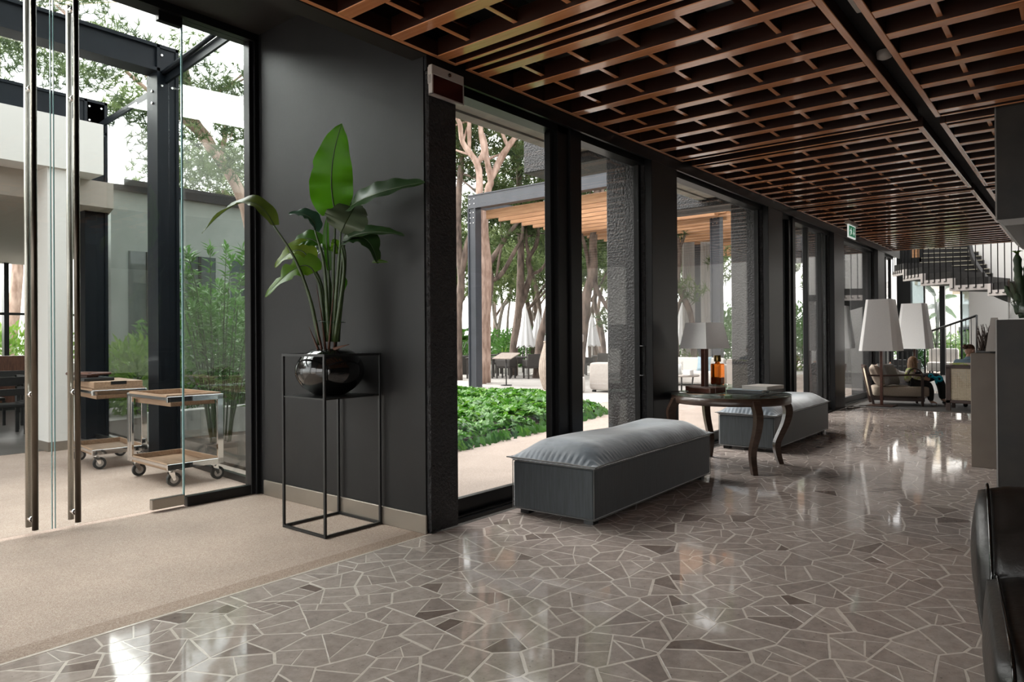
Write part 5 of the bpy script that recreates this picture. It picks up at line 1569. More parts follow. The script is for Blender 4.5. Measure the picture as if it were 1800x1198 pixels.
MB().cyl((17.3, 11.8), 0.018, 0.02, 1.30, 8).build('pole', MT['stand_black'], ol)
MB().soft(17.05, 17.55, 11.55, 12.05, 1.27, 1.52, 0.3).build('lamp_shade', MT['outdoor_fabric'], ol)

# ------------------------------------------------------------------ lounge corner seen in the second window
s2_ = empty('lounge_sofa', (19.3, 9.0, -0.004), 'white outdoor sofa seen left of the table lamp through the second window', 'sofa')
MB().soft(19.75, 20.0, 8.2, 9.95, 0.08, 0.80, 0.2).build('backrest', MT['pale_fabric'], s2_)
MB().soft(18.95, 19.75, 8.2, 9.9, 0.08, 0.42, 0.2).build('seat', MT['pale_fabric'], s2_)
MB().soft(18.95, 19.75, 8.0, 8.2, 0.08, 0.62, 0.2).build('armrest', MT['pale_fabric'], s2_)
for (x, y) in ((19.1, 8.2), (19.1, 9.8), (19.85, 8.3), (19.85, 9.8)):
    MB().box(x-0.04, x+0.04, y-0.04, y+0.04, -0.004, 0.085).build('foot', MT['stand_black'], s2_)
def pillow(c, w, h, d, ax, m, label, group=None, name='cushion'):
    X, Y, Z = [Vector(a) for a in ax]
    c = Vector(c)
    def P(u, v, s_):
        a, b_ = u*2-1, v*2-1
        q = (max(0, (1-a**4))*max(0, (1-b_**4)))**0.5
        pin = 1-0.10*(1-abs(a)**2)*(abs(b_)**3); pin2 = 1-0.10*(1-abs(b_)**2)*(abs(a)**3)
        return c+X*(a*w*pin2)+Y*(b_*h*pin)+Z*(s_*d*q)
    mb = MB().grid(lambda u, v: P(u, v, 1), 13, 13).grid(lambda u, v: P(1-u, v, -1), 13, 13)
    return tag(mb.build(name, m, at=c), label, 'cushion', group)
pillow((19.55, 8.72, 0.62), 0.22, 0.22, 0.08, ((0, 1, 0), (0.25, 0, 0.97), (-0.97, 0, 0.25)), MT['blue_fabric'], 'pale blue cushion leaning on the white outdoor sofa')
ct = empty('coffee_table', (16.85, 8.15, -0.004), 'low round grey outdoor table holding a glass candle lantern', 'table')
MB().lathe((16.85, 8.15, 0), [(0.001, 0.40), (0.46, 0.40), (0.47, 0.42), (0.46, 0.445), (0.001, 0.445)], 32, cap=False).build('tabletop', MT['outdoor_fabric'], ct)
for k in range(3):
    a = 2*PI*k/3+0.4
    MB().tube([(16.85+0.36*math.cos(a), 8.15+0.36*math.sin(a), 0.40), (16.85+0.30*math.cos(a), 8.15+0.30*math.sin(a), -0.004)], 0.022, 8).build('leg', MT['stand_black'], ct)
ln = empty('candle_lantern', (16.8, 8.2, 0.445), 'clear glass lantern with thick white candle on the low outdoor table', 'lantern')
MB().lathe((16.8, 8.2, 0.446), [(0.12, 0.0), (0.125, 0.01), (0.125, 0.33), (0.118, 0.33), (0.118, 0.012), (0.001, 0.012)], 24, cap=False).build('glass_jar', MT['glass'], ln)
MB().cyl((16.8, 8.2), 0.08, 0.46, 0.70, 20).build('candle', MT['parasol'], ln)
tag(thing('white_box', MB().box(16.55, 16.75, 7.75, 7.95, 0.446, 0.58, 0.01), MT['parasol'], (16.65, 7.85, 0.446), 'small white block beside the candle lantern on the low table', 'box'))
lc = empty('loop_chair', (18.35, 9.55, -0.004), 'outdoor chair with looped brown wood arm left of the white sofa', 'chair')
MB().box(18.1, 18.6, 9.3, 9.85, 0.36, 0.46, 0.03).build('seat', MT['pale_fabric'], lc)
MB().box(18.52, 18.62, 9.3, 9.85, 0.46, 0.80, 0.03).build('backrest', MT['pale_fabric'], lc)
for y in (9.27, 9.88):
    MB().tube(smooth_path([(18.05, y, -0.004), (18.05, y, 0.50), (18.2, y, 0.66), (18.45, y, 0.74), (18.62, y, 0.66), (18.66, y, 0.40), (18.7, y, -0.004)], 5), 0.022, 8).build('arm_loop', MT['red_wood'], lc)
def planter(c, r_, h, label, m, seed, leaf_n=16, leaf_l=0.8, box=True):
    t = empty('planter', c, label, 'planter')
    if box:
        MB().box(c[0]-r_, c[0]+r_, c[1]-r_, c[1]+r_, c[2], c[2]+h, 0.015).build('box', m, t)
    else:
        MB().lathe(c, [(r_*0.8, 0), (r_, h*0.9), (r_, h), (r_*0.9, h), (r_*0.9, h*0.92)], 24).build('pot', m, t)
    r = random.Random(seed)
    for k in range(leaf_n):
        a = r.uniform(0, 2*PI); l_ = leaf_l*r.uniform(0.7, 1.1)
        b0 = Vector((c[0]+0.1*math.cos(a), c[1]+0.1*math.sin(a), c[2]+h-0.02))
        d = Vector((math.cos(a), math.sin(a), 0)); rch = r.uniform(0.2, 0.55)*l_
        s = b0+d*rch*0.5+Vector((0, 0, l_*r.uniform(0.45, 0.8)))
        tip = s+d*rch*0.8+Vector((0, 0, l_*r.uniform(0.0, 0.45)))
        MB().tube([b0, (b0+s)/2+Vector((0, 0, 0.05)), s], 0.012, 5).build('stalk', MT['stalk'], t)
        big_leaf('leaf', s, (s+tip)/2+Vector((0, 0, 0.15*l_)), tip, Vector((-d.y, d.x, 0.15)), l_*0.15, 0.2, MT['leaf_green'] if r.random() < .6 else MT['bush'], [], t, 9, 2)
    return t
planter((20.3, 10.85, -0.004), 0.36, 1.02, 'tall pale timber planter with broad leaves left of the table lamp', MT['planter_wood'], 4, 14, 0.75)
planter((20.6, 19.55, -0.004), 0.62, 0.72, 'dark wicker planter of broad-leaved plants at the left edge of the first window', MT['wicker_dark'], 9, 22, 1.35)
planter((19.2, 7.3, -0.004), 0.42, 0.80, 'grey planter with long arching leaves behind the narrow third window', MT['outdoor_fabric'], 14, 14, 1.5)

# shrubs, agave
def shrub(c, rx, ry, rz, n_, label, m, seed, size=0.16, cat='shrub', group=None, nm='shrub', lw=0.30):
    t = empty(nm, (c[0], c[1], 0), label, cat, group)
    r = np.random.default_rng(seed)
    u = r.normal(size=(n_, 3)); u /= np.linalg.norm(u, axis=1)[:, None]
    rad = r.random(n_)**0.4
    p = np.array(c)+u*rad[:, None]*np.array([rx, ry, rz])
    p[:, 2] = np.maximum(p[:, 2], 0.03)
    d = u+r.normal(size=(n_, 3))*0.6; d[:, 2] += 0.35; d /= np.linalg.norm(d, axis=1)[:, None]
    s = r.normal(size=(n_, 3)); s -= d*(s*d).sum(1)[:, None]; s /= np.linalg.norm(s, axis=1)[:, None]
    L = size*(0.7+0.6*r.random((n_, 1)))
    V = np.stack([p, p+d*L*0.5+s*L*lw*0.5, p+d*L, p+d*L*0.5-s*L*lw*0.5], axis=1).reshape(-1, 3)
    Fc = np.arange(len(V)).reshape(-1, 4)
    o = mesh_np('foliage', V, Fc, m, t, 4); o['kind'] = 'stuff'
    st_ = MB(); rr_ = random.Random(seed)
    for k in range(6):
        st_.tube([(c[0]+rr_.uniform(-.15, .15)*rx, c[1]+rr_.uniform(-.15, .15)*ry, -0.02), (c[0]+rr_.uniform(-.5, .5)*rx, c[1]+rr_.uniform(-.5, .5)*ry, c[2])], [0.02, 0.012], 5)
    o2 = st_.build('stems', MT['bark_dark'], t); o2['kind'] = 'stuff'
    return t
shrub((22.6, 20.8, 0.75), 0.8, 0.8, 0.75, 2200, 'leafy bright green shrub behind the dining chairs, right of the pergola post', MT['bush'], 31)
ag = empty('spiky_plant', (24.2, 20.4, 0), 'yellow-green spiky plant with stiff blades behind the dining chairs', 'plant')
ra = random.Random(4)
for k in range(26):
    a = ra.uniform(0, 2*PI); l_ = ra.uniform(0.9, 1.4); e_ = ra.uniform(0.35, 1.2)
    b0 = Vector((24.2, 20.4, 0.05))
    d = Vector((math.cos(a)*math.cos(e_), math.sin(a)*math.cos(e_), math.sin(e_)))
    s_ = Vector((-math.sin(a), math.cos(a), 0))*0.05
    MB().add([b0-s_*0.6, b0+s_*0.6, b0+d*l_*0.5+s_, b0+d*l_-Vector((0, 0, 0.1*l_)), b0+d*l_*0.5-s_], [(0, 1, 2, 4), (4, 2, 3)]).build('blade', MT['bush_lime'], ag, fix=False)
hl = [(29.5, 12.6, 1.5), (31.5, 14.4, 1.6), (33.5, 12.0, 1.6), (30.5, 9.4, 1.5), (27.5, 21.5, 1.0), (30.5, 26.5, 1.0), (33, 8.5, 1.6)]
for k, (x, y, h) in enumerate(hl):
    shrub((x, y, h*0.9), 1.7, 1.7, h, 2600, 'large rounded green shrub far off behind the terrace furniture', MT['bush'], 60+k, 0.26, 'shrub', 'far shrubs behind the terrace')

ORD = 'first second third fourth fifth sixth seventh eighth ninth tenth eleventh twelfth thirteenth fourteenth fifteenth sixteenth'.split()
def ordinals(match, text):
    L = [o for o in col.objects if o.parent is None and o.get('label') == match]
    L.sort(key=lambda o: (Rv.x*o.location.x+Rv.y*o.location.y)/(Fv.x*o.location.x+Fv.y*o.location.y))
    for k, o in enumerate(L):
        o['label'] = text % ORD[k]
ordinals('distant green pine of the wood behind the terrace', 'distant green pine of the wood behind the terrace, %s from the left')
ordinals('large rounded green shrub far off behind the terrace furniture', 'large rounded green shrub far behind the terrace furniture, %s from the left')
ordinals('dark wicker armchair at an outdoor dining table under the pines', 'dark wicker armchair on the terrace under the pines, %s from the left')
ordinals('square dark outdoor dining table among wicker chairs', 'square dark outdoor dining table among wicker chairs, %s from the left')
# ------------------------------------------------------------------ oleander and bed beside the passage
MB_ = MB().prism([(4.05, 6.15), (5.6, 6.2), (7.0, 9.0), (9.0, 14), (4.55, 13)], 'z', -0.07, 0.03)
struct('ground_bed', MB_, MT['soil'])
le_ = MB().box(4.35, 6.6, 9.98, 10.2, 0.0, 0.42, 0.01).build('wall_planter', MT['concrete']); le_['kind'] = 'structure'
def oleander(base, seed, n_st, label, h0=1.5, h1=2.8, spread=0.8):
    t = empty('oleander', (base[0], base[1], 0), label, 'shrub', 'oleanders beside the passage')
    r = random.Random(seed)
    V, Fq = [], []
    for k in range(n_st):
        a = r.uniform(0, 2*PI); h = r.uniform(h0, h1); sp = r.uniform(0.15, 1)*spread
        b0 = Vector((base[0]+0.12*math.cos(a), base[1]+0.12*math.sin(a), 0.02))
        tip = Vector((base[0]+sp*math.cos(a), base[1]+sp*math.sin(a), h))
        pth = bez(b0, (b0+tip)/2+Vector((0, 0, 0.35*h)), tip, 14)
        MB().tube(pth, [0.014-0.0008*i for i in range(14)], 5).build('stem', MT['stalk'], t)
        for i in range(3, 14):
            for q in range(5 if i < 12 else 9):
                p = pth[i]+Vector((r.uniform(-.02, .02), r.uniform(-.02, .02), r.uniform(-.06, .06)))
                an = r.uniform(0, 2*PI); el = r.uniform(0.0, 0.9) if i < 12 else r.uniform(0.3, 1.3)
                d = Vector((math.cos(an)*math.cos(el), math.sin(an)*math.cos(el), math.sin(el)))
                l_ = r.uniform(0.11, 0.19)
                s_ = d.cross(Vector((r.uniform(-.3, .3), r.uniform(-.3, .3), 1))).normalized()*l_*0.13
                dn = Vector((0, 0, -0.18*l_))
                b_ = len(V)
                V += [p, p+d*l_*0.45+s_, p+d*l_+dn, p+d*l_*0.45-s_]
                Fq.append((b_, b_+1, b_+2, b_+3))
    o = mesh_np('foliage', [tuple(v) for v in V], Fq, MT['oleander'], t, 4); o['kind'] = 'stuff'
oleander((4.95, 9.2), 1, 22, 'tall oleander with narrow leaves behind the sidelight glass, nearest the steel post', 1.4, 2.75, 0.85)
oleander((5.2, 7.9), 2, 18, 'bushy oleander close behind the passage glass, above the nearer cart', 1.2, 2.5, 0.75)
oleander((6.0, 10.8), 5, 14, 'oleander farther back behind the steel post', 1.2, 2.3, 0.8)
shrub((7.6, 14.5, 1.2), 1.5, 1.5, 1.3, 2600, 'broad green shrub behind the passage between its two steel posts', MT['bush'], 91, 0.2)
an = empty('backdrop_building', (8.8, 17.2, 0), 'added low grey-green backdrop building with dark windows behind the oleanders', 'building')  # backdrop added to darken the white seen through the passage glass
MT['backdrop_render'] = mat('backdrop_render', (0.20, 0.225, 0.205), (0.24, 0.265, 0.245), scale=2, rough=0.8)
MB().box(6.35, 11.4, 16.4, 18.0, -0.07, 4.7).build('wall', MT['backdrop_render'], an)
MB().box(6.3, 11.5, 16.25, 18.1, 4.7, 4.95).build('roof_edge', MT['steel_paint'], an)
for k in range(4):
    w_ = MB().box(6.7+1.2*k, 7.5+1.2*k, 16.36, 16.41, 0.9, 3.4).build('window', MT['glass_dark'], an)
    MB().box(7.07+1.2*k, 7.13+1.2*k, 16.33, 16.36, 0.9, 3.4).build('mullion', MT['black_metal'], w_)
shrub((9.6, 14.6, 1.2), 1.4, 1.3, 1.2, 2600, 'tall green shrub farthest behind the passage glass', MT['bush'], 93, 0.22)
shrub((6.0, 14.3, 0.7), 0.8, 0.9, 0.75, 2000, 'lime green shrub past the farther steel post of the passage', MT['bush_lime'], 92, 0.18)
for k, (x, y, h, lab) in enumerate(((12.5, 22.5, 6.5, 'distant pine beyond the passage, right of its far post'), (7.0, 26.0, 9.5, 'distant pine rising above the far end of the passage roof'))):
    t = empty('pine_tree', (x, y, 0), lab, 'tree')
    MB().tube(smooth_path([(x, y, -0.07), (x+0.3, y-0.2, h*0.5), (x-0.1, y+0.2, h)], 4), [0.2-0.012*i for i in range(9)], 8).build('trunk', MT['bark_pink'], t)
    cs = [(x+rw.gauss(0, 1.5), y+rw.gauss(0, 1.5), h+rw.gauss(0.2, 0.8)) for _ in range(16)]
    V, Fc, tn = needles(cs, [rw.uniform(0.8, 1.4) for _ in cs], 90, 300+k, 0.22)
    o = mesh_np('crown', V, Fc, MT['needles'], t, 3, tone=tn); o['kind'] = 'stuff'

# ------------------------------------------------------------------ service carts in the passage
def cart(mir, label, box_top):
    """local frame: x across 0..0.53, y along 0..0.93"""
    t = empty('service_cart', (0, 0, 0), label, 'cart', 'oak and chrome service carts')
    W_, L_ = 0.56, 0.95
    fr = lambda n_, *a: MB().box(*a, 0.002).build(n_, MT['chrome'], t)
    for (x, y) in ((0.0, L_-0.115), (0.0, L_-0.055), (W_-0.06, 0.0)):
        fr('upright', x, x+(0.024 if x < 0.1 else 0.06), y, y+(0.05 if x < 0.1 else 0.025), 0.17, 0.86)
    for z in (0.17, 0.82):
        for y in (0.0, L_-0.025):
            fr('rail', 0.0, W_, y, y+0.025, z, z+0.055)
        for x in (0.0, W_-0.02):
            fr('rail', x, x+0.02, 0.025, L_-0.025, z+0.02, z+0.05)
    def tray(z, nm, x0=0.01, x1=W_-0.01, y0=0.028, y1=L_-0.028, m=None):
        q = MB().box(x0, x1, y0, y1, z, z+0.012).box(x0, x0+0.018, y0, y1, z, z+0.065, 0.002).box(x1-0.018, x1, y0, y1, z, z+0.065, 0.002).box(x0, x1, y0, y0+0.018, z, z+0.065, 0.002).box(x0, x1, y1-0.018, y1, z, z+0.065, 0.002)
        return q.build(nm, m or MT['oak'], t)
    tray(0.825, 'tray'); tray(0.165, 'lower_tray')
    tray(0.775, 'drawer', 0.06, W_-0.06, 0.06, L_-0.06)
    if box_top:
        MB().box(0.03, W_-0.03, 0.05, L_-0.05, 0.89, 0.965, 0.004).build('lid_box', MT['oak'], t)
        MB().box(0.20, W_-0.20, 0.046, 0.052, 0.93, 0.966).build('lid_notch', MT['stand_black'], t)
    for (x, y) in ((0.06, 0.07), (W_-0.06, 0.07), (0.06, L_-0.07), (W_-0.06, L_-0.07)):
        cs = MB().box(x-0.035, x+0.035, y-0.035, y+0.035, 0.158, 0.168).cyl((x, y), 0.018, 0.135, 0.16, 10)
        for s_ in (-1, 1):
            cs.prism([(x-0.028, 0.14), (x+0.028, 0.14), (x+0.040, 0.065), (x+0.018, 0.055)], 'y', y+s_*0.024-0.002, y+s_*0.024+0.002)
        c = cs.build('caster', MT['chrome'], t)
        MB().tube([(x+0.028, y-0.017, 0.068), (x+0.028, y+0.017, 0.068)], 0.066, 20).build('wheel', MT['rubber'], c)
        MB().tube([(x+0.028, y-0.0185, 0.068), (x+0.028, y+0.0185, 0.068)], 0.040, 14).build('hub', MT['grey_plastic'], c)
    return t
c1 = cart(0, 'oak and chrome service cart nearer the glass door, its top tray empty', False)
c1.location = (3.145, 6.84, 0.0); c1.rotation_euler[2] = -0.02
c2 = cart(0, 'oak and chrome service cart behind the first, carrying a closed oak box', True)
c2.location = (3.06, 8.42, 0.0); c2.rotation_euler[2] = -0.10
tag(MB().obox((3.22, 8.85, 0.985), (0.16, 0.20, 0.018), b=0.004).build('black_tray', MT['book_black'], at=(3.22, 8.85, 0.967)), 'flat black folder lying on the oak box of the farther cart', 'folder')
tag(MB().obox((3.20, 8.90, 1.045), (0.13, 0.22, 0.016), (Vector((0.96, 0.28, 0)), Vector((-0.28, 0.96, 0)), Vector((0, 0, 1))), b=0.012).obox((3.20, 8.90, 1.016), (0.06, 0.12, 0.013)).build('leather_menu', MT['red_wood'], at=(3.20, 8.90, 1.003)), 'brown leather menu holder on top of the black folder', 'menu')

# ------------------------------------------------------------------ restaurant beyond the passage
rs = struct('wall_restaurant', MB().box(-6, 3.9, 10.30, 10.75, 3.66, 4.34), MT['white_wall'])
MB().box(3.25, 3.51, 10.35, 10.75, 0, 3.66).build('white_column', MT['white_wall'], rs)
MB().box(3.243, 3.517, 10.343, 10.757, 0, 0.12).build('plinth', MT['skirting_metal'], rs)
struct('floor_restaurant', MB().prism([(-6, 10.5), (4.15, 10.5), (6.6, 20.2), (-6, 20.2)], 'z', -0.05, 0.003), MT['dark_floor'])
struct('ceiling_restaurant', MB().prism([(-6, 10.75), (4.2, 10.75), (6.8, 20.3), (-6, 20.3)], 'z', 3.30, 3.66), MT['rest_ceiling'])
bw = struct('wall_restaurant_back', MB().box(-6, 4.0, 20.0, 20.3, 0, 3.3).box(4.0, 6.9, 20.0, 20.3, 0, 0.85), MT['white_wall'])
for x in (4.6, 5.2, 5.42, 5.95, 6.5):
    MB().box(x-0.05, x+0.05, 20.02, 20.2, 0.85, 3.3).build('mullion', MT['black_metal'], bw)
MB().box(4.0, 6.9, 20.05, 20.12, 2.05, 2.11).build('transom', MT['black_metal'], bw)
shrub((6.0, 22.0, 1.0), 2.0, 0.7, 0.9, 2400, 'green hedge outside the far restaurant window', MT['bush_lime'], 95, 0.2)
shrub((3.9, 9.6+7, 0.4), 0.2, 0.2, 0.2, 40, 'small plant on a dark restaurant shelf', MT['bush'], 96, 0.2)
rtb = empty('restaurant_table', (0, 0, 0), None, 'table', 'dark restaurant tables')
MB().box(-0.9, 0.9, -0.42, 0.42, 0.72, 0.76, 0.006).build('tabletop', MT['stand_black'], rtb)
for (x, y) in ((-.8, -.35), (.8, -.35), (-.8, .35), (.8, .35)):
    MB().box(x-0.03, x+0.03, y-0.03, y+0.03, 0.003, 0.72).build('leg', MT['stand_black'], rtb)
for i, (x, y) in enumerate(((3.2, 13.6), (3.9, 16.2), (4.6, 18.4))):
    o = rtb if i == 0 else copy_tree(rtb)
    o.location = (x, y, 0.0)
    o['label'] = ('long black restaurant table nearest the white column', 'long black restaurant table, middle one of the room', 'long black restaurant table farthest back by the windows')[i]
rch = empty('restaurant_chair', (0, 0, 0), None, 'chair', 'black restaurant chairs')
MB().box(-0.22, 0.22, -0.22, 0.22, 0.42, 0.47, 0.01).build('seat', MT['stand_black'], rch)
MB().box(-0.22, 0.22, 0.19, 0.22, 0.60, 0.70).box(-0.22, 0.22, 0.19, 0.22, 0.78, 0.88).build('backrest', MT['stand_black'], rch)
for (x, y, h) in ((-.2, -.2, .42), (.2, -.2, .42), (-.2, .2, .88), (.2, .2, .88)):
    MB().box(x-0.02, x+0.02, y-0.02, y+0.02, 0.003, h).build('leg', MT['stand_black'], rch)
for i, (x, y, a) in enumerate(((2.75, 12.75, PI), (3.45, 12.8, PI), (4.0, 13.2, 1.9), (3.4, 15.4, PI), (4.2, 15.5, PI), (3.6, 14.4, 0))):
    o = rch if i == 0 else copy_tree(rch)
    o.location = (x, y, 0.0); o.rotation_euler[2] = a; o['label'] = 'black wooden restaurant chair drawn up to a long black table'
jb = empty('sideboard', (4.35, 17.4, 0.0), 'dark brown sideboard at the back of the restaurant', 'sideboard')
MB().box(4.1, 5.1, 17.2, 17.6, 0.08, 1.12, 0.01).build('body', MT['red_wood'], jb)
MB().box(4.15, 5.05, 17.24, 17.56, 0.003, 0.08).build('base', MT['stand_black'], jb)

ordinals('black wooden restaurant chair drawn up to a long black table', 'black wooden restaurant chair at a long table, %s from the left')
# tower crane far away over the roofs
cr = empty('crane', (22, 68, 0), 'pale lattice crane jib far off in the white sky', 'crane')
MT['crane'] = mat('crane', (0.62, 0.56, 0.45), rough=0.6)
A_, B_ = Vector((18.5, 69.5, 29.3)), Vector((30.0, 60.5, 31.6))
jib = MB()
nseg = 14
for k in range(nseg+1):
    t_ = k/nseg
    p = A_+(B_-A_)*t_
jib.tube([A_, B_], 0.07, 5).tube([A_+Vector((0.4, 0.5, 0)), B_+Vector((0.4, 0.5, 0))], 0.07, 5)
topv = Vector((0.2, 0.25, 1.2))
jib.tube([A_+topv, B_+topv], 0.07, 5)
for k in range(nseg):
    p, q, r_ = A_+(B_-A_)*(k/nseg), A_+(B_-A_)*((k+1)/nseg), A_+(B_-A_)*((k+.5)/nseg)
    jib.tube([p, r_+topv, q], 0.045, 4)
jib.build('jib', MT['crane'], cr)
MB().box(17.2, 18.4, 69.2, 70.4, -0.07, 34).build('mast', MT['crane'], cr)
MB().tube([(17.8, 69.8, 38), tuple(A_+(B_-A_)*0.75+topv)], 0.05, 5).tube([(17.8, 69.8, 34), (17.8, 69.8, 38)], 0.15, 5).build('tie_bar', MT['crane'], cr)
# ================================================================== THE LOUNGE AT THE FAR END
MT['rug'] = mat('rug', (0.075, 0.070, 0.066), (0.10, 0.094, 0.088), scale=80, rough=0.95, bump=0.2)
MT['cream_cushion'] = mat('cream_cushion', (0.34, 0.28, 0.22), (0.38, 0.32, 0.26), scale=40, rough=0.9, bump=0.1)
MT['beige_pillow'] = mat('beige_pillow', (0.38, 0.31, 0.25), (0.43, 0.36, 0.30), scale=40, rough=0.9)
MT['grey_pillow'] = mat('grey_pillow', (0.20, 0.19, 0.18), (0.24, 0.23, 0.22), scale=40, rough=0.9)
MT['cane'] = mat('cane', (0.50, 0.42, 0.30), (0.58, 0.50, 0.37), scale=30, rough=0.6)
MT['chair_wood'] = mat('chair_wood', (0.030, 0.014, 0.010), (0.055, 0.028, 0.020), scale=6, rough=0.4)
MT['skin'] = mat('skin', (0.42, 0.24, 0.17), (0.46, 0.27, 0.19), scale=10, rough=0.5)
MT['hair_blond'] = mat('hair_blond', (0.16, 0.085, 0.045), (0.30, 0.18, 0.10), scale=6, stretch=(12, 12, 1), rough=0.5)
MT['hair_brown'] = mat('hair_brown', (0.045, 0.022, 0.014), (0.11, 0.050, 0.028), scale=6, stretch=(12, 12, 1), rough=0.5)
MT['floral'] = mat('floral', (0.42, 0.36, 0.30), (0.30, 0.36, 0.10), scale=16, rough=0.9, kind='noise', contrast=(0.48, 0.54))
MT['black_cloth'] = mat('black_cloth', (0.010, 0.010, 0.011), rough=0.9)
MT['white_cloth'] = mat('white_cloth', (0.55, 0.54, 0.58), rough=0.9)
MT['denim'] = mat('denim', (0.16, 0.25, 0.32), (0.22, 0.31, 0.38), scale=12, rough=0.9)
MT['pink_cloth'] = mat('pink_cloth', (0.50, 0.16, 0.27), (0.62, 0.42, 0.48), scale=18, rough=0.9, contrast=(0.45, 0.55))
MT['plush'] = mat('plush', (0.0, 0.22, 0.32), (0.01, 0.33, 0.44), scale=30, rough=0.95, bump=0.4, bscale=90)
MT['tread_dark'] = mat('tread_dark', (0.008, 0.0065, 0.0055), (0.012, 0.010, 0.009), scale=5, rough=0.55)
MT['nosing'] = mat('nosing', (0.30, 0.27, 0.20), rough=0.6)
MT['stair_side'] = mat('stair_side', (0.55, 0.50, 0.47), rough=0.7)

struct('floor_hall', MB().box(20.6, 30, -7, 6.2, -0.06, -0.0005), MT['dark_floor'])
chl = struct('ceiling_hall', MB().box(19.6, 22, -7.2, 6.4, 6.6, 6.8).box(22, 29.2, -7.2, -3, 6.6, 6.8).box(22, 29.2, 5.6, 6.4, 6.6, 6.8), MT['white_wall'])
for k in range(3):  # skylight added to brighten the hall; this roof stays out of view
    MB().box(22+2.4*k, 24.4+2.4*k, -3, 5.6, 6.70, 6.712).build('sky_pane', MT['glass'], chl)
    MB().box(24.35+2.4*k, 24.45+2.4*k, -3, 5.6, 6.6, 6.8).build('added_skylight_bar', MT['black_metal'], chl)
struct('wall_hall_front', MB().box(19.55, 19.75, -7.2, 3.72, 3.80, 6.6).box(19.75, 20.1, 3.72, 6.3, 3.42, 6.6), MT['black_wall'])
wf = struct('wall_hall_back', MB().box(29, 29.2, -7.2, 3.20, 0, 6.6).box(29, 29.2, 3.2, 5.4, 4.75, 6.6).box(29, 29.2, 3.2, 4.34, 3.6, 4.75).box(29, 29.2, 4.48, 4.70, 3.6, 4.75).box(29, 29.2, 4.97, 5.4, 3.6, 4.75).box(29, 29.2, 4.34, 5.0, 3.6, 4.22), MT['black_wall'])
MB().box(28.97, 29.0, -7.0, 3.20, 0, 6.6).build('white_face', MT['white_wall'], wf)
MB().box(28.9, 29.25, 4.97, 5.42, 0, 4.75).build('dark_pier', MT['black_metal'], wf)
wd = sroot('window_6', (29.05, 4.1, 0))
MB().box(28.96, 29.14, 3.92, 4.08, 0, 3.6).build('post', MT['black_metal'], wd)
MB().box(29.0, 29.1, 4.53, 4.58, 0, 3.6).build('post', MT['black_metal'], wd)
MB().box(29.0, 29.1, 3.40, 3.46, 0, 3.6).build('post', MT['black_metal'], wd)
MB().box(29.04, 29.05, 4.58, 4.97, 0, 3.6).build('pane', MT['glass_dark'], wd)
MB().box(29.04, 29.05, 4.08, 4.53, 0, 3.6).build('pane', MT['glass'], wd)
MB().box(29.04, 29.05, 3.46, 3.92, 0, 3.6).build('pane', MT['glass'], wd)
MB().box(29.04, 29.05, 3.20, 3.40, 0, 3.6).build('pane', MT['glass_dark'], wd)
wl2 = sroot('window_7', (25, 6.0, 0))
for x in (20.3, 22.3, 24.4, 26.6, 28.8):
    MB().box(x-0.09, x+0.09, 5.9, 6.1, 0, 6.6).build('post', MT['black_metal'], wl2)
for k in range(4):
    a, b_ = ((20.39, 22.21), (22.39, 24.31), (24.49, 26.51), (26.69, 28.71))[k]
    MB().box(a, b_, 6.0, 6.012, 0, 6.6).build('pane', MT['glass'], wl2)
MB().box(20.3, 28.8, 5.94, 6.06, 3.3, 3.45).build('transom', MT['black_metal'], wl2)
struct('wall_hall_right', MB().box(19.75, 29.2, -7.2, -7.0, 0, 6.6), MT['white_wall'])
for k, (y0, y1, z0, z1) in enumerate(((4.36, 4.47, 4.2, 4.8), (4.70, 4.97, 4.2, 4.8))):
    tag(MB().box(30.2, 30.26, y0-0.25, y1+0.25, 3.9, 5.2).build('timber_screen', MT['pergola_wood'], at=(30.2, (y0+y1)/2, 3.9)), ('narrow outdoor timber screen seen through the small upper window nearer the stair', 'wider outdoor timber screen seen through the upper left window over the stair')[k], 'screen')

tag(thing('rug', MB().box(15.15, 19.6, -1.5, 3.68, 0.0, 0.012, 0.003), MT['rug'], (17.4, 1.1, 0), 'dark grey rug under the far lounge chairs', 'rug'))
RZ = 0.012
# ------------------------------------------------------------------ floor lamps
def floor_lamp(x, y, z, label):
    t = empty('floor_lamp', (x, y, z), label, 'lamp', 'giant floor lamps in the lounge')
    MB().box(x-0.24, x+0.24, y-0.24, y+0.24, z, z+0.022, 0.003).build('base', MT['chair_wood'], t)
    MB().box(x-0.025, x+0.025, y-0.025, y+0.025, z+0.022, z+1.35, 0.003).build('pole', MT['red_wood'], t)
    frustum_shell((x, y), 0.350, 0.232, z+1.10, z+2.12, 0.006, cham=0.22).build('lamp_shade', MT['shade_cloth'], t)
    MB().cyl((x, y), 0.02, z+1.35, z+1.6, 8).build('lamp_holder', MT['brass'], t)
floor_lamp(15.55, 3.20, RZ, 'giant white-shaded floor lamp standing at the side of the cushioned loveseat')
floor_lamp(18.2, 3.06, RZ, 'giant white-shaded floor lamp behind the first one, partly hidden by its shade')
tag(thing('lamp_cable', MB().tube(smooth_path([(15.5, 3.42, 0.02), (15.3, 3.55, 0.018), (15.05, 3.50, 0.008), (14.75, 3.62, 0.008), (14.9, 3.68, 0.008), (15.3, 3.66, 0.018)], 6), 0.008, 6), MT['cord'], (15.2, 3.5, 0), 'black lamp cable lying in loops at the foot of the glass', 'cable'))

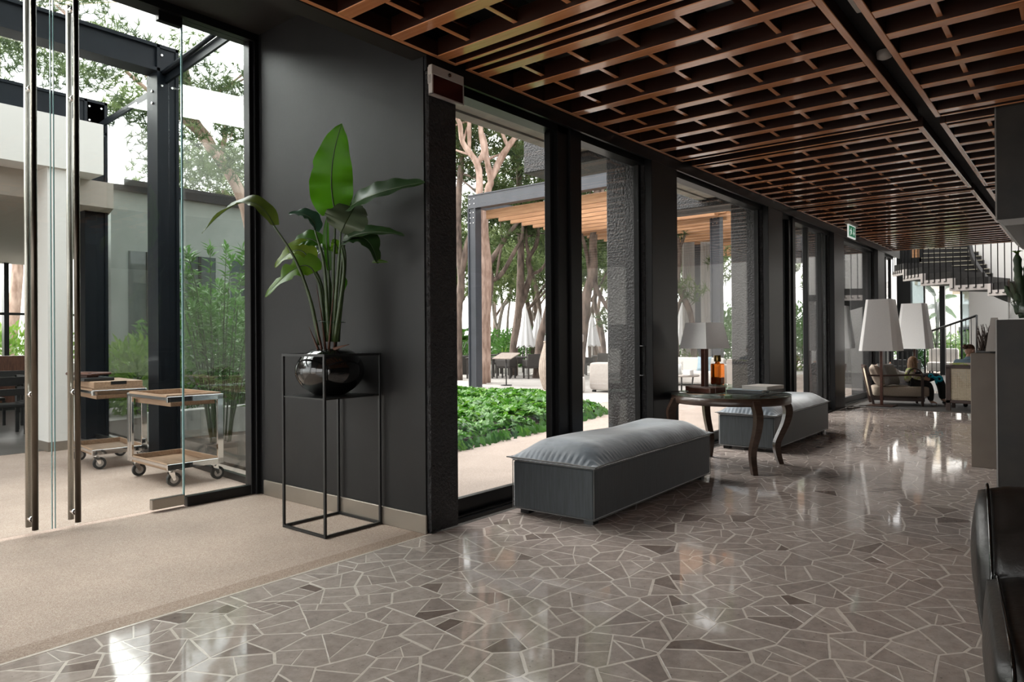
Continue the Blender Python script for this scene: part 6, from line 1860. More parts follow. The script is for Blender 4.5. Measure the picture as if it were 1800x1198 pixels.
# ------------------------------------------------------------------ the loveseat
LS = empty('loveseat', (0, 0, 0), 'dark wood framed loveseat with thick beige seat cushion in the far lounge', 'sofa')
def ls(nm, mb, m): return mb.build(nm, m, LS)
for y in (0.0, 0.70):
    ls('rear_leg', MB().beam((0.02, y, 0), (-0.13, y, 0.80), 0.045, 0.06, (0, 1, 0), 0.004), MT['chair_wood'])
    ls('front_leg', MB().beam((0.88, y, 0), (0.88, y, 0.56), 0.045, 0.06, (0, 1, 0), 0.004), MT['chair_wood'])
    ls('arm_rail', MB().tube(smooth_path([(-0.09, y, 0.60), (0.3, y, 0.60), (0.80, y, 0.62), (0.88, y, 0.55)], 5), 0.018, 8), MT['chair_wood'])
    ls('side_rail', MB().beam((0.0, y, 0.14), (0.90, y, 0.13), 0.04, 0.07, b=0.004), MT['chair_wood'])
ls('arm_hoop', MB().tube(smooth_path([(0.62, 0.0, 0.61), (0.68, 0.0, 0.72), (0.78, 0.0, 0.74), (0.87, 0.0, 0.66), (0.88, 0.0, 0.5)], 5), 0.015, 8), MT['chair_wood'])
ls('front_rail', MB().beam((0.90, 0, 0.13), (0.90, 0.70, 0.13), 0.04, 0.07), MT['chair_wood'])
ls('back_rail', MB().beam((-0.12, 0, 0.77), (-0.12, 0.70, 0.77), 0.05, 0.05), MT['chair_wood'])
for k in range(6):
    ls('back_cane', MB().tube([(0.0, 0.08+k*0.11, 0.15), (-0.115, 0.08+k*0.11, 0.77)], 0.012, 6), MT['cane'])
ls('seat_cushion', MB().soft(0.02, 1.02, 0.025, 0.675, 0.175, 0.385, 0.22), MT['cream_cushion'])
U_ = Vector((0.30, -0.954, 0)); V_ = Vector((0.954, 0.30, 0)); O_ = Vector((15.62, 3.38, RZ))
LS.location = O_; LS.rotation_euler[2] = math.atan2(-0.954, 0.30)
def L2W(x, y, z): return O_+U_*x+V_*y+Vector((0, 0, z))
lean = (V_, (Vector((0, 0, 0.93))-U_*0.36).normalized(), (U_*0.93+Vector((0, 0, 0.36))).normalized())
pillow(L2W(0.10, 0.20, 0.60), 0.23, 0.23, 0.10, lean, MT['beige_pillow'], 'beige pillow leaning on the back of the loveseat')
pillow(L2W(0.31, 0.22, 0.615), 0.24, 0.245, 0.10, ((V_*0.8+U_*0.6).normalized(), (Vector((0, 0, 0.93))-U_*0.3+V_*0.2).normalized(), ((V_*0.8+U_*0.6).cross((Vector((0, 0, 0.93))-U_*0.3+V_*0.2))).normalized()), MT['grey_pillow'], 'grey pillow standing before the beige one on the loveseat')

Zv_ = Vector((0, 0, 1))
# ------------------------------------------------------------------ people
def skin(name, joints, bones, m, parent, sub=2):
    """one continuous surface grown over a chain of joints {name: (point, radius)}"""
    keys = list(joints)
    o3 = wloc(parent)
    me = bpy.data.meshes.new(name)
    me.from_pydata([tuple(Vector(joints[k][0])-o3) for k in keys], [(keys.index(a), keys.index(b_)) for a, b_ in bones], [])
    o = bpy.data.objects.new(name, me)
    col.objects.link(o)
    mo = o.modifiers.new('skin', 'SKIN')
    mo.use_smooth_shade = True
    for i, k in enumerate(keys):
        sv = me.skin_vertices[0].data[i]
        r_ = joints[k][1]
        sv.radius = (r_, r_) if not hasattr(r_, '__len__') else r_
        sv.use_root = (i == 0)
    su = o.modifiers.new('subdivision', 'SUBSURF'); su.levels = sub; su.render_levels = sub
    dg = bpy.context.evaluated_depsgraph_get()
    me2 = bpy.data.meshes.new_from_object(o.evaluated_get(dg))
    me2.name = name
    bpy.data.objects.remove(o)
    me2.materials.clear(); me2.materials.append(m)
    me2.polygons.foreach_set('use_smooth', [True]*len(me2.polygons))
    n_ = bpy.data.objects.new(name, me2)
    col.objects.link(n_)
    n_.parent = parent
    return n_
def hand(J, B, wrist, at_, d, side, tag_, s=1.0):
    """palm and five bent fingers, d = pointing direction, side = towards the thumb"""
    d = Vector(d).normalized(); side = (Vector(side)-d*Vector(side).dot(d)).normalized()
    nn = d.cross(side)
    p = Vector(at_)
    J[tag_+'palm'] = (p+d*0.035*s, 0.026*s); B.append((wrist, tag_+'palm'))
    for k, (off, l_) in enumerate(((0.027, 0.062), (0.009, 0.072), (-0.009, 0.066), (-0.026, 0.052))):
        a = p+d*0.062*s+side*off*s; b_ = a+d*l_*0.55*s-nn*0.010*s; c = b_+d*l_*0.35*s-nn*0.026*s
        J[tag_+'k%d' % k] = (a, 0.0095*s); J[tag_+'m%d' % k] = (b_, 0.0085*s); J[tag_+'t%d' % k] = (c, 0.007*s)
        B += [(tag_+'palm', tag_+'k%d' % k), (tag_+'k%d' % k, tag_+'m%d' % k), (tag_+'m%d' % k, tag_+'t%d' % k)]
    a = p+d*0.03*s+side*0.042*s; b_ = a+(d*0.8+side*0.5).normalized()*0.036*s-nn*0.012*s
    J[tag_+'h0'] = (a, 0.011*s); J[tag_+'h1'] = (b_, 0.0085*s)
    B += [(tag_+'palm', tag_+'h0'), (tag_+'h0', tag_+'h1')]
HEADS = {}
def head(J, B, neck, c, face, r, up=(0, 0, 1)):
    """the neck runs up into the skull; the head's own surface is fused in by body()"""
    c = Vector(c); up = Vector(up)
    J['skull'] = (c-up*r*0.15, r*0.45); B.append((neck, 'skull'))
    HEADS['now'] = (c, Vector(face).normalized(), r, up.normalized())
def head_mesh(c, f_, r, up):
    s_ = f_.cross(up).normalized(); f_ = up.cross(s_).normalized()
    def P(u, v):
        a = 2*PI*u; b_ = -PI/2+PI*v
        x, y, z = math.cos(b_)*math.cos(a), math.cos(b_)*math.sin(a), math.sin(b_)
        low = max(0, -z)
        w = 0.80-0.20*low                     # narrower than deep, tapering to the chin
        d = 0.98+(0.06*low if x > 0 else -0.22*low)
        g = lambda y0, z0, sy, sz: math.exp(-((y-y0)/sy)**2-((z-z0)/sz)**2)
        px_ = x*d
        if x > 0:
            px_ += 0.26*g(0, -0.14, 0.13, 0.16)+0.07*g(0, 0.12, 0.12, 0.22)     # nose
            px_ -= 0.07*(g(0.36, 0.08, 0.17, 0.12)+g(-0.36, 0.08, 0.17, 0.12))  # eye hollows
            px_ += 0.07*g(0, -0.50, 0.22, 0.09)+0.10*g(0, -0.82, 0.25, 0.16)    # lips, chin
        return c+f_*px_*r+s_*y*w*r+up*z*1.14*r
    return MB().grid(P, 41, 29)
def body(J, B, parent):
    o = skin('body', J, B, MT['skin'], parent)
    hm = head_mesh(*HEADS['now']).build('head', MT['skin'], parent, fix=False)
    import bmesh
    bm = bmesh.new(); bm.from_mesh(o.data); bm.from_mesh(hm.data)
    bmesh.ops.remove_doubles(bm, verts=bm.verts, dist=0.0004)
    bm.to_mesh(o.data); bm.free()
    o.data.polygons.foreach_set('use_smooth', [True]*len(o.data.polygons))
    bpy.data.objects.remove(hm)
    return o
def dress(o, J, sets):
    """what lies under a garment takes the garment's cloth"""
    keys = list(J)
    pts = [Vector(J[k][0])-wloc(o.parent) for k in keys]
    slot = {}
    for m, names in sets:
        o.data.materials.append(m)
        for k in names: slot[k] = len(o.data.materials)-1
    for p in o.data.polygons:
        c = p.center
        k = keys[min(range(len(keys)), key=lambda i: (pts[i]-c).length-J[keys[i]][1]*0.8)]
        p.material_index = slot.get(k, 0)
def face_bits(parent):
    c, f_, r, up = HEADS['now']
    s_ = f_.cross(up).normalized(); f_ = up.cross(s_).normalized()
    for k in (-1, 1):
        MB().sphere(c+f_*r*0.80+s_*k*r*0.29+up*r*0.09, r*0.10, 8, 6).build('eye', MT['black_cloth'], parent)
        MB().sphere(c+s_*k*r*0.80-up*r*0.05-f_*r*0.05, r*0.20, 8, 6).build('ear', MT['skin'], parent)
    MB().tube([c+f_*r*0.94+s_*r*0.2-up*r*0.56, c+f_*r*1.02-up*r*0.58, c+f_*r*0.94-s_*r*0.2-up*r*0.56], r*0.05, 6).build('mouth', MT['pink_cloth'], parent)
def hair_shell(c, f_, r, up, length, m, parent, opening=58, flare=0.1, wave=0.05):
    """hair falling from the crown round the back and sides, open at the face"""
    s_ = f_.cross(up).normalized(); f_ = up.cross(s_).normalized()
    L = length
    def P(u, v, k):
        top_open = opening*min(1, max(0, (v-0.22)/0.16))*PI/180
        a = top_open+(2*PI-2*top_open)*u
        t = v*(1.25*r+L)
        arc = t/(1.22*r)
        if arc < PI/2:
            rr_ = math.sin(arc)*1.09; z = math.cos(arc)*1.24*r
        else:
            dz = t-1.22*r*PI/2
            rr_ = 1.09+flare*dz/r-0.35*max(0, dz/r-0.6)*0.5; z = -dz
        q = (rr_*(1-k))*(1+wave*math.sin(a*13+v*9)*v)
        wy = 0.86
        return c+f_*math.cos(a)*q*r*1.0+s_*math.sin(a)*q*r*wy+up*z*(1-k*0.6)
    return MB().grid(lambda u, v: P(u, v, 0), 49, 18).grid(lambda u, v: P(1-u, v, 0.07), 49, 18).build('hair', m, parent, fix=False)

# the child in the floral top
Xd = (U_*0.93+V_*0.2).normalized()      # where she faces
cbase = L2W(0.70, 0.27, 0.0)
child = empty('person', cbase, 'long-haired child in floral top and black trousers on the loveseat, holding a turquoise toy', 'person')
P0 = lambda x, y, z: L2W(x, y, z)
J = {'hip': (P0(0.70, 0.27, 0.455), 0.085), 'waist': (P0(0.69, 0.27, 0.55), 0.078), 'chest': (P0(0.70, 0.27, 0.66), 0.085), 'neck': (P0(0.725, 0.27, 0.765), 0.036)}
B = [('hip', 'waist'), ('waist', 'chest'), ('chest', 'neck')]
HC = P0(0.755, 0.27, 0.875)
head(J, B, 'neck', HC, Xd, 0.085)
for s_, y in ((-1, 0.20), (1, 0.34)):
    t_ = 'r' if s_ < 0 else 'l'
    J[t_+'hipj'] = (P0(0.76, y, 0.44), 0.066); J[t_+'knee'] = (P0(1.02, y, 0.44), 0.048); J[t_+'calf'] = (P0(1.06, y, 0.28), 0.042); J[t_+'ankle'] = (P0(1.06, y, 0.085), 0.028); J[t_+'toe'] = (P0(1.16, y, 0.04), 0.026)
    B += [('hip', t_+'hipj'), (t_+'hipj', t_+'knee'), (t_+'knee', t_+'calf'), (t_+'calf', t_+'ankle'), (t_+'ankle', t_+'toe')]
    ys = 0.27+s_*0.105
    J[t_+'sh'] = (P0(0.70, ys, 0.705), 0.043); J[t_+'elbow'] = (P0(0.76, ys+s_*0.03, 0.56), 0.031); J[t_+'wrist'] = (P0(0.95, ys-s_*0.02, 0.525), 0.021)
    B += [('chest', t_+'sh'), (t_+'sh', t_+'elbow'), (t_+'elbow', t_+'wrist')]
    hand(J, B, t_+'wrist', P0(0.955, ys-s_*0.02, 0.525), U_-V_*s_*0.25, Vector((0, 0, 1)), t_, 0.85)
dress(body(J, B, child), J, ((MT['floral'], ['waist', 'chest', 'rsh', 'lsh', 'relbow', 'lelbow']), (MT['black_cloth'], ['hip', 'rhipj', 'lhipj', 'rknee', 'lknee', 'rcalf', 'lcalf'])))
face_bits(child)
def garment(nm, keys, bones, grow, m, parent, extra=None):
    jj = {k: (J[k][0], J[k][1]*grow+0.006) for k in keys}
    if extra: jj.update(extra)
    return skin(nm, jj, bones, m, parent)
garment('floral_top', ['hip', 'waist', 'chest', 'rsh', 'relbow', 'rwrist', 'lsh', 'lelbow', 'lwrist'], [('hip', 'waist'), ('waist', 'chest'), ('chest', 'rsh'), ('rsh', 'relbow'), ('relbow', 'rwrist'), ('chest', 'lsh'), ('lsh', 'lelbow'), ('lelbow', 'lwrist')], 1.26, MT['floral'], child)
garment('trousers', ['hip', 'rhipj', 'rknee', 'rcalf', 'rankle', 'lhipj', 'lknee', 'lcalf', 'lankle'], [('hip', 'rhipj'), ('rhipj', 'rknee'), ('rknee', 'rcalf'), ('rcalf', 'rankle'), ('hip', 'lhipj'), ('lhipj', 'lknee'), ('lknee', 'lcalf'), ('lcalf', 'lankle')], 1.34, MT['black_cloth'], child)
for t_ in 'rl':
    skin('shoe', {'a': (J[t_+'ankle'][0]-Vector((0, 0, 0.045)), 0.036), 'b': (J[t_+'toe'][0]-Vector((0, 0, 0.004)), 0.032)}, [('a', 'b')], MT['white_cloth'], child)
hair_shell(HC, Xd, 0.088, Zv_, 0.20, MT['hair_blond'], child, 52, 0.10)
ty = empty('plush_toy', P0(1.05, 0.2, 0.57), 'turquoise loop-limbed plush toy in the hands of the child', 'toy')
TP = P0(1.06, 0.22, 0.575)
def ring(c, r_, q, ax1, ax2, n_=14): return MB().tube([c+(ax1*math.cos(2*PI*k/n_)+ax2*math.sin(2*PI*k/n_))*r_ for k in range(n_+1)], q, 6)
Zv = Vector((0, 0, 1))
ring(TP+U_*0.00+Zv*0.02, 0.032, 0.016, U_, Zv).build('arm_loop', MT['plush'], ty)
MB().tube(smooth_path([TP+U_*0.03+Zv*0.01, TP+U_*0.07-Zv*0.02, TP+U_*0.10-Zv*0.01], 5), 0.026, 8).build('body', MT['plush'], ty)
ring(TP+U_*0.15-Zv*0.04, 0.045, 0.022, U_, Zv).build('leg_loop', MT['plush'], ty)
MB().tube(smooth_path([TP+U_*0.08-Zv*0.03, TP+U_*0.085-Zv*0.09, TP+U_*0.10-Zv*0.13], 5), [0.018]*10+[0.012], 7).build('leg', MT['plush'], ty)

# the adult lying back behind the grey pillow
adult = empty('person', L2W(0.75, 0.50, 0), 'adult in black trousers and white shirt reclining behind the grey pillow, knees raised', 'person')
J = {'hip': (P0(0.72, 0.52, 0.50), 0.115), 'waist': (P0(0.60, 0.53, 0.54), 0.105), 'chest': (P0(0.42, 0.53, 0.60), 0.115), 'neck': (P0(0.27, 0.53, 0.655), 0.05)}
B = [('hip', 'waist'), ('waist', 'chest'), ('chest', 'neck')]
HC2 = P0(0.16, 0.53, 0.70)
head(J, B, 'neck', HC2, (U_*0.6+Zv*0.8), 0.098, (Zv*0.6-U_*0.8).normalized())
for s_, y in ((-1, 0.46), (1, 0.60)):
    t_ = 'r' if s_ < 0 else 'l'
    J[t_+'hipj'] = (P0(0.80, y, 0.50), 0.090); J[t_+'knee'] = (P0(1.22, y, 0.575), 0.062); J[t_+'calf'] = (P0(1.30, y, 0.36), 0.055); J[t_+'ankle'] = (P0(1.31, y, 0.10), 0.036); J[t_+'toe'] = (P0(1.45, y-0.02, 0.045), 0.034)
    B += [('hip', t_+'hipj'), (t_+'hipj', t_+'knee'), (t_+'knee', t_+'calf'), (t_+'calf', t_+'ankle'), (t_+'ankle', t_+'toe')]
    ys = 0.53+s_*0.14
    J[t_+'sh'] = (P0(0.36, ys, 0.63), 0.055); J[t_+'elbow'] = (P0(0.52, ys+s_*0.04, 0.66), 0.040)
    J[t_+'wrist'] = (P0(0.40 if s_ < 0 else 0.62, ys+s_*0.02, 0.74 if s_ < 0 else 0.62), 0.027)
    B += [('chest', t_+'sh'), (t_+'sh', t_+'elbow'), (t_+'elbow', t_+'wrist')]
    hand(J, B, t_+'wrist', J[t_+'wrist'][0], (Zv*0.8-U_*0.5) if s_ < 0 else U_, V_, t_)
dress(body(J, B, adult), J, ((MT['white_cloth'], ['waist', 'chest', 'rsh', 'lsh', 'relbow', 'lelbow']), (MT['black_cloth'], ['hip', 'rhipj', 'lhipj', 'rknee', 'lknee', 'rcalf', 'lcalf'])))
face_bits(adult)
garment('white_shirt', ['hip', 'waist', 'chest', 'rsh', 'relbow', 'lsh', 'lelbow'], [('hip', 'waist'), ('waist', 'chest'), ('chest', 'rsh'), ('rsh', 'relbow'), ('chest', 'lsh'), ('lsh', 'lelbow')], 1.22, MT['white_cloth'], adult)
garment('trousers', ['hip', 'rhipj', 'rknee', 'rcalf', 'rankle', 'lhipj', 'lknee', 'lcalf', 'lankle'], [('hip', 'rhipj'), ('rhipj', 'rknee'), ('rknee', 'rcalf'), ('rcalf', 'rankle'), ('hip', 'lhipj'), ('lhipj', 'lknee'), ('lknee', 'lcalf'), ('lcalf', 'lankle')], 1.3, MT['black_cloth'], adult)
for t_ in 'rl':
    skin('shoe', {'a': (J[t_+'ankle'][0]-Vector((0, 0, 0.055)), 0.043), 'b': (J[t_+'toe'][0]-Vector((0, 0, 0.004)), 0.040)}, [('a', 'b')], MT['black_cloth'], adult)
hair_shell(HC2, HEADS['now'][1], 0.100, HEADS['now'][3], 0.06, MT['hair_brown'], adult, 70, 0.0)

# ------------------------------------------------------------------ cane-backed armchair and the sitter in blue
ac = empty('cane_armchair', (15.7, 1.66, RZ), 'dark wood armchair with woven cane back seen from behind, beside the taupe pedestal', 'armchair')
AX, AY0, AY1 = 15.30, 1.25, 2.07
def acp(nm, mb, m): return mb.build(nm, m, ac)
acp('back_rail', MB().box(AX, AX+0.06, AY0, AY1, 0.795, 0.858, 0.006), MT['chair_wood'])
acp('back_rail', MB().box(AX, AX+0.06, AY0, AY1, 0.15, 0.21, 0.006), MT['chair_wood'])
for y in (AY0+0.035, AY1-0.04):
    acp('back_post', MB().box(AX, AX+0.06, y-0.04, y+0.04, RZ, 0.82, 0.006), MT['chair_wood'])
    acp('front_leg', MB().box(AX+0.66, AX+0.72, y-0.03, y+0.03, RZ, 0.62, 0.006), MT['chair_wood'])
    acp('arm', MB().box(AX+0.02, AX+0.74, y-0.035, y+0.035, 0.60, 0.645, 0.01), MT['chair_wood'])
    acp('side_rail', MB().box(AX+0.03, AX+0.70, y-0.025, y+0.025, 0.15, 0.22), MT['chair_wood'])
cn = MB()
ny, nz = 24, 19
for k in range(ny):
    y = AY0+0.085+(AY1-AY0-0.175)*k/(ny-1)
    cn.box(AX+0.026, AX+0.032, y-0.0095, y+0.0095, 0.21, 0.80)
for k in range(nz):
    z = 0.225+0.56*k/(nz-1)
    cn.box(AX+0.021, AX+0.027, AY0+0.075, AY1-0.08, z-0.0095, z+0.0095)
o = acp('cane_weave', cn, MT['cane']); o['kind'] = 'stuff'
acp('seat_cushion', MB().soft(AX+0.08, AX+0.72, AY0+0.075, AY1-0.08, 0.22, 0.42, 0.22), MT['cream_cushion'])
tag(thing('patterned_throw', MB().soft(AX+0.005, AX+0.09, AY0+0.08, AY1-0.06, 0.858, 0.905, 0.5), MT['floral'], (AX+0.05, 1.7, 0.858), 'rolled floral throw lying along the top of the cane armchair', 'throw'))
ab = empty('person', (15.9, 1.80, RZ), 'brown-haired person in a blue shirt seated with back to us in the cane armchair', 'person')
Q = lambda x, y, z: Vector((x, y, z))
J = {'hip': (Q(15.74, 1.74, 0.50), 0.115), 'waist': (Q(15.76, 1.75, 0.64), 0.11), 'chest': (Q(15.84, 1.78, 0.82), 0.13), 'neck': (Q(15.93, 1.77, 0.985), 0.052)}
B = [('hip', 'waist'), ('waist', 'chest'), ('chest', 'neck')]
fd = Vector((0.75, -0.62, -0.25)); HC3 = Q(15.98, 1.755, 1.115)
head(J, B, 'neck', HC3, fd, 0.098)
for s_, y in ((-1, 1.62), (1, 1.90)):
    t_ = 'r' if s_ < 0 else 'l'
    J[t_+'hipj'] = (Q(15.82, 1.75+s_*0.1, 0.49), 0.085); J[t_+'knee'] = (Q(16.20, 1.75+s_*0.12, 0.47), 0.06); J[t_+'ankle'] = (Q(16.22, 1.75+s_*0.12, 0.10), 0.036); J[t_+'toe'] = (Q(16.36, 1.75+s_*0.12, 0.05), 0.034)
    B += [('hip', t_+'hipj'), (t_+'hipj', t_+'knee'), (t_+'knee', t_+'ankle'), (t_+'ankle', t_+'toe')]
    J[t_+'sh'] = (Q(15.86, 1.78+s_*0.17, 0.885), 0.062); J[t_+'elbow'] = (Q(15.98, 1.78+s_*0.24, 0.66), 0.045); J[t_+'wrist'] = (Q(16.20, 1.78+s_*0.12, 0.62), 0.028)
    B += [('chest', t_+'sh'), (t_+'sh', t_+'elbow'), (t_+'elbow', t_+'wrist')]
    hand(J, B, t_+'wrist', J[t_+'wrist'][0], (1, -s_*0.4, 0), (0, 0, 1), t_)
dress(body(J, B, ab), J, ((MT['denim'], ['waist', 'chest', 'rsh', 'lsh', 'relbow', 'lelbow']), (MT['black_cloth'], ['hip', 'rhipj', 'lhipj', 'rknee', 'lknee'])))
face_bits(ab)
garment('blue_shirt', ['hip', 'waist', 'chest', 'rsh', 'relbow', 'rwrist', 'lsh', 'lelbow', 'lwrist'], [('hip', 'waist'), ('waist', 'chest'), ('chest', 'rsh'), ('rsh', 'relbow'), ('relbow', 'rwrist'), ('chest', 'lsh'), ('lsh', 'lelbow'), ('lelbow', 'lwrist')], 1.30, MT['denim'], ab)
skin('collar', {'a': (Q(15.88, 1.77, 0.90), 0.115), 'b': (Q(15.915, 1.765, 0.955), 0.085), 'c': (Q(15.93, 1.765, 1.0), 0.068)}, [('a', 'b'), ('b', 'c')], MT['denim'], ab)
garment('trousers', ['hip', 'rhipj', 'rknee', 'rankle', 'lhipj', 'lknee', 'lankle'], [('hip', 'rhipj'), ('rhipj', 'rknee'), ('rknee', 'rankle'), ('hip', 'lhipj'), ('lhipj', 'lknee'), ('lknee', 'lankle')], 1.2, MT['black_cloth'], ab)
for t_ in 'rl':
    skin('shoe', {'a': (J[t_+'ankle'][0]-Vector((0, 0, 0.05)), 0.043), 'b': (J[t_+'toe'][0]-Vector((0, 0, 0.006)), 0.040)}, [('a', 'b')], MT['black_cloth'], ab)
hair_shell(HC3, HEADS['now'][1], 0.102, Zv_, 0.03, MT['hair_brown'], ab, 68, -0.05)
MB().sphere(HC3-HEADS['now'][1]*0.115+Vector((0, 0, 0.045)), 0.048, 12, 8).build('hair_bun', MT['hair_brown'], ab)
def P(u, v):
    return (16.35+0.03*math.sin(u*9)+0.10*v, 2.11+0.10*(u-0.5)-0.02*math.cos(v*6), 0.70-0.02*math.sin(u*12)-0.30*v+0.16*(1-v)*math.sin(u*PI))
tag(thing('pink_shawl', MB().grid(P, 24, 12).grid(lambda u, v: tuple(Vector(P(1-u, v))+Vector((0.025, 0.02, -0.01))), 24, 12), MT['pink_cloth'], (16.4, 2.11, 0.42), 'pink patterned shawl hanging beside the cane armchair', 'shawl'))

# ------------------------------------------------------------------ hanging stair of the hall
stp = empty('staircase', (26.0, 3.4, 0), 'dark sculptural staircase with white zigzag underside hung on thin rods', 'staircase')
SP = [((24.4, 1.15), 2.60), ((25.35, 2.22), 2.79), ((25.62, 3.28), 3.02), ((26.1, 4.16), 3.21), ((26.75, 4.78), 3.44), ((27.45, 5.3), 3.66)]
step_edges = []
pts2 = [(23.9, 0.2), (25.05, 1.45), (25.55, 2.32), (25.70, 3.31), (26.20, 4.17), (26.93, 4.80), (27.6, 5.25)]
zs_ = [2.58, 2.78, 2.98, 3.21, 3.44, 3.67]
inn = Vector((29.2, 1.2, 0))
for k in range(6):
    a, b_ = Vector((*pts2[k], 0)), Vector((*pts2[k+1], 0))
    ia, ib = a+(inn-a).normalized()*1.5, b_+(inn-b_).normalized()*1.5
    z = zs_[k]
    def pr(poly, z0, z1):
        n_ = len(poly)
        mb = MB()
        mb.add([(p.x, p.y, z0) for p in poly]+[(p.x, p.y, z1) for p in poly], [tuple(range(n_))[::-1], tuple(range(n_, 2*n_))]+[(i, (i+1) % n_, n_+(i+1) % n_, n_+i) for i in range(n_)])
        return mb
    td = pr([a, b_, ib, ia], z-0.03, z+0.19).build('tread', MT['tread_dark'], stp)
    # white side band and its drop to the next step
    nrm = (a-inn); nrm.normalize()
    o1, o2 = a+nrm*0.06, b_+(b_-inn).normalized()*0.06
    pr([a, b_, o2, o1], z-0.20, z-0.03).build('side_band', MT['stair_side'], stp)
    d_ = (b_-a).normalized()
    if k < 5:
        pr([b_-d_*0.13, b_, o2, o2-d_*0.13], z-0.20, zs_[k+1]-0.03).build('side_drop', MT['stair_side'], stp)
    pr([a, b_, ib, ia], z-0.20, z-0.03).build('soffit', MT['tread_dark'], stp)
    for q in range(5):
        p = a+(b_-a)*((q+0.5)/5)+(a-inn).normalized()*0.075
        rd = MB().tube([(p.x, p.y, z-0.12), (p.x, p.y, 6.6)], 0.014, 6).build('hanger_rod', MT['black_metal'], stp)
        MB().beam((p.x, p.y, z-0.12), (p.x+d_.x*0.07, p.y+d_.y*0.07, z-0.12), 0.02, 0.02).build('rod_foot', MT['black_metal'], rd)
# the upper flight behind: dark risers with pale nosings
for k in range(9):
    z = 3.42+0.17*k
    p0 = Vector((27.3+0.16*k, 4.55-0.02*k, 0)); p1 = Vector((27.55+0.26*k, 2.40+0.10*k, 0))
    n_ = Vector((1, 0.15, 0)).normalized()
    MB().add([(p0.x, p0.y, z-0.17), (p1.x, p1.y, z-0.17), (p1.x+n_.x*0.3, p1.y, z-0.17), (p0.x+n_.x*0.3, p0.y, z-0.17), (p0.x, p0.y, z), (p1.x, p1.y, z), (p1.x+n_.x*0.3, p1.y, z), (p0.x+n_.x*0.3, p0.y, z)], [(0, 1, 2, 3), (4, 5, 6, 7), (0, 1, 5, 4), (1, 2, 6, 5), (2, 3, 7, 6), (3, 0, 4, 7)]).build('upper_step', MT['tread_dark'], stp)
    MB().beam((p0.x-0.012, p0.y, z-0.012), (p1.x-0.012, p1.y, z-0.012), 0.02, 0.028).build('nosing', MT['nosing'], stp)
sw = MB()
crv = smooth_path([(28.5, 3.15, 4.75), (28.1, 3.0, 4.05), (27.3, 2.6, 3.35), (26.4, 2.15, 2.95), (25.0, 1.2, 2.55), (23.6, 0.0, 2.30)], 6)
rows = []
for p in crv:
    rows += [p, p-Vector((0, 0, 0.42)), p+Vector((0.06, -0.08, -0.42)), p+Vector((0.06, -0.08, 0))]
nn = len(crv)
sw.add(rows, [(i*4+j, i*4+(j+1) % 4, (i+1)*4+(j+1) % 4, (i+1)*4+j) for i in range(nn-1) for j in range(4)]+[(0, 1, 2, 3), (nn*4-4, nn*4-3, nn*4-2, nn*4-1)], False)
sw.build('inner_stringer', MT['tread_dark'], stp)

# railings
rl = empty('stair_railing', (25.1, 3.2, 0), 'black stair railing with thin balusters rising to the right before the far window', 'railing')
ra_, rb_ = Vector((25.9, 4.0, 1.50)), Vector((24.3, 2.5, 1.97))
MB().tube([ra_, rb_], 0.035, 8).build('handrail', MT['black_metal'], rl)
for k in range(11):
    p = ra_+(rb_-ra_)*(k/10)
    MB().tube([p, (p.x, p.y, 0.0)], 0.010, 5).build('baluster', MT['black_metal'], rl)
MB().tube([(rb_.x, rb_.y, 0), (rb_.x, rb_.y, 1.99)], 0.025, 6).build('post', MT['black_metal'], rl)
rl2 = empty('balustrade', (21.6, 4.4, 0), 'low dark barred balustrade behind the loveseat', 'railing')
MB().box(21.55, 21.65, 3.55, 5.7, 0.98, 1.03).build('top_rail', MT['black_metal'], rl2)
MB().box(21.55, 21.65, 3.55, 5.7, 0.05, 0.10).build('bottom_rail', MT['black_metal'], rl2)
for k in range(19):
    y = 3.58+k*0.116
    MB().box(21.58, 21.62, y-0.02, y+0.02, 0.0 if k % 6 == 0 else 0.10, 0.98).build('bar', MT['black_metal'], rl2)
for k in range(4):
    tag(thing('plinth_step', MB().box(22.2+0.5*k, 22.7+0.5*k, 3.9, 5.7, 0, 0.17*(k+1)), MT['tread_dark'], (22.45+0.5*k, 4.8, 0), 'dark low step behind the balustrade, %s of the four' % ('lowest', 'second', 'third', 'highest')[k], 'step', 'dark steps behind the balustrade'))

# ------------------------------------------------------------------ outside the far window
bd = empty('white_building', (53, 5, 0), 'white modern building with balconies beyond the far window', 'building')
MT['white_render'] = mat('white_render', (0.74, 0.73, 0.71), rough=0.8)
MT['tan_render'] = mat('tan_render', (0.46, 0.39, 0.30), rough=0.8)
MB().box(52, 60, -6, 6.9, -0.07, 7.5).box(53.2, 60, 6.9, 12, -0.07, 7.5).build('wall', MT['white_render'], bd)
for z in (2.0, 3.3, 4.6):
    MB().box(51.2, 53.2, 4.6, 8.4, z, z+0.14).build('balcony_slab', MT['white_render'], bd)
    MB().box(51.2, 51.32, 5.9, 8.4, z+0.14, z+0.62).build('parapet', MT['white_render'], bd)
MB().box(51.96, 52.0, 5.2, 6.6, 3.60, 4.45).build('recess', MT['tan_render'], bd)
for k in range(7):
    MB().box(53.1, 53.2, 7.0+k*0.28, 7.2+k*0.28, 4.75, 7.0).build('louvre', MT['tan_render'], bd)
MB().box(51.97, 52.0, 5.6, 6.3, 1.0, 1.9).build('window', MT['glass_dark'], bd)
shrub((36.0, 5.6, 0.8), 1.3, 1.6, 0.75, 2600, 'clipped green hedge outside the far window', MT['bush'], 201, 0.18)
shrub((35.5, 3.6, 0.8), 1.0, 1.3, 0.8, 2000, 'leafy green bush outside the far window, right of the clipped hedge', MT['bush_lime'], 202, 0.18)
bp = empty('banana_plant', (31.4, 4.5, 0), 'tall broad-leaved plant standing outside the far window', 'plant')
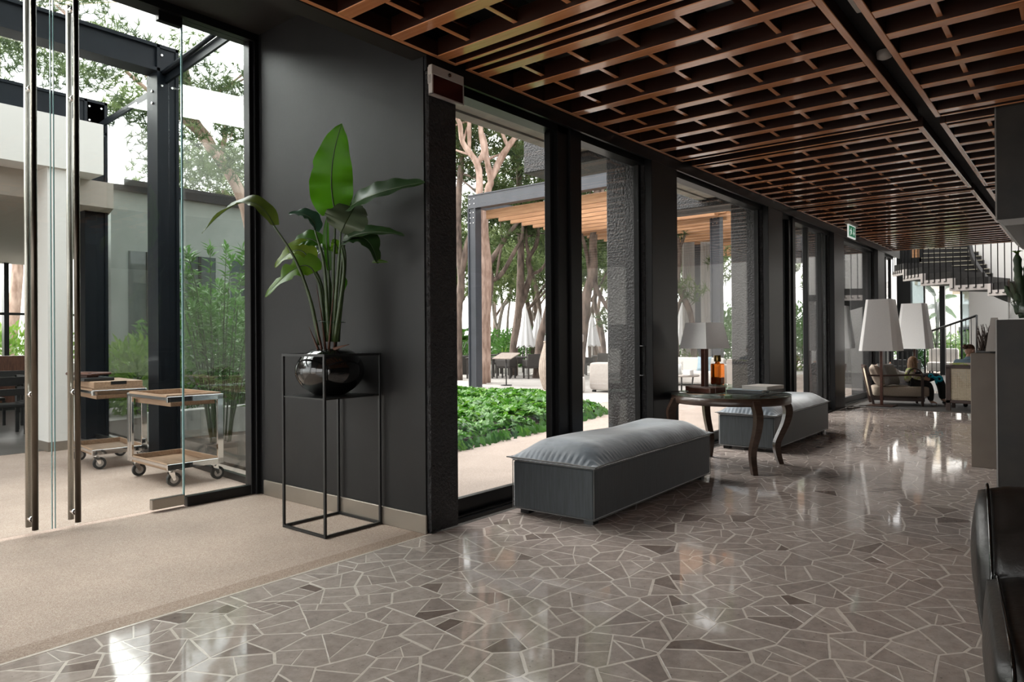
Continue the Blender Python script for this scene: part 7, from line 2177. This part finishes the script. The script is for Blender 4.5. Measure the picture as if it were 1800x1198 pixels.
for k, (s, tip, m) in enumerate((((31.3, 4.5, 2.7), (31.3, 3.8, 2.85), 'leaf_green'), ((31.2, 4.55, 2.9), (31.2, 4.95, 3.35), 'leaf_dark'), ((31.3, 4.4, 2.5), (31.4, 3.85, 2.0), 'leaf_green'), ((31.3, 4.5, 2.5), (31.3, 5.0, 2.3), 'leaf_dark'), ((31.2, 4.5, 2.2), (31.2, 4.9, 1.8), 'leaf_green'), ((31.3, 4.4, 3.0), (31.4, 4.0, 3.3), 'leaf_dark'), ((31.2, 4.9, 1.9), (31.2, 5.15, 2.6), 'leaf_green'))):
    s, tip = Vector(s), Vector(tip)
    MB().tube(bez((31.4, 4.5, -0.05), (31.38, 4.5, 1.6), s, 8), 0.03, 6).build('stalk', MT['stalk'], bp)
    big_leaf('leaf', s, (s+tip)/2+Vector((0, 0, 0.16)), tip, Vector((0.75, 0, 0.6)), 0.17, 0.2, MT[m], [], bp, 10, 2)
os_ = empty('garden_seat', (30.2, 4.2, 0), 'white cushioned outdoor seat behind the far window posts', 'sofa')
MB().soft(29.9, 30.5, 3.7, 4.65, 0.08, 0.42, 0.2).build('seat', MT['pale_fabric'], os_)
MB().soft(30.4, 30.65, 3.7, 4.65, 0.30, 0.92, 0.2).build('backrest', MT['pale_fabric'], os_)
for (x, y) in ((30.0, 3.8), (30.0, 4.55), (30.55, 3.8), (30.55, 4.55)):
    MB().box(x-0.03, x+0.03, y-0.03, y+0.03, -0.07, 0.09).build('foot', MT['stand_black'], os_)

# rear of the lobby: a glazed wall behind the view, a dark wall along its side
wb = sroot('window_8', (-3.0, 0, 0))
for y in (-4.3, -1.7, 0.9, 3.5, 5.9):
    MB().box(-3.08, -2.92, y-0.06, y+0.06, 0, 3.8).build('post', MT['black_metal'], wb)
for a, b_ in ((-4.24, -1.76), (-1.64, 0.84), (0.96, 3.44), (3.56, 5.84)):
    MB().box(-3.006, -2.994, a, b_, 0, 3.8).build('pane', MT['glass'], wb)
struct('wall_back', MB().box(-3.1, -2.9, -7.2, -4.3, 0, 3.8), MT['taupe_wall'])
